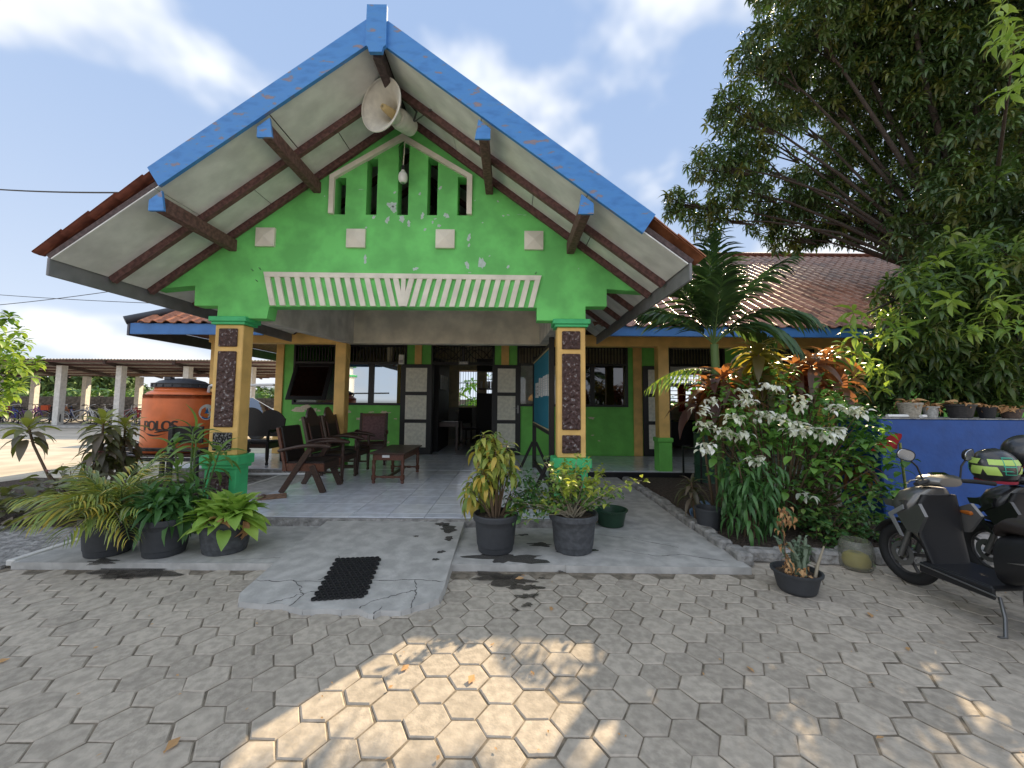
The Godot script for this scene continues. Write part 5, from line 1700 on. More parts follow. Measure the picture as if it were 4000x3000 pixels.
	for s in [[0.0, 0.24, 0.20], [0.10, 0.23, 0.19], [0.45, 0.20, 0.155], [0.75, 0.19, 0.14], [0.92, 0.155, 0.12], [1.05, 0.18, 0.135], [1.16, 0.205, 0.13], [1.22, 0.19, 0.115], [1.26, 0.13, 0.105], [1.30, 0.10, 0.10], [1.36, 0.098, 0.112], [1.43, 0.102, 0.12], [1.49, 0.092, 0.108], [1.53, 0.055, 0.065], [1.545, 0.004, 0.004]]:
		var ring := []
		for k in 20:
			var w := -TAU * k / 20.0
			ring.append(Vector3(cos(w) * s[1], s[0], sin(w) * s[2] + (0.012 if s[0] > 1.3 else 0.0)))
		rows.append(ring)
	b.grid(rows, true)
	for sx: float in [-1.0, 1.0]:
		b.tube([Vector3(sx * 0.17, 1.17, 0.0), Vector3(sx * 0.23, 1.02, 0.03), Vector3(sx * 0.24, 0.90, 0.09), Vector3(sx * 0.15, 0.88, 0.26)], [0.06, 0.055, 0.05, 0.04], 10)
	part("dress", b.mesh(), cloth, o)
	b = MB.new()
	rows = []
	for i in 9:
		var line := []
		var la := lerpf(-0.95, 0.75, i / 8.0)
		for k in 9:
			var lo := lerpf(-0.75, 0.75, k / 8.0)
			var r := 1.03 + (0.16 * exp(-pow(lo / 0.16, 2.0) - pow((la + 0.05) / 0.2, 2.0)))
			line.append(Vector3(sin(lo) * cos(la) * 0.088 * r, 1.425 + sin(la) * 0.098 * r, 0.016 + cos(lo) * cos(la) * 0.112 * r))
		rows.append(line)
	b.grid(rows)
	part("face", b.mesh(), skin, o)
	for sx: float in [-1.0, 1.0]:
		part("eye", cbox(Vector3(0.024, 0.009, 0.01), 0.003), M.print_dark, o, Vector3(sx * 0.034, 1.437, 0.118))
	part("mouth", cbox(Vector3(0.04, 0.010, 0.01), 0.003), M.curtain_red, o, Vector3(0, 1.372, 0.112))
	for sx: float in [-1.0, 1.0]:
		b = MB.new()
		b.tube([Vector3(sx * 0.15, 0.88, 0.25), Vector3(sx * 0.13, 0.875, 0.31)], [0.03, 0.032], 8)
		for k in 4:
			b.tube([Vector3(sx * 0.13 + (k - 1.5) * 0.015, 0.88, 0.31), Vector3(sx * 0.125 + (k - 1.5) * 0.016, 0.875, 0.35 - 0.004 * absf(k - 1.2)), Vector3(sx * 0.12 + (k - 1.5) * 0.015, 0.855, 0.375 - 0.004 * absf(k - 1.2))], [0.0085, 0.008, 0.006], 6)
		b.tube([Vector3(sx * 0.105, 0.885, 0.29), Vector3(sx * 0.085, 0.89, 0.32), Vector3(sx * 0.09, 0.885, 0.345)], [0.01, 0.009, 0.007], 6)
		part("hand", b.mesh(), skin, o)


# ---------------------------------------------------------------- plants
func pot(o: Node3D, r: float, h: float, ribbed: bool, m: Material, oval := 1.0) -> void:
	var rows := []
	var n := 64
	for q in [[0.0, 0.0, 0], [0.74, 0.0, 0], [0.77, 0.02, 0], [0.80, 0.14, 0], [0.82, 0.18, 1], [0.90, 0.72, 1], [0.92, 0.76, 0], [0.945, 0.82, 0], [1.0, 0.83, 0], [1.02, 0.86, 0], [1.02, 0.97, 0], [0.99, 1.0, 0], [0.94, 1.0, 0], [0.92, 0.95, 0], [0.90, 0.86, 0]]:
		var ring := []
		for k in n:
			var w := -TAU * k / n
			var rr: float = r * q[0] * (1.0 + (0.012 if k % 2 else -0.006) * (q[2] if ribbed else 0))
			ring.append(Vector3(cos(w) * rr * oval, h * q[1], sin(w) * rr))
		rows.append(ring)
	var b := MB.new()
	for i in rows.size() - 1:
		b.grid([rows[i], rows[i + 1]], true)
	part("pot", b.mesh(), m, o)
	part("potting_soil", flat(blob(24, r * 0.9, 0.02, oval, 1.0), Vector3.RIGHT, Vector3.FORWARD, Vector3(0, h * 0.84, 0), Vector3(0, 0.02, 0)), M.soil, o)


func stems(o: Node3D, list: Array, m: Material, called := "stem") -> void:
	for q in list:
		rod(called, q[0], q[1], m, o, 6)


func arch(from: Vector3, dir: Vector3, length: float, droop: float, n := 8) -> Array:
	# points of a frond that rises along dir and bends over under its weight
	var pts := [from]
	var d := dir.normalized()
	for i in n:
		d = (d + Vector3.DOWN * droop / n).normalized()
		pts.append(pts[-1] + d * length / n)
	return pts


func frond(o: Node3D, pts: Array, xf: Array, count: int, spread: float, size0: float, hang := 0.15, m: Material = null) -> void:
	rod("frond_rib", pts, [0.010, 0.009, 0.008, 0.006, 0.005, 0.004, 0.003, 0.002], m if m else M.stem_green, o, 5)
	for i in count:
		var f := 0.16 + 0.84 * (i + 0.5) / count
		var k := f * (pts.size() - 1)
		var a := int(k)
		var p: Vector3 = pts[a].lerp(pts[mini(a + 1, pts.size() - 1)], k - a)
		var d: Vector3 = (pts[mini(a + 1, pts.size() - 1)] - pts[a if a < pts.size() - 1 else a - 1]).normalized()
		var side := d.cross(Vector3.UP).normalized()
		var s := size0 * (0.55 + 0.9 * sin(PI * minf(f * 1.05, 1.0))) * rnd(0.85, 1.1)
		for g: float in [-1.0, 1.0]:
			var dir := (d * rnd(0.65, 0.9) + side * g * spread + Vector3.DOWN * (hang + rnd(-0.08, 0.08)) + Vector3.UP * 0.25 * (1.0 - f))
			xf.append(aimed(p, dir, g * rnd(0.1, 0.5), s))


func rosette(xf: Array, c: Vector3, n: int, low: float, high: float, s0: float, s1: float, axis := Vector3.UP) -> void:
	# leaves in a spiral round a shoot, older ones lower and longer
	var turn := Basis(Quaternion(Vector3.UP, axis.normalized())) if axis.normalized().dot(Vector3.UP) < 0.999 else Basis()
	var w := rnd(0, TAU)
	for i in n:
		var f := float(i) / n
		w += 2.4 + rnd(-0.2, 0.2)
		xf.append(aimed(c + turn * Vector3(cos(w) * 0.01, -0.12 * f * s0, sin(w) * 0.01), turn * around(w, lerpf(high, low, f) + rnd(-0.12, 0.12)), rnd(-0.25, 0.25), lerpf(s0, s1, f) * rnd(0.85, 1.12)))


func potted_plants() -> void:
	var g := "potted plants by the porch"
	# feathery palm
	var o := thing("potted_palm", "feathery yellow green palm in a ribbed black pot", "potted plant", Vector3(at(425, 2110, 3.58).x, 0.052, -3.58), 0.0, g)
	pot(o, 0.195, 0.33, true, M.pot)
	var xf := []
	for i in 32:
		var w := rnd(0, TAU)
		var e := rnd(0.6, 1.4)
		var base := Vector3(rnd(-0.06, 0.06), 0.28, rnd(-0.06, 0.06))
		frond(o, arch(base, around(w, e), rnd(0.45, 0.66), rnd(0.9, 1.7)), xf, 15, 0.75, 0.95, 0.1, M.stem_pale if i % 4 == 0 else M.stem_green)
	foliage(o, leaf(0.19, 0.016, 3, 0.35, 0.5), "areca", xf, 300)
	for i in 7:
		rod("cane", [Vector3(rnd(-0.05, 0.05), 0.27, rnd(-0.05, 0.05)), Vector3(rnd(-0.08, 0.08), 0.45, rnd(-0.08, 0.08))], [0.012, 0.007], M.stem_pale, o, 6)
	# dark lance leaves, with tall canes behind
	o = thing("potted_lance_plant", "dark green bushy lance leaved plant in a black pot", "potted plant", Vector3(at(645, 2110, 3.58).x, 0.052, -3.58), 0.0, g)
	pot(o, 0.19, 0.31, true, M.pot)
	xf = []
	for i in 20:
		var w := rnd(0, TAU)
		var r := sqrt(rng.randf()) * 0.2
		rosette(xf, Vector3(cos(w) * r, 0.40 + rnd(-0.06, 0.12), sin(w) * r), 12, -0.4, 1.1, 0.8, 1.15, Vector3(cos(w) * r * 4.0, 1.0, sin(w) * r * 4.0))
	foliage(o, leaf(0.21, 0.05, 4, 0.45, 0.35), "deep", xf, 300)
	for i in 6:
		rod("stem", [Vector3(rnd(-0.08, 0.08), 0.26, rnd(-0.08, 0.08)), Vector3(rnd(-0.1, 0.1), 0.42, rnd(-0.1, 0.1))], [0.01, 0.007], M.stem_brown, o, 6)
	# tall plant between this pot and the column
	o = thing("tall_leafy_plant", "tall slender plant with long leaves in front of the tank", "plant", Vector3(-3.20, 0.05, -4.10))
	xf = []
	for q in [[0.0, 1.02, 0.0], [0.10, 0.93, 0.08], [-0.14, 0.88, 0.05], [0.16, 0.70, -0.05], [-0.06, 0.66, 0.1], [0.28, 0.82, 0.0], [0.05, 0.5, 0.05]]:
		var tip := Vector3(q[0], q[1], q[2])
		rod("stem", [Vector3(q[0] * 0.3, 0, q[2] * 0.3), Vector3(q[0] * 0.6, q[1] * 0.5, q[2] * 0.6), tip], [0.012, 0.010, 0.007], M.stem_green, o, 6)
		rosette(xf, tip, 9, -0.45, 0.9, 0.9, 1.15)
	xf.append(aimed(Vector3(0.02, 1.0, 0.02), Vector3(0.12, 1.0, 0.05), 0.3, 1.2))
	foliage(o, leaf(0.25, 0.05, 5, 0.35, 0.3), "small", xf, 200)
	# broad pale leaves
	o = thing("potted_broad_plant", "bright green broad leaved plant in a plain grey pot", "potted plant", Vector3(at(880, 2110, 3.66).x, 0.052, -3.66), 0.0, g)
	pot(o, 0.20, 0.28, false, M.pot_pale, 1.1)
	xf = []
	for i in 14:
		var w := rnd(0, TAU)
		var r := sqrt(rng.randf()) * 0.19
		rosette(xf, Vector3(cos(w) * r, 0.30 + rnd(-0.03, 0.08), sin(w) * r), 10, 0.15, 1.35, 0.75, 1.1, Vector3(cos(w) * r * 2.5, 1.0, sin(w) * r * 2.5))
	foliage(o, leaf(0.25, 0.11, 5, 0.42, 0.35, 0.62), "broad", xf, 200)
	xf = []
	for i in 7:
		xf.append(aimed(Vector3(0.20 + rnd(-0.03, 0.03), 0.26 + rnd(-0.03, 0.04), 0.06 + rnd(-0.05, 0.05)), Vector3(rnd(-0.2, 0.5), -1.0, rnd(0.0, 0.4)), rnd(-1, 1), rnd(0.7, 1.1)))
	for i in 3:
		xf.append(aimed(Vector3(rnd(-0.15, 0.1), 0.31, 0.14), Vector3(rnd(-1, 1), 0.1, 1), rnd(-1, 1), 0.8))
	foliage(o, leaf(0.16, 0.06, 5, 0.6, 0.9), "dry", xf, 20, "dry_leaf")

	# croton: a column of speckled yellow leaves
	o = thing("potted_croton", "tall croton with speckled yellow leaves in a ribbed pot", "potted plant", Vector3(-0.135, 0.052, -3.72), 0.0, g)
	pot(o, 0.20, 0.325, true, M.pot)
	xf = []
	var tips := []
	for i in 40:
		var w := rnd(0, TAU)
		var y := rnd(0.42, 1.0) if i > 3 else rnd(0.9, 1.04)
		var r: float = rnd(0.04, 0.26) * (1.15 - 0.45 * y)
		tips.append(Vector3(cos(w) * r - 0.045, y, sin(w) * r))
	for i in tips.size():
		var t: Vector3 = tips[i]
		rod("stem", [Vector3(t.x * 0.15, 0.27, t.z * 0.15), Vector3(t.x * 0.5, lerpf(0.27, t.y, 0.55), t.z * 0.5), t], [0.009, 0.006, 0.004], M.stem_brown, o, 5)
		rosette(xf, t, 11, -1.2, 0.5, 0.75, 1.1)
	foliage(o, leaf(0.145, 0.046, 4, 0.55, 0.3, 0.55), "croton", xf, 300)
	xf = []
	for i in 26:
		rosette(xf, Vector3(rnd(0.10, 0.36), rnd(0.38, 0.74), rnd(-0.14, 0.12)), 7, -0.7, 0.6, 0.9, 1.1)
	foliage(o, leaf(0.07, 0.032, 3, 0.4, 0.3, 0.5), "deep", xf, 80, "small_leaf")
	for i in 5:
		rod("stem", [Vector3(0.04, 0.27, 0.0), Vector3(rnd(0.10, 0.3), rnd(0.4, 0.62), rnd(-0.12, 0.12))], [0.006, 0.003], M.stem_brown, o, 5)
	# thin branched shrub with small golden leaves
	o = thing("potted_golden_shrub", "sparse shrub with small golden leaves in a grey pot", "potted plant", Vector3(0.565, 0.052, -3.74), 0.0, g)
	pot(o, 0.215, 0.33, false, M.pot_pale)
	xf = []
	var gold := []
	for i in 42:
		var w := rnd(0, TAU)
		var e := rnd(0.15, 1.4)
		var l := rnd(0.35, 0.72)
		if i < 9:
			w = rnd(2.5, 3.9)
			e = rnd(-0.1, 0.5)
			l = rnd(0.35, 0.62)
		var base := Vector3(rnd(-0.05, 0.05), 0.28, rnd(-0.05, 0.05))
		var pts := arch(base, around(w, e) + Vector3.UP * 0.5, l, rnd(0.2, 0.9), 6)
		rod("stem", pts, [0.008, 0.006, 0.005, 0.004, 0.003, 0.002], M.stem_pale, o, 5)
		for k in 30:
			var f := rnd(0.35, 1.0) * (pts.size() - 1)
			var a := int(f)
			var p: Vector3 = pts[a].lerp(pts[mini(a + 1, pts.size() - 1)], f - a) + Vector3(rnd(-0.03, 0.03), rnd(-0.02, 0.03), rnd(-0.03, 0.03))
			var t := aimed(p, around(rnd(0, TAU), rnd(-0.5, 1.1)), rnd(-0.6, 0.6), rnd(0.7, 1.2))
			if p.y > 0.52 and p.x > -0.12 or rng.randf() < 0.12:
				gold.append(t)
			else:
				xf.append(t)
	foliage(o, leaf(0.058, 0.032, 3, 0.3, 0.3, 0.5), "small", xf, 220, "small_leaf")
	foliage(o, leaf(0.062, 0.034, 3, 0.3, 0.3, 0.5), "gold", gold, 250, "golden_leaf")

	# cactus-like succulent with a withered companion
	var p := on(3137, 2341)
	o = thing("potted_succulent", "half withered grey green succulent in a low black bowl", "potted plant", Vector3(p.x + 0.05, 0.0, p.z - 0.13))
	turned("pot", [Vector2(0.0, 0.0), Vector2(0.11, 0.0), Vector2(0.125, 0.02), Vector2(0.15, 0.13), Vector2(0.165, 0.135), Vector2(0.168, 0.15), Vector2(0.152, 0.152), Vector2(0.14, 0.12)], M.pot, o, Vector3.ZERO, 40)
	part("potting_soil", flat(blob(20, 0.138, 0.02), Vector3.RIGHT, Vector3.FORWARD, Vector3(0, 0.105, 0), Vector3(0, 0.015, 0)), M.soil, o)
	xf = []
	for i in 11:
		var a := Vector3(rnd(-0.02, 0.04), 0.11, rnd(-0.05, 0.05))
		var c := a + Vector3(rnd(-0.10, 0.12), rnd(0.14, 0.30), rnd(-0.08, 0.08))
		rod("fleshy_stem", [a, a.lerp(c, 0.5) + Vector3(rnd(-0.02, 0.02), 0, 0), c], [0.016, 0.014, 0.010], M.succulent.list[i % 3], o, 6)
		for k in 16:
			xf.append(aimed(a.lerp(c, rnd(0.35, 1.02)), around(rnd(0, TAU), rnd(-0.2, 0.9)), rnd(-0.5, 0.5), rnd(0.7, 1.1)))
	foliage(o, leaf(0.045, 0.022, 3, 0.1, 0.6, 0.5), "succulent", xf, 200)
	xf = []
	var dry := arch(Vector3(-0.08, 0.11, 0.02), Vector3(-0.06, 1.0, 0.0), 0.48, 0.0, 6)
	dry.append_array(arch(dry[-1], Vector3(0.5, 0.4, 0), 0.13, 3.0, 4))
	rod("dry_stem", dry, [0.008, 0.006, 0.004], M.stem_brown, o, 5)
	for k in 60:
		var f: Vector3 = dry[rng.randi() % dry.size()]
		xf.append(aimed(f + Vector3(rnd(-0.03, 0.03), rnd(-0.03, 0.03), rnd(-0.03, 0.03)), around(rnd(0, TAU), rnd(-1.4, 0.0)), rnd(-1, 1), rnd(0.6, 1.1)))
	for k in 25:
		xf.append(aimed(Vector3(rnd(-0.11, 0.06), rnd(0.12, 0.2), rnd(0.0, 0.13)), around(rnd(0, TAU), rnd(-1.2, 0.3)), rnd(-1, 1), rnd(0.8, 1.2)))
	foliage(o, leaf(0.045, 0.02, 3, 0.8, 0.9), "dry", xf, 90, "dry_leaf")
	rod("dry_stem", [Vector3(0.10, 0.11, 0.05), Vector3(0.13, 0.20, 0.04), Vector3(0.19, 0.33, 0.03)], [0.012, 0.01, 0.006], M.stem_pale, o, 6)

	p = on(2790, 2080, 0.07)
	o = thing("buried_pot", "small black pot standing in the bed under the fern leaves", "flower pot", Vector3(p.x, 0.068, p.z - 0.12))
	turned("pot", [Vector2(0.0, 0.0), Vector2(0.10, 0.0), Vector2(0.125, 0.2), Vector2(0.135, 0.2), Vector2(0.135, 0.22), Vector2(0.115, 0.22), Vector2(0.11, 0.16), Vector2(0.0, 0.15)], M.pot, o, Vector3.ZERO, 28)


func bed_plants() -> void:
	# the big bush with white bracts
	var c := Vector3(2.95, 0.07, -4.55)
	var o := thing("flowering_bush", "large leafy bush covered with white drooping bracts", "bush", c)
	var xf := []
	var ends := []
	for q in [[-0.55, 1.18, 0.2, 0.42], [0.0, 1.30, 0.2, 0.50], [0.52, 1.12, 0.15, 0.42], [0.85, 1.05, 0.0, 0.35], [-0.62, 0.88, 0.3, 0.38], [-0.15, 0.92, 0.4, 0.48], [0.35, 0.86, 0.35, 0.45], [0.72, 0.76, 0.25, 0.40], [-0.2, 1.2, -0.4, 0.5], [0.5, 1.1, -0.4, 0.45], [0.62, 0.45, 0.35, 0.36]]:
		for i in int(66 * q[3] / 0.42):
			var d := Vector3(rnd(-1, 1), rnd(-1, 1), rnd(-1, 1))
			if d.length() > 1.0:
				continue
			var t: Vector3 = Vector3(q[0], q[1], q[2]) + d * q[3]
			rosette(xf, t, 5, -0.55, 0.7, 0.75, 1.15)
			if i % 5 == 0:
				ends.append(t)
	for t: Vector3 in ends:
		rod("stem", [Vector3(t.x * 0.2, 0.0, t.z * 0.2), Vector3(t.x * 0.55, t.y * 0.55, t.z * 0.6), t], [0.014, 0.009, 0.004], M.stem_brown, o, 5)
	foliage(o, leaf(0.108, 0.064, 4, 0.35, 0.25, 0.55), "bush", xf, 300)
	# bracts hang in bunches
	var petals := []
	for q in [[255, 190, 8], [325, 125, 7], [580, 120, 11], [555, 55, 8], [500, 245, 13], [285, 300, 9], [400, 345, 12], [555, 370, 14], [285, 455, 13], [700, 225, 12], [790, 240, 12], [900, 300, 14], [950, 350, 16], [1000, 320, 12], [1180, 380, 14], [1240, 345, 14], [1090, 340, 8], [1220, 175, 11], [1380, 195, 15], [645, 545, 13], [975, 110, 9], [985, 160, 7], [1010, 790, 5], [750, 20, 10]]:
		var p := at(2600 + q[0] * 0.5424, 1500 + q[1] * 0.5424, 4.02 + rnd(-0.06, 0.06)) - c
		for i in int(q[2] * 2.2):
			petals.append(aimed(p + Vector3(rnd(-0.07, 0.07), rnd(-0.035, 0.045), rnd(-0.06, 0.06)), around(rnd(0, TAU), rnd(-0.8, 0.35)), rnd(-0.4, 0.4), rnd(0.8, 1.15)))
	foliage(o, leaf(0.072, 0.040, 4, 0.35, 0.25, 0.5), "petal", petals, 300, "white_bract")

	# deeply cut hanging leaves at its foot
	o = thing("fern_leaved_shrub", "dark green shrub of narrow hanging leaves under the white bush", "shrub", Vector3(2.35, 0.07, -4.05))
	xf = []
	for i in 64:
		var w := rnd(0, TAU)
		var r := sqrt(rng.randf()) * 0.27
		rosette(xf, Vector3(cos(w) * r, rnd(0.22, 0.78), sin(w) * r), 7, -1.1, 0.1, 0.85, 1.15)
	foliage(o, leaf(0.17, 0.034, 4, 0.5, 0.3), "deep", xf, 300)
	for i in 9:
		rod("stem", [Vector3(rnd(-0.05, 0.05), 0, rnd(-0.05, 0.05)), Vector3(rnd(-0.2, 0.2), rnd(0.4, 0.75), rnd(-0.2, 0.2))], [0.01, 0.005], M.stem_brown, o, 5)
	# round leaved creeper that catches the sun
	o = thing("round_leaved_shrub", "loose shrub of small round sunlit leaves beside the white bush", "shrub", Vector3(3.25, 0.07, -4.05))
	xf = []
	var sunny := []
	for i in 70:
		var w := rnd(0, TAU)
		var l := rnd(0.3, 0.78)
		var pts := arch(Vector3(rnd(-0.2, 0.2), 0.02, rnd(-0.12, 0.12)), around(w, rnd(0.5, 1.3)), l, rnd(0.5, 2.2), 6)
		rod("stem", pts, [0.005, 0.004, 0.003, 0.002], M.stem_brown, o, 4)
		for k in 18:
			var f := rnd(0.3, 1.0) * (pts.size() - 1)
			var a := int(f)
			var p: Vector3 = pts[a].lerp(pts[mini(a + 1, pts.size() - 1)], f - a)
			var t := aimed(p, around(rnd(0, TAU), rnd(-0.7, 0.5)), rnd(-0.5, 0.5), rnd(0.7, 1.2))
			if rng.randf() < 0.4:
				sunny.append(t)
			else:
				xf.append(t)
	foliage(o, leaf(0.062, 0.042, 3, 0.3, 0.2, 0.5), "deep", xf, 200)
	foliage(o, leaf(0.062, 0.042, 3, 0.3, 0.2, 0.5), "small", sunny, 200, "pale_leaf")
	# bronze cordylines
	var n := 0
	for q in [[2800, 1480, 4.75, "bronze", 1.55, "dark bronze cordyline in front of the second doorway"], [3010, 1380, 4.9, "yellow_bronze", 1.75, "tall cordyline with yellow and orange backlit leaves"], [3190, 1430, 4.9, "bronze", 1.6, "bronze cordyline between the yellow one and the wall end"], [3330, 1780, 4.3, "bronze", 0.75, "low red cordyline by the chrome railing"], [2720, 1880, 4.6, "plum", 0.55, "low grey leaved dracaena in front of the drum"]]:
		var p := at(q[0], q[1], q[2])
		o = thing("cordyline", q[5], "plant", Vector3(p.x, 0.06, p.z), 0.0, "cordylines in the bed")
		xf = []
		var top: float = p.y
		for s in (5 if n < 3 else 2):
			var tip := Vector3(rnd(-0.22, 0.22), top - 0.06 + rnd(-0.35, 0.22) * (1.0 if s else 0.0), rnd(-0.2, 0.2)) if n < 3 else Vector3(rnd(-0.06, 0.06), top - 0.1 + rnd(-0.1, 0.05), 0)
			rod("cane", [Vector3(tip.x * 0.3, 0, tip.z * 0.3), Vector3(tip.x * 0.7, tip.y * 0.55, tip.z * 0.7), tip], [0.017, 0.014, 0.011], M.stem_brown, o, 6)
			rosette(xf, tip, 17, -0.75, 1.2, 0.65, 1.15)
		foliage(o, leaf(0.42 if n < 3 else 0.24, 0.115 if n < 3 else 0.05, 5, 0.55, 0.35, 0.55), q[3], xf, 120)
		n += 1
	# small palm
	var base := at(2790, 1345, 4.85)
	o = thing("areca_palm", "dark green feathery palm rising before the tiled roof", "palm", Vector3(base.x, 0.06, base.z))
	xf = []
	var crown := Vector3(0, base.y - 0.06, 0)
	rod("trunk", [Vector3(0.05, 0, 0), Vector3(0.02, crown.y * 0.5, 0), crown], [0.06, 0.05, 0.045], M.stem_green, o, 10)
	for q in [[-0.55, 1.0, 0.25, 1.15, 0.6], [-0.35, 1.0, -0.1, 1.3, 0.4], [-0.18, 1.0, 0.3, 1.25, 0.4], [0.02, 1.0, 0.1, 1.35, 0.3], [0.18, 1.0, -0.2, 1.35, 0.5], [0.34, 1.0, 0.2, 1.3, 1.1], [0.55, 1.0, 0.2, 1.25, 1.9], [0.70, 0.85, -0.2, 1.1, 1.6], [-0.75, 0.75, 0.1, 1.0, 0.9], [-0.6, 0.9, -0.4, 1.2, 0.8], [0.35, 1.0, -0.5, 1.2, 0.9], [0.5, 0.9, 0.45, 1.0, 2.2], [-0.15, 1.0, 0.5, 1.1, 0.9], [0.0, 1.0, -0.4, 1.3, 0.5]]:
		frond(o, arch(crown, Vector3(q[0], q[1], q[2]), q[3], q[4], 9), xf, 24, 0.7, 0.9, 0.15)
	foliage(o, leaf(0.36, 0.050, 4, 0.42, 0.4), "palm", xf, 300)
	var lit := []
	var low := arch(crown + Vector3(0, -0.35, 0), Vector3(-1.0, 0.45, 0.2), 1.0, 1.2, 8)
	frond(o, low, lit, 12, 0.9, 0.8, 0.6)
	foliage(o, leaf(0.27, 0.03, 4, 0.5, 0.4), "lime", lit, 60, "young_leaf")


func left_plants() -> void:
	var gr := "plants in the bed beside the tank"
	var o: Node3D
	var xf := []
	# dracaenas with yellow green crowns
	var n := 0
	for q in [[110, 1660, 5.2, "yellow green dracaena leaning out on a bent stem", 0.30], [405, 1640, 5.3, "tall leafy dracaena with yellow crown by the tank stand", 0.0], [490, 1655, 5.6, "dracaena half hidden between the tank and its neighbour", 0.0]]:
		var p := at(q[0], q[1], q[2])
		o = thing("dracaena", q[3], "plant", Vector3(p.x + q[4], 0.045, p.z), 0.0, gr)
		var tip := Vector3(-q[4], p.y - 0.05, 0)
		rod("cane", [Vector3(0.12 if n == 0 else 0.0, 0, 0), Vector3(0.1, 0.2, 0) if n == 0 else Vector3(0.02, 0.3, 0), tip * Vector3(0.7, 0.75, 1), tip], [0.018, 0.016, 0.014, 0.012], M.stem_brown, o, 6)
		xf = []
		rosette(xf, tip, 15, -0.15, 1.15, 0.8, 1.1)
		foliage(o, leaf(0.30, 0.085, 5, 0.35, 0.35, 0.6), "song", xf, 60)
		xf = []
		var rings := 1 if n == 0 else 5
		for k in rings:
			rosette(xf, tip - Vector3(0, 0.10 + 0.11 * k, 0), 12, -0.65, 0.35, 0.9, 1.15)
		foliage(o, leaf(0.29, 0.085, 5, 0.5, 0.35, 0.6), "plum", xf, 120, "old_leaf")
		n += 1
	# low begonias with brown leaves
	o = thing("brown_leaved_plant", "low spreading plant with brown and dull green leaves", "plant", Vector3(-5.1, 0.045, -4.75), 0.0, gr)
	xf = []
	for i in 290:
		var w := rnd(0, TAU)
		var r := sqrt(rng.randf())
		xf.append(aimed(Vector3(cos(w) * r * 0.95, rnd(0.06, 0.48) * (1.15 - r * 0.6), sin(w) * r * 0.45), around(rnd(0, TAU), rnd(-0.5, 0.4)), rnd(-0.6, 0.6), rnd(0.7, 1.25)))
	foliage(o, leaf(0.15, 0.10, 4, 0.3, 0.15, 0.5), "plum", xf, 290)
	for i in 14:
		rod("stem", [Vector3(rnd(-0.3, 0.3), 0, rnd(-0.2, 0.2)), Vector3(rnd(-0.6, 0.6), rnd(0.12, 0.26), rnd(-0.35, 0.35))], [0.008, 0.005], M.stem_brown, o, 5)
	# crown of thorns with pink flowers
	o = thing("pink_flowered_shrub", "thin stemmed shrub with small pink flowers", "shrub", Vector3(-5.35, 0.045, -5.05), 0.0, gr)
	xf = []
	var pk := []
	for i in 16:
		var pts := arch(Vector3(rnd(-0.1, 0.1), 0, rnd(-0.1, 0.1)), around(rnd(0, TAU), rnd(0.7, 1.3)), rnd(0.35, 0.72), rnd(0.0, 0.6), 5)
		rod("stem", pts, [0.009, 0.007, 0.005], M.stem_brown, o, 5)
		for k in 12:
			var f := rnd(0.3, 1.0) * 5.0
			var a := int(f)
			xf.append(aimed(pts[a].lerp(pts[mini(a + 1, 5)], f - a), around(rnd(0, TAU), rnd(-0.2, 0.9)), rnd(-0.5, 0.5), rnd(0.7, 1.1)))
		for k in 7:
			pk.append(aimed(pts[-1] + Vector3(rnd(-0.02, 0.02), rnd(0, 0.03), rnd(-0.02, 0.02)), around(rnd(0, TAU), rnd(0, 0.8)), 0.0, rnd(0.7, 1.1)))
	foliage(o, leaf(0.055, 0.024, 3, 0.2, 0.2, 0.55), "plum", xf, 200)
	foliage(o, leaf(0.022, 0.022, 3, 0.2, 0.1, 0.5), "pink", pk, 120, "petal")
	# young tree whose branches reach in at the edge of the picture
	o = thing("young_tree", "young tree with glossy bright green leaves by the yard", "tree", Vector3(-9.75, 0.0, -7.3))
	rod("trunk", [Vector3(0, 0, 0), Vector3(-0.05, 1.2, 0), Vector3(0.05, 2.4, 0.1), Vector3(0.1, 3.4, 0.0)], [0.09, 0.075, 0.05, 0.03], M.bark, o, 8)
	xf = []
	for i in 190:
		var d := Vector3(rnd(-1, 1), rnd(-1, 1), rnd(-1, 1))
		if d.length() > 1.0:
			continue
		var t := Vector3(0.15, 2.05, 0.1) + d * Vector3(0.85, 1.0, 0.8)
		if i % 4 == 0:
			rod("branch", [Vector3(0.0, maxf(0.9, t.y - 0.6), 0), t], [0.018, 0.006], M.bark, o, 5)
		rosette(xf, t, 13, -0.7, 0.9, 0.85, 1.15)
	foliage(o, leaf(0.17, 0.078, 4, 0.35, 0.25, 0.62), "lime", xf, 300)


func sprig(l: float, w: float, n: int) -> ArrayMesh:
	# a whorl of leaves at the end of a twig
	var st := SurfaceTool.new()
	st.begin(Mesh.PRIMITIVE_TRIANGLES)
	var src := leaf(l, w, 3, 0.5, 0.3, 0.5)
	var a := 0.0
	for i in n:
		a += 2.4
		var f := float(i) / n
		st.append_from(src, 0, aimed(Vector3(0, 0.03 - 0.05 * f, 0), around(a, lerpf(0.7, -0.9, f) + rnd(-0.2, 0.2)), rnd(-0.4, 0.4), rnd(0.75, 1.1)))
	return st.commit()


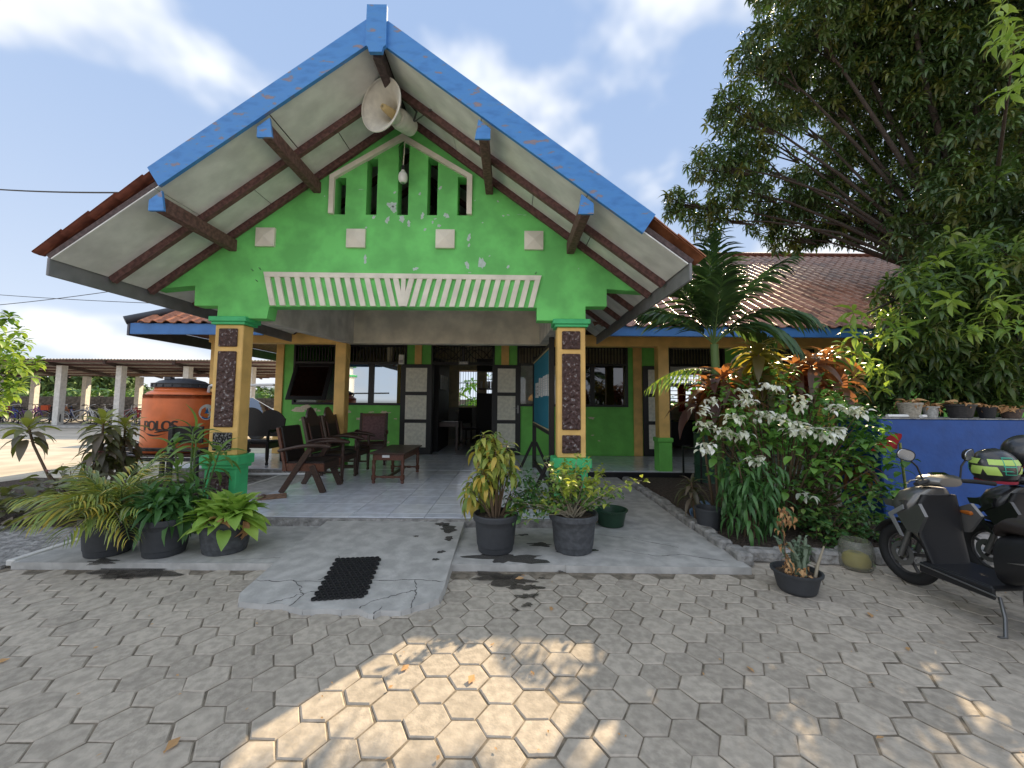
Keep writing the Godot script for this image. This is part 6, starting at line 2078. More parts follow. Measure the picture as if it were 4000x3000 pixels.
func mango_tree() -> void:
	var foot := Vector3(8.6, 0.0, -7.2)
	var o := thing("mango_tree", "large mango tree whose dark crown hangs over the yard", "tree", foot)
	rod("trunk", [Vector3(0, -0.05, 0), Vector3(-0.05, 1.0, 0.05), Vector3(0.05, 2.2, 0.0), Vector3(-0.1, 3.4, 0.1)], [0.34, 0.27, 0.24, 0.22], M.bark, o, 14)
	var fork := Vector3(-0.1, 3.3, 0.1)
	var xf := []
	var lumps := [
		[3150, 90, 8.0, 1.15], [3420, 60, 8.0, 1.3], [3720, 60, 7.5, 1.4], [3960, 120, 7.0, 1.3], [2985, 230, 8.2, 0.75], [3200, 330, 8.6, 1.05], [3480, 300, 8.2, 1.2], [3800, 350, 7.2, 1.3],
		[2870, 430, 8.4, 0.62], [2990, 540, 8.6, 0.85], [3330, 430, 9.2, 0.9], [3620, 560, 8.2, 1.05], [3920, 620, 6.6, 1.1], [2770, 640, 8.6, 0.50], [2880, 740, 8.6, 0.72], [3080, 760, 8.8, 0.72],
		[3480, 790, 7.8, 0.7], [3760, 860, 6.2, 0.95], [3990, 900, 5.6, 0.9], [2650, 800, 9.2, 0.42], [2760, 860, 9.0, 0.5], [3220, 840, 8.6, 0.5], [3400, 880, 8.2, 0.5], [3560, 920, 7.6, 0.45], [3200, 640, 9.2, 0.8], [3350, 640, 9.0, 0.7], [3060, 930, 9.0, 0.35], [2990, 860, 9.0, 0.42], [3150, 930, 9.1, 0.36], [3290, 900, 9.0, 0.42], [3330, 770, 8.9, 0.6], [3160, 780, 9.0, 0.5], [2930, 640, 8.8, 0.6], [3080, 440, 8.8, 0.6],
		[3860, 1130, 5.6, 0.8], [3480, 1400, 5.7, 0.45], [3620, 1480, 5.7, 0.45], [3440, 1540, 6.0, 0.35], [3960, 1560, 5.8, 0.5], [3760, 1560, 6.0, 0.45], [3580, 1180, 5.2, 0.5], [3980, 1050, 4.8, 0.5], [3740, 1050, 5.4, 0.6], [3640, 1190, 5.6, 0.62], [3980, 1330, 5.2, 0.7], [3720, 1370, 5.6, 0.62], [3560, 1330, 5.4, 0.42], [3850, 1480, 5.6, 0.5],
		[4250, 300, 6.6, 1.5], [4300, 850, 5.8, 1.2], [4300, 1250, 5.6, 1.0], [3500, -250, 7.4, 1.6], [3950, -300, 6.8, 1.6], [3150, -200, 8.2, 1.2], [3900, 700, 9.5, 1.5], [4300, 600, 9.0, 1.6], [3700, 250, 10.5, 1.4], [4200, 1050, 8.0, 1.4]]
	var n := 0
	for q in lumps:
		var c := at(q[0], q[1], q[2]) - foot
		var r: float = q[3]
		var count := int(165.0 * r * r * r + 95.0 * r)
		for i in count:
			var d := Vector3(rnd(-1, 1), rnd(-1, 1), rnd(-1, 1))
			while d.length() > 1.0:
				d = Vector3(rnd(-1, 1), rnd(-1, 1), rnd(-1, 1))
			var p := c + d * r * Vector3(1.0, 0.92, 1.0)
			var off := (p + foot - EYE).angle_to(-SUN_RAY)
			if rng.randf() < 0.85 * exp(-pow(off / 0.045, 2.0)):
				continue      # the crown is thin here and lets the sun through
			var t := Transform3D(Basis.from_euler(Vector3(rnd(-0.5, 0.5), rnd(0, TAU), rnd(-0.5, 0.5))).scaled(Vector3.ONE * rnd(0.75, 1.25)), p)
			xf.append(t)
		var bend := fork.lerp(c, 0.5) + Vector3(rnd(-0.3, 0.3), rnd(0.1, 0.6), rnd(-0.3, 0.3))
		var thick := 0.03 + 0.03 * r
		rod("limb", [fork, fork.lerp(bend, 0.5), bend, bend.lerp(c, 0.5) + Vector3(0, 0.1, 0), c], [thick, thick * 0.8, thick * 0.6, thick * 0.4, 0.012], M.bark, o, 7)
		for k in 4:
			var e := c + around(rnd(0, TAU), rnd(-0.8, 0.9)) * r * 0.85
			rod("branch", [bend.lerp(c, 0.6), c.lerp(e, 0.5), e], [0.018, 0.012, 0.005], M.bark, o, 5)
		n += 1
	foliage(o, sprig(0.19, 0.048, 9), "mango", xf, 260, "leaf_spray")
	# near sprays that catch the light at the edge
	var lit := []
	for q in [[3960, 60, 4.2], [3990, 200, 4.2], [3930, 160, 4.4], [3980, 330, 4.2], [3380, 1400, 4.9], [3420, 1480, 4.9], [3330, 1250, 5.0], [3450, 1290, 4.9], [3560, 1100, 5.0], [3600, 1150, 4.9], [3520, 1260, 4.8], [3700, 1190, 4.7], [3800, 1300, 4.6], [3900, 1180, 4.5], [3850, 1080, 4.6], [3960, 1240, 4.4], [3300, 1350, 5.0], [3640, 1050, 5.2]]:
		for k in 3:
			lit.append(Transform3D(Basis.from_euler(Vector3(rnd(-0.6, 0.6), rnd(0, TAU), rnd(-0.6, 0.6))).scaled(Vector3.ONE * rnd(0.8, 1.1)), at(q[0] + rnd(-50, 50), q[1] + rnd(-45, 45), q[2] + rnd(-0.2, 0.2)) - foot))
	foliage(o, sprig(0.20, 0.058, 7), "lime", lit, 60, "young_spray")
	for q in [[3450, 1290, 4.9], [3330, 1250, 5.0], [3850, 1080, 4.6], [3960, 200, 4.3], [3700, 1190, 4.7]]:
		var e := at(q[0], q[1], q[2]) - foot
		rod("limb", [fork, fork.lerp(e, 0.45) + Vector3(0, 0.4, 0), e], [0.05, 0.03, 0.008], M.bark, o, 6)


# ---------------------------------------------------------------- the yard behind: shed, bicycles, car, far trees
func bicycle(label: String, frame: Material, where: Vector3, turn: float, lean: float, basket: Material = null) -> Node3D:
	var o := thing("bicycle", label, "bicycle", where, turn, "bicycles parked under the shed")
	o.rotation.x = 0.0
	var k := holder("wheelset", o)
	k.rotation.z = lean
	for z: float in [-0.53, 0.53]:
		var w := holder("wheel", o, Vector3(-sin(lean) * 0.33, 0.33, z), Vector3(0, 0, lean))
		if not cache.has("bike_tyre"):
			cache["bike_tyre"] = torus(0.31, 0.022, 28, 6).mesh()
			cache["bike_rim"] = torus(0.285, 0.010, 28, 5).mesh()
			var b := MB.new()
			for i in 12:
				var a := TAU * i / 12.0
				b.tube([Vector3(0.02 if i % 2 else -0.02, 0, 0), Vector3(0, sin(a) * 0.28, cos(a) * 0.28)], [0.003], 4, false)
			b.tube([Vector3(-0.04, 0, 0), Vector3(0.04, 0, 0)], [0.02], 8)
			cache["bike_spokes"] = b.mesh()
		part("tyre", cache.bike_tyre, M.rubber, w)
		part("rim", cache.bike_rim, M.chrome, w)
		part("spokes", cache.bike_spokes, M.steel, w)
	o.remove_child(k)
	k.free()
	var tilt := func(p: Vector3) -> Vector3: return Vector3(p.x * cos(lean) - p.y * sin(lean), p.y * cos(lean) + p.x * sin(lean), p.z)
	var put := func(called: String, list: Array, m: Material) -> void:
		var b := MB.new()
		for q in list:
			var pts := []
			for p: Vector3 in q[0]:
				pts.append(tilt.call(p))
			b.tube(pts, [q[1]], 6)
		part(called, b.mesh(), m, o)
	var bb := Vector3(0, 0.30, 0.05)
	var head := Vector3(0, 0.78, -0.36)
	var seat := Vector3(0, 0.74, 0.20)
	put.call("frame", [[[bb, head], 0.022], [[head + Vector3(0, 0.03, 0), Vector3(0, 0.62, 0.15)], 0.02], [[bb, seat], 0.019], [[bb, Vector3(0.05, 0.33, 0.53)], 0.012], [[bb, Vector3(-0.05, 0.33, 0.53)], 0.012], [[seat - Vector3(0, 0.1, 0.02), Vector3(0.05, 0.33, 0.53)], 0.011], [[seat - Vector3(0, 0.1, 0.02), Vector3(-0.05, 0.33, 0.53)], 0.011], [[head - Vector3(0, 0.05, 0), head + Vector3(0, 0.1, 0.03)], 0.026]], frame)
	put.call("fork", [[[head, Vector3(0.05, 0.6, -0.44), Vector3(0.05, 0.33, -0.53)], 0.014], [[head, Vector3(-0.05, 0.6, -0.44), Vector3(-0.05, 0.33, -0.53)], 0.014]], frame)
	put.call("handlebar", [[[Vector3(-0.29, 0.97, -0.22), Vector3(-0.16, 0.98, -0.32), Vector3(0, 0.93, -0.34), Vector3(0.16, 0.98, -0.32), Vector3(0.29, 0.97, -0.22)], 0.013], [[head, Vector3(0, 0.94, -0.34)], 0.014]], M.chrome)
	put.call("grip", [[[Vector3(0.22, 0.975, -0.27), Vector3(0.31, 0.97, -0.21)], 0.018], [[Vector3(-0.22, 0.975, -0.27), Vector3(-0.31, 0.97, -0.21)], 0.018]], M.rubber)
	put.call("crank", [[[bb + Vector3(0.06, 0, 0), bb + Vector3(0.07, -0.14, 0.08)], 0.011], [[bb + Vector3(-0.06, 0, 0), bb + Vector3(-0.07, 0.14, -0.08)], 0.011], [[bb - Vector3(0.06, 0, 0), bb + Vector3(0.06, 0, 0)], 0.05]], M.steel)
	put.call("mudguard", [[[Vector3(0, 0.50, 0.22), Vector3(0, 0.66, 0.40), Vector3(0, 0.69, 0.58), Vector3(0, 0.62, 0.76)], 0.022], [[Vector3(0, 0.62, -0.30), Vector3(0, 0.69, -0.46), Vector3(0, 0.66, -0.66)], 0.02]], frame)
	var sd := loft("saddle", [[Vector3(0, 0.80, 0.06), 0.02, 0.015, 0.0], [Vector3(0, 0.80, 0.14), 0.035, 0.025, 0.0], [Vector3(0, 0.81, 0.24), 0.09, 0.03, 0.0], [Vector3(0, 0.81, 0.31), 0.07, 0.025, 0.0]], M.rubber, o, 10)
	sd.position = tilt.call(Vector3(0, 0.8, 0.2)) - Vector3(0, 0.8, 0.2)
	if basket:
		var bk := part("basket", flat([Vector2(-0.15, 0.0), Vector2(0.15, 0.0), Vector2(0.19, 0.24), Vector2(-0.19, 0.24)], Vector3.RIGHT, Vector3.UP, Vector3.ZERO, Vector3(0, 0, -0.26)), basket, o, tilt.call(Vector3(0, 0.70, -0.46)))
		bk.rotation.z = lean
	return o


func bike_shed() -> void:
	var o := thing("bicycle_shed", "long open shed with a low sheet roof on white posts", "shed", Vector3(-19.0, 0, -22.5))
	for x: float in [-28.6, -25.4, -22.3, -19.35, -16.05, -12.9, -9.8]:
		block("post", Vector3(x + 19.0 - 0.14, 0, 2.35), Vector3(x + 19.0 + 0.14, 3.0, 2.65), M.shed_post, o, 0.01)
	for x: float in [-33.0, -29.8, -26.6, -23.3, -20.0, -16.8, -13.6, -10.4]:
		block("post", Vector3(x + 19.0 - 0.14, 0, -2.95), Vector3(x + 19.0 + 0.14, 2.75, -2.65), M.shed_post, o, 0.01)
	for x: float in [-28.6, -25.4, -22.3, -19.35, -16.05, -12.9, -9.8]:
		beam("roof_beam", Vector3(x + 19.0, 3.10, 3.4), Vector3(x + 19.0 - 3.4, 2.78, -3.8), 0.10, 0.16, M.rafter_dark, o)
	for i in 6:
		var f := i / 5.0
		block("purlin", Vector3(-17.0, lerpf(3.10, 2.82, f), lerpf(3.3, -3.6, f) - 0.03), Vector3(9.6, lerpf(3.18, 2.90, f), lerpf(3.3, -3.6, f) + 0.03), M.rafter, o)
	for s in 9:
		var rows := []
		for e: float in [3.6, -3.9]:
			var line := []
			for k in 81:
				var x := lerpf(-17.0 + s * 2.96, -17.0 + (s + 1) * 2.96 + 0.05, k / 80.0)
				line.append(Vector3(x, lerpf(2.88, 3.225, (e + 3.9) / 7.5) + 0.022 * sin(x * TAU / 0.15) + 0.006 * (s % 2), e))
			rows.append(line)
		rows.append([])
		for p: Vector3 in rows[1]:
			rows[2].append(p - Vector3(0, 0.008, 0))
		rows.append([])
		for p: Vector3 in rows[0]:
			rows[3].append(p - Vector3(0, 0.008, 0))
		var b := MB.new()
		b.grid([rows[0], rows[1]])
		b.grid([rows[2], rows[3]])
		b.grid([rows[3], rows[0]])
		part("roof_sheet", b.mesh(), M.shed_sheet, o)
	for i in 26:
		beam("stored_plank", Vector3(rnd(-4, 2), rnd(2.66, 2.80), rnd(-1.5, 0.5)), Vector3(rnd(2, 7), rnd(2.66, 2.80), rnd(-1.5, 0.5)), 0.10, 0.03, [M.wood_red, M.plywood, M.stem_pale, M.rafter][i % 4], o)
	var fl := setting("shed_floor", flat([Vector2(-36, 19.3), Vector2(-8.9, 19.3), Vector2(-8.9, 26.5), Vector2(-36, 26.5)], Vector3.RIGHT, Vector3.FORWARD, Vector3(0, -0.02, 0), Vector3(0, 0.1, 0)), M.concrete)
	fl.position.y = 0.0

	var paints := []
	for c in [["black", lin(0.02, 0.02, 0.022)], ["blue", lin(0.03, 0.09, 0.40)], ["red", lin(0.42, 0.03, 0.03)], ["pink", lin(0.70, 0.20, 0.32)], ["silver", lin(0.42, 0.42, 0.45)], ["purple", lin(0.16, 0.06, 0.25)], ["orange brown", lin(0.42, 0.16, 0.06)], ["white", lin(0.70, 0.70, 0.70)]]:
		paints.append([c[0], surf("bike_" + c[0].replace(" ", "_"), c[1], 0.35)])
	var order := [6, 2, 1, 5, 0, 0, 4, 7, 1, 4, 2, 0, 5, 3, 3, 5, 0, 6]
	for i in order.size():
		var x := -26.6 + i * 0.78
		var c: Array = paints[order[i]]
		bicycle("%s bicycle in the front row between a %s and a %s one" % [c[0], paints[order[i - 1]][0], paints[order[(i + 1) % order.size()]][0]], c[1], Vector3(x + rnd(-0.1, 0.1), 0.08, -20.6 + rnd(-0.25, 0.25)), rnd(0.45, 1.15) * (1 if i % 3 else -1), rnd(-0.12, 0.12), surf("basket_orange", lin(0.62, 0.10, 0.03), 0.6) if i == 3 else null)
	for i in 14:
		var x := -29.5 + i * 1.05
		var c: Array = paints[(i * 3 + 2) % 8]
		bicycle("%s bicycle in the second row, next to a %s one" % [c[0], paints[(i * 3 + 5) % 8][0]], c[1], Vector3(x + rnd(-0.1, 0.1), 0.08, -22.4 + rnd(-0.25, 0.25)), rnd(0.3, 1.2) * (1 if i % 2 else -1), rnd(-0.12, 0.12))

	var w := thing("boundary_wall", "low dark block wall behind the bicycle shed", "wall", Vector3(-30, 0, -27.6))
	for i in 22:
		block("wall_bay", Vector3(-22 + i * 3.0, 0, -0.08), Vector3(-19.03 + i * 3.0, 1.50 + rnd(-0.02, 0.02), 0.08), M.block_wall, w, 0.01)
		block("pier", Vector3(-22.1 + i * 3.0, 0, -0.12), Vector3(-21.9 + i * 3.0, 1.56, 0.12), M.block_wall, w, 0.01)


func parked_car() -> void:
	var paint := surf("car_silver", lin(0.52, 0.54, 0.58), 0.25, "", 1.0, 0.0, {"metallic": 0.35, "clearcoat_enabled": true, "clearcoat": 0.8})
	var o := thing("parked_car", "silver hatchback parked behind the carved bench", "car", Vector3(-9.9, 0, -14.5), 0.06)
	# runs along +x, nose at +x
	var rows := []
	for q in [[-1.9, 0.42, 0.72], [-1.86, 0.34, 0.92], [-1.5, 0.28, 0.98], [-0.6, 0.26, 0.97], [0.5, 0.26, 0.95], [1.1, 0.27, 0.90], [1.6, 0.30, 0.80], [1.85, 0.36, 0.70], [1.92, 0.46, 0.60]]:
		var ring := []
		for k in 20:
			var a := TAU * k / 20.0
			var c := cos(a)
			var s := sin(a)
			var hh: float = (q[2] - q[1]) / 2.0
			ring.append(Vector3(q[0], (q[1] + q[2]) / 2.0 + hh * signf(s) * pow(absf(s), 0.55), (0.82 - 0.10 * absf(q[0] / 1.9) ** 4) * signf(c) * pow(absf(c), 0.5)))
		ring.reverse()
		rows.append(ring)
	var b := MB.new()
	b.grid(rows, true)
	for e: int in [0, rows.size() - 1]:
		for k in 20:
			if e:
				b.tri(Vector3(rows[e][0].x, 0.53, 0), rows[e][k], rows[e][(k + 1) % 20])
			else:
				b.tri(Vector3(rows[e][0].x, 0.53, 0), rows[e][(k + 1) % 20], rows[e][k])
	part("car_body", b.mesh(), paint, o)
	var cab := func(inset: float, lo: float, hi: float, m: Material, called: String) -> void:
		var g := MB.new()
		var bot := [Vector2(-1.78, 0.76), Vector2(-1.2, 0.78), Vector2(0.6, 0.78), Vector2(1.12, 0.74)]
		var top := [Vector2(-1.45, 0.60), Vector2(-1.0, 0.62), Vector2(0.0, 0.62), Vector2(0.25, 0.58)]
		var lower := []
		var upper := []
		for i in 4:
			lower.append(Vector3(bot[i].x, lo, bot[i].y - inset))
			upper.append(Vector3(lerpf(bot[i].x, top[i].x, (hi - 0.92) / 0.56), hi, lerpf(bot[i].y, top[i].y, (hi - 0.92) / 0.56) - inset))
		for i in 3:
			g.quad(lower[i], lower[i + 1], upper[i + 1], upper[i])
			g.quad(lower[i + 1] * Vector3(1, 1, -1), lower[i] * Vector3(1, 1, -1), upper[i] * Vector3(1, 1, -1), upper[i + 1] * Vector3(1, 1, -1))
		g.quad(lower[3], lower[3] * Vector3(1, 1, -1), upper[3] * Vector3(1, 1, -1), upper[3])
		g.quad(lower[0] * Vector3(1, 1, -1), lower[0], upper[0], upper[0] * Vector3(1, 1, -1))
		for i in 3:
			g.quad(upper[i], upper[i + 1], upper[i + 1] * Vector3(1, 1, -1), upper[i] * Vector3(1, 1, -1))
		part(called, g.mesh(), m, o)
	cab.call(0.0, 0.92, 1.44, M.dusk_glass, "window_band")
	b = MB.new()
	var rr := []
	for q in [[-1.52, 1.43, 0.56], [-1.4, 1.475, 0.60], [-0.9, 1.50, 0.62], [0.0, 1.485, 0.61], [0.28, 1.44, 0.57]]:
		var line := []
		for k in 9:
			var f := k / 4.0 - 1.0
			line.append(Vector3(q[0], q[1] - 0.04 * f * f, q[2] * f))
		rr.append(line)
	b.grid(rr)
	part("car_roof", b.mesh(), paint, o)
	for s: float in [-1.0, 1.0]:
		rod("roof_pillar", [Vector3(1.13, 0.90, s * 0.735), Vector3(0.27, 1.44, s * 0.575)], 0.03, paint, o, 6)
		rod("roof_pillar", [Vector3(-1.78, 0.92, s * 0.75), Vector3(-1.47, 1.45, s * 0.59)], 0.05, paint, o, 6)
		rod("roof_pillar", [Vector3(-0.35, 0.92, s * 0.79), Vector3(-0.38, 1.45, s * 0.625)], 0.03, M.black_frame, o, 6)
		for x: float in [-1.25, 1.22]:
			var wh := holder("wheel", o, Vector3(x, 0.30, s * 0.74), Vector3(0, PI / 2, 0))
			part("tyre", torus(0.23, 0.075, 28, 8).mesh(), M.rubber, wh)
			turned("hubcap", [Vector2(0.0, 0.05), Vector2(0.10, 0.045), Vector2(0.17, 0.02), Vector2(0.18, 0.0)], M.chrome, wh, Vector3.ZERO, 16, false, Vector3(0, 0, PI / 2 * -s))
		part("headlight", cbox(Vector3(0.22, 0.14, 0.26), 0.05), M.chrome, o, Vector3(1.74, 0.68, s * 0.56), Vector3(0, -0.35 * s, 0))
		part("wing_mirror", cbox(Vector3(0.10, 0.12, 0.18), 0.03), paint, o, Vector3(0.85, 0.99, s * 0.86))


func far_trees() -> void:
	# a belt of trees and banana plants beyond the wall, each with a trunk and crown
	var n := 0
	for q in [[20, 1500, 46, 3.2], [130, 1495, 44, 3.0], [260, 1490, 44, 3.6], [400, 1498, 46, 3.4], [520, 1530, 60, 2.4], [-60, 1480, 42, 3.4], [1010, 1555, 90, 4.0], [1060, 1553, 95, 4.0]]:
		var c := at(q[0], q[1], q[2])
		var o := thing("far_tree", ["rounded dusty green tree beyond the boundary wall", "hazy tree far off behind the parked car"][0 if n < 6 else 1], "tree", Vector3(c.x, 0, c.z), 0.0, "trees beyond the boundary wall" if n < 6 else "trees far off behind the car")
		rod("trunk", [Vector3.ZERO, Vector3(0.1, c.y, 0)], [0.25, 0.12], M.bark, o, 6)
		var xf := []
		var r: float = q[3]
		for i in 260:
			var d := Vector3(rnd(-1, 1), rnd(-1, 1), rnd(-1, 1))
			if d.length() > 1.0:
				continue
			xf.append(Transform3D(Basis.from_euler(Vector3(rnd(-0.7, 0.7), rnd(0, TAU), rnd(-0.7, 0.7))).scaled(Vector3.ONE * rnd(0.8, 1.4)), Vector3(0, c.y - 0.3, 0) + d * Vector3(r, r * 0.72, r)))
		foliage(o, sprig(0.9, 0.34, 7), "far", xf, 0)
		o.get_child(o.get_child_count() - 1).name = "crown"
		n += 1
	var b := []
	for i in 420:
		var x := -46.0 + i * 0.1 + rnd(-0.3, 0.3)
		b.append(Transform3D(Basis.from_euler(Vector3(rnd(-0.4, 0.4), rnd(0, TAU), rnd(-0.4, 0.4))).scaled(Vector3.ONE * rnd(0.7, 1.3)), Vector3(x, rnd(0.9, 2.0), -29.5 + rnd(-1.0, 0.6))))
	var h := Node3D.new()
	h.name = "undergrowth"
	add_child(h)
	h.set_meta("kind", "stuff")
	h.set_meta("label", "belt of pale broad leaved undergrowth behind the boundary wall")
	foliage(h, sprig(0.75, 0.20, 6), "small", b, 0)
	# greenery close behind the house, seen through its back windows
	var g := []
	for i in 260:
		g.append(Transform3D(Basis.from_euler(Vector3(rnd(-0.4, 0.4), rnd(0, TAU), rnd(-0.4, 0.4))).scaled(Vector3.ONE * rnd(0.7, 1.3)), Vector3(rnd(-5.0, 12.0), rnd(0.2, 1.5) + (1.2 if i % 3 == 0 else 0.0), -20.0 + rnd(-1.5, 1.5))))
	h = Node3D.new()
	h.name = "back_hedge"
	add_child(h)
	h.set_meta("kind", "stuff")
	h.set_meta("label", "green hedge seen through the back windows")
	foliage(h, sprig(0.5, 0.16, 7), "bush", g, 0)


func cables() -> void:
	var n := 0
	for q in [[at(-300, 715, 9.0), at(620, 752, 7.0), "twisted black supply cable running to the porch roof"], [at(-300, 1128, 14.0), at(900, 1195, 12.0), "upper thin wire crossing the sky below the porch eaves"], [at(-300, 1215, 13.0), at(560, 1120, 12.0), "sloping thin wire that crosses the other below the eaves"]]:
		var a: Vector3 = q[0]
		var b: Vector3 = q[1]
		var pts := []
		for i in 15:
			var f := i / 14.0
			pts.append(a.lerp(b, f) - Vector3(0, 0.08 * sin(PI * f), 0))
		var o := thing("overhead_cable", q[2], "cable", a)
		for i in pts.size():
			pts[i] -= a
		rod("wire", pts, 0.014 if n == 0 else 0.010, M.cable, o, 6)
		n += 1


func minaret() -> void:
	# what the office windows mirror: a small green and white minaret across the road
	var o := thing("minaret", "green and white minaret across the road, mirrored in the office window", "tower", Vector3(-21.0, 0, 32.0))
	turned("shaft", [Vector2(0.0, 0), Vector2(1.1, 0), Vector2(1.1, 4.2), Vector2(1.35, 4.3), Vector2(1.35, 4.6), Vector2(0.9, 4.7), Vector2(0.9, 5.6)], M.white, o, Vector3.ZERO, 8)
	turned("roof", [Vector2(1.3, 5.6), Vector2(1.2, 5.9), Vector2(0.8, 6.6), Vector2(0.7, 7.0), Vector2(0.25, 8.6), Vector2(0.0, 9.0)], M.trim_green, o, Vector3.ZERO, 8)
	turned("gallery", [Vector2(1.36, 4.32), Vector2(1.45, 4.4), Vector2(1.45, 4.52), Vector2(1.36, 4.58)], M.trim_green, o, Vector3.ZERO, 8)


# ---------------------------------------------------------------- scooters and helmets
func scooter(label: String, where: Vector3, turn: float, body: Material, accent: Material) -> Node3D:
	# heads along -z, wheels at z = -0.64 and 0.64
	var o := thing("motor_scooter", label, "scooter", where, turn, "scooters parked before the blue wall")
	o.scale = Vector3.ONE * 0.86
	var dark: Material = surf("scooter_plastic", lin(0.012, 0.012, 0.014), 0.45) if not M.has("scooter_plastic") else M.scooter_plastic
	for z: float in [-0.64, 0.64]:
		var w := holder("wheel", o, Vector3(0, 0.262, z))
		if not cache.has("scooter_tyre"):
			cache["scooter_tyre"] = torus(0.215, 0.047, 40, 10).mesh()
			cache["scooter_rim"] = torus(0.175, 0.016, 36, 6).mesh()
		part("tyre", cache.scooter_tyre, M.rubber, w)
		part("rim", cache.scooter_rim, M.stand_steel, w)
		for k in 5:
			var a := TAU * k / 5.0
			beam("spoke", Vector3(0, sin(a) * 0.03, cos(a) * 0.03), Vector3(0.0, sin(a + 0.2) * 0.17, cos(a + 0.2) * 0.17), 0.02, 0.028, M.stand_steel, w)
		turned("hub", [Vector2(0.0, -0.05), Vector2(0.035, -0.05), Vector2(0.045, -0.02), Vector2(0.045, 0.02), Vector2(0.035, 0.05), Vector2(0.0, 0.05)], M.steel, w, Vector3.ZERO, 14, false, Vector3(0, 0, PI / 2))
		turned("brake_disc", [Vector2(0.06, -0.002), Vector2(0.10, -0.002), Vector2(0.10, 0.002), Vector2(0.06, 0.002)], M.steel, w, Vector3(-0.055, 0, 0), 28, false, Vector3(0, 0, PI / 2))
	for s: float in [-1.0, 1.0]:
		rod("fork", [Vector3(s * 0.075, 0.25, -0.64), Vector3(s * 0.075, 0.56, -0.52)], 0.022, M.steel, o, 10)
		rod("fork", [Vector3(s * 0.075, 0.50, -0.545), Vector3(s * 0.06, 0.70, -0.47)], 0.017, M.chrome, o, 8)
	# front mudguard hugs the wheel
	var rows := []
	for i in 11:
		var a := lerpf(0.35, 2.75, i / 10.0)
		var line := []
		for k in 7:
			var e := lerpf(-1.1, 1.1, k / 6.0)
			line.append(Vector3(sin(e) * 0.07, 0.262 + sin(a) * (0.262 + 0.045 * cos(e)), -0.64 - cos(a) * (0.262 + 0.045 * cos(e))))
		rows.append(line)
	var b := MB.new()
	b.grid(rows)
	part("front_mudguard", b.mesh(), dark, o)
	# apron: narrow below, broad at the lamp, swept back
	loft("front_cowl", [[Vector3(0, 0.42, -0.40), 0.10, 0.05, PI / 2], [Vector3(0, 0.52, -0.44), 0.16, 0.08, PI / 2], [Vector3(0, 0.64, -0.49), 0.20, 0.115, PI / 2], [Vector3(0, 0.74, -0.50), 0.205, 0.13, PI / 2], [Vector3(0, 0.83, -0.47), 0.17, 0.12, PI / 2], [Vector3(0, 0.89, -0.42), 0.10, 0.075, PI / 2]], body, o, 22, 2.8)
	loft("headlamp_nose", [[Vector3(0, 0.68, -0.60), 0.14, 0.06, 0.0], [Vector3(0, 0.70, -0.68), 0.09, 0.045, 0.0], [Vector3(0, 0.70, -0.74), 0.03, 0.02, 0.0]], dark, o, 16)
	for s: float in [-1.0, 1.0]:
		# chevron on the side of the cowl
		part("side_chevron", flat([Vector2(0.0, 0.0), Vector2(0.20, 0.12), Vector2(0.21, 0.085), Vector2(0.065, 0.0), Vector2(0.19, -0.15), Vector2(0.15, -0.15)], Vector3(s * 0.30, 0.0, 0.95).normalized(), Vector3.UP, Vector3(s * 0.165, 0.62, -0.64), Vector3(s * 0.012, 0, 0)), accent, o)
		part("side_panel", flat([Vector2(0.06, 0.0), Vector2(0.30, 0.14), Vector2(0.36, 0.05), Vector2(0.28, -0.10), Vector2(0.17, -0.12)], Vector3(s * 0.22, 0.0, 0.97).normalized(), Vector3.UP, Vector3(s * 0.150, 0.64, -0.60), Vector3(s * 0.03, 0, 0)), body, o)
		part("nose_blade", flat([Vector2(0.0, 0.0), Vector2(0.32, 0.06), Vector2(0.30, -0.02), Vector2(0.03, -0.045)], Vector3(s * 0.35, 0.0, 0.93).normalized(), Vector3.UP, Vector3(s * 0.09, 0.72, -0.74), Vector3(s * 0.02, 0, 0)), body, o)
		part("turn_signal", cbox(Vector3(0.03, 0.035, 0.09), 0.01), surf("amber_lens", lin(0.45, 0.13, 0.02), 0.2), o, Vector3(s * 0.215, 0.70, -0.34))
	# inner shield, floor and tunnel
	loft("leg_shield", [[Vector3(0, 0.30, -0.30), 0.17, 0.02, PI / 2], [Vector3(0, 0.50, -0.36), 0.20, 0.025, PI / 2], [Vector3(0, 0.72, -0.38), 0.20, 0.03, PI / 2], [Vector3(0, 0.84, -0.36), 0.15, 0.03, PI / 2]], dark, o, 16, 3.0)
	block("floorboard", Vector3(-0.20, 0.265, -0.36), Vector3(0.20, 0.305, 0.12), dark, o, 0.015)
	for s: float in [-1.0, 1.0]:
		block("floor_skirt", Vector3(s * 0.205 - 0.012, 0.22, -0.36), Vector3(s * 0.205 + 0.012, 0.30, 0.14), dark, o, 0.008)
		rod("skirt_trim", [Vector3(s * 0.222, 0.285, -0.36), Vector3(s * 0.222, 0.255, 0.16)], 0.006, M.steel, o, 5)
	# rear body, seat and tail
	loft("rear_body", [[Vector3(0, 0.48, 0.10), 0.15, 0.18, 0.0], [Vector3(0, 0.54, 0.25), 0.175, 0.17, 0.0], [Vector3(0, 0.60, 0.50), 0.175, 0.14, 0.0], [Vector3(0, 0.68, 0.75), 0.13, 0.09, 0.0], [Vector3(0, 0.73, 0.95), 0.06, 0.045, 0.0]], dark, o, 20, 2.6)
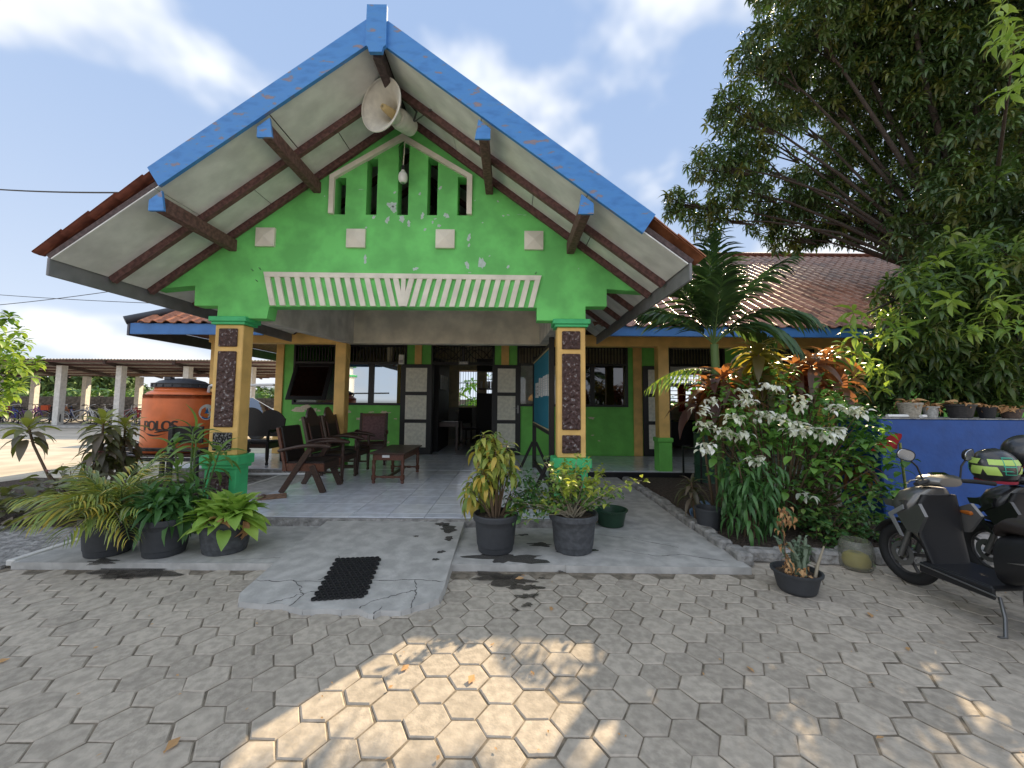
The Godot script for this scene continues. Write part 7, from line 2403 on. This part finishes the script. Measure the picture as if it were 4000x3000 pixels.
	loft("seat", [[Vector3(0, 0.68, 0.06), 0.08, 0.05, 0.0], [Vector3(0, 0.735, 0.14), 0.13, 0.055, 0.0], [Vector3(0, 0.74, 0.35), 0.15, 0.055, 0.0], [Vector3(0, 0.79, 0.52), 0.145, 0.055, 0.0], [Vector3(0, 0.815, 0.78), 0.11, 0.045, 0.0], [Vector3(0, 0.82, 0.84), 0.07, 0.03, 0.0]], M.leather, o, 18)
	for s: float in [-1.0, 1.0]:
		part("body_stripe", flat([Vector2(0.0, 0.0), Vector2(0.5, 0.16), Vector2(0.62, 0.20), Vector2(0.3, 0.05)], Vector3(0, 0, 1), Vector3.UP, Vector3(s * 0.172, 0.50, 0.20), Vector3(s * 0.012, 0, 0)), body, o)
	loft("engine", [[Vector3(-0.10, 0.28, 0.25), 0.05, 0.09, 0.0], [Vector3(-0.12, 0.29, 0.45), 0.06, 0.11, 0.0], [Vector3(-0.12, 0.28, 0.68), 0.055, 0.10, 0.0], [Vector3(-0.10, 0.27, 0.76), 0.03, 0.06, 0.0]], M.stand_steel, o, 16)
	rod("exhaust", [Vector3(0.14, 0.26, 0.30), Vector3(0.17, 0.27, 0.55), Vector3(0.19, 0.36, 1.0)], [0.03, 0.055, 0.05], M.steel, o, 12)
	rod("shock_absorber", [Vector3(-0.13, 0.30, 0.66), Vector3(-0.10, 0.58, 0.58)], 0.028, M.steel, o, 8)
	rod("grab_rail", [Vector3(-0.15, 0.74, 0.6), Vector3(-0.15, 0.80, 0.85), Vector3(0.0, 0.81, 0.95), Vector3(0.15, 0.80, 0.85), Vector3(0.15, 0.74, 0.6)], 0.013, M.chrome, o, 8)
	rod("side_stand", [Vector3(-0.12, 0.22, 0.10), Vector3(-0.17, 0.11, 0.16), Vector3(-0.23, 0.0, 0.20), Vector3(-0.28, 0.005, 0.20)], 0.012, M.steel, o, 7)
	for s: float in [-1.0, 1.0]:
		rod("foot_peg", [Vector3(s * 0.16, 0.30, 0.40), Vector3(s * 0.30, 0.30, 0.40)], 0.014, M.steel, o, 7)
	# handlebars
	loft("handlebar_cover", [[Vector3(0, 0.92, -0.46), 0.07, 0.03, 0.0], [Vector3(0, 0.955, -0.40), 0.16, 0.05, 0.0], [Vector3(0, 0.965, -0.32), 0.17, 0.05, 0.0], [Vector3(0, 0.96, -0.26), 0.10, 0.035, 0.0]], body, o, 18)
	part("speed_dial", cbox(Vector3(0.15, 0.012, 0.09), 0.005), M.dusk_glass, o, Vector3(0, 1.008, -0.33), Vector3(0.35, 0, 0))
	for s: float in [-1.0, 1.0]:
		rod("grip", [Vector3(s * 0.15, 0.965, -0.31), Vector3(s * 0.24, 0.965, -0.27), Vector3(s * 0.345, 0.955, -0.225)], [0.016, 0.018, 0.018], M.rubber, o, 10)
		rod("brake_lever", [Vector3(s * 0.16, 0.965, -0.37), Vector3(s * 0.25, 0.96, -0.355), Vector3(s * 0.34, 0.95, -0.30)], 0.007, M.chrome, o, 6)
		rod("mirror_stem", [Vector3(s * 0.17, 0.98, -0.33), Vector3(s * 0.20, 1.08, -0.34), Vector3(s * 0.27, 1.15, -0.35)], 0.007, M.cable, o, 6)
		var mr := holder("mirror", o, Vector3(s * 0.285, 1.175, -0.35), Vector3(0.1, 0.25 * s, 0.3 * s))
		loft("mirror_shell", [[Vector3(0, 0, -0.035), 0.02, 0.015, 0.0], [Vector3(0, 0, -0.02), 0.055, 0.04, 0.0], [Vector3(0, 0, 0.006), 0.07, 0.05, 0.0]], M.rubber, mr, 14)
		loft("mirror_glass", [[Vector3(0, 0, 0.006), 0.062, 0.044, 0.0], [Vector3(0, 0, 0.009), 0.06, 0.042, 0.0]], M.chrome, mr, 14)
	return o


func helmet(label: String, where: Vector3, turn: float, shell: Material, loud: bool) -> void:
	var o := thing("helmet", label, "helmet", where, turn, "")
	# faces +z
	var rows := []
	for i in 15:
		var la := lerpf(-0.85, PI / 2 - 0.02, i / 14.0)
		var ring := []
		for k in 36:
			var lo := -TAU * k / 36.0
			var r := 1.0
			var front := sin(-lo)
			ring.append(Vector3(cos(lo) * cos(la) * 0.125 * r, sin(la) * 0.135 + 0.02, sin(-lo) * cos(la) * 0.150 * -1.0 + 0.0 * front))
		ring.reverse()
		rows.append(ring)
	var b := MB.new()
	b.grid(rows, true)
	part("shell", b.mesh(), shell, o)
	var patch := func(lo0: float, lo1: float, la0: float, la1: float, k: float, skew := 0.0) -> ArrayMesh:
		var rr := []
		for i in 7:
			var line := []
			for j in 9:
				var la := lerpf(la0, la1, i / 6.0)
				var lo := lerpf(lo0, lo1, j / 8.0) + skew * (i / 6.0)
				line.append(Vector3(sin(lo) * cos(la) * 0.125 * k, sin(la) * 0.135 * k + 0.02, cos(lo) * cos(la) * 0.150 * k))
			rr.append(line)
		var m := MB.new()
		m.grid(rr)
		return m.mesh()
	part("visor", patch.call(-1.15, 1.15, -0.45, 0.42, 1.035), M.dusk_glass, o)
	part("chin_rim", patch.call(-1.4, 1.4, -0.86, -0.60, 1.04), shell, o)
	turned("neck_lining", [Vector2(0.075, 0.0), Vector2(0.105, 0.0), Vector2(0.108, 0.02)], surf("helmet_lining", lin(0.30, 0.02, 0.04), 0.9), o, Vector3(0, -0.088, 0), 24)
	if loud:
		var lime := surf("helmet_lime", lin(0.48, 0.68, 0.15), 0.3)
		var teal := surf("helmet_teal", lin(0.05, 0.38, 0.24), 0.3)
		for s: float in [-1.0, 1.0]:
			part("lime_flash", patch.call(s * 1.3, s * 2.9, 0.20, 0.50, 1.015, s * 0.1), lime, o)
			part("lime_flash", patch.call(s * 1.25, s * 1.7, -0.25, 0.12, 1.015, -s * 0.3), lime, o)
			part("lime_flash", patch.call(s * 2.4, s * 3.0, -0.35, 0.10, 1.015, s * 0.2), lime, o)
			for k in 4:
				var a: Array = [[1.75, 2.3, 0.10, 0.16], [1.75, 2.3, 0.58, 0.64], [1.75, 2.2, -0.30, -0.25], [1.9, 2.35, -0.12, -0.07]][k]
				part("teal_line", patch.call(s * a[0], s * a[1], a[2], a[3], 1.02, s * 0.12), teal, o)
			part("teal_line", patch.call(s * 1.75, s * 1.79, -0.3, 0.62, 1.02, s * 0.08), teal, o)
			part("teal_line", patch.call(s * 2.26, s * 2.30, -0.3, 0.62, 1.02, s * 0.08), teal, o)
	else:
		part("white_mark", patch.call(-2.3, -1.7, 0.15, 0.24, 1.015), M.white, o)


func scooters() -> void:
	var grey := surf("scooter_grey", lin(0.16, 0.155, 0.15), 0.25, "", 1.0, 0.0, {"metallic": 0.6, "clearcoat_enabled": true, "clearcoat": 1.0})
	var silver := surf("scooter_silver", lin(0.50, 0.50, 0.52), 0.3, "", 1.0, 0.0, {"metallic": 0.5})
	var black := surf("scooter_black", lin(0.012, 0.012, 0.014), 0.2, "", 1.0, 0.0, {"clearcoat_enabled": true, "clearcoat": 1.0})
	scooter("grey and silver scooter with its front wheel by the planting bed", Vector3(3.12, 0, -2.68), 0.06, grey, silver)
	scooter("black scooter standing between the grey scooter and the blue wall", Vector3(3.86, 0, -2.75), 0.04, black, black)
	helmet("black and lime full face helmet hung on the black scooter grip", Vector3(3.56, 0.90, -3.02), 1.9, black, true)
	helmet("plain glossy black helmet on the black scooter dial", Vector3(3.86, 1.0, -3.06), 1.7, black, false)


func _ready() -> void:
	set_stage()
	make_materials()
	make_ground()
	make_building()
	loudspeaker()
	notice_board()
	porch_furniture()
	rubber_mat()
	water_tank()
	yard_things()
	indoor_things()
	potted_plants()
	bed_plants()
	left_plants()
	mango_tree()
	bike_shed()
	parked_car()
	far_trees()
	cables()
	minaret()
	scooters()
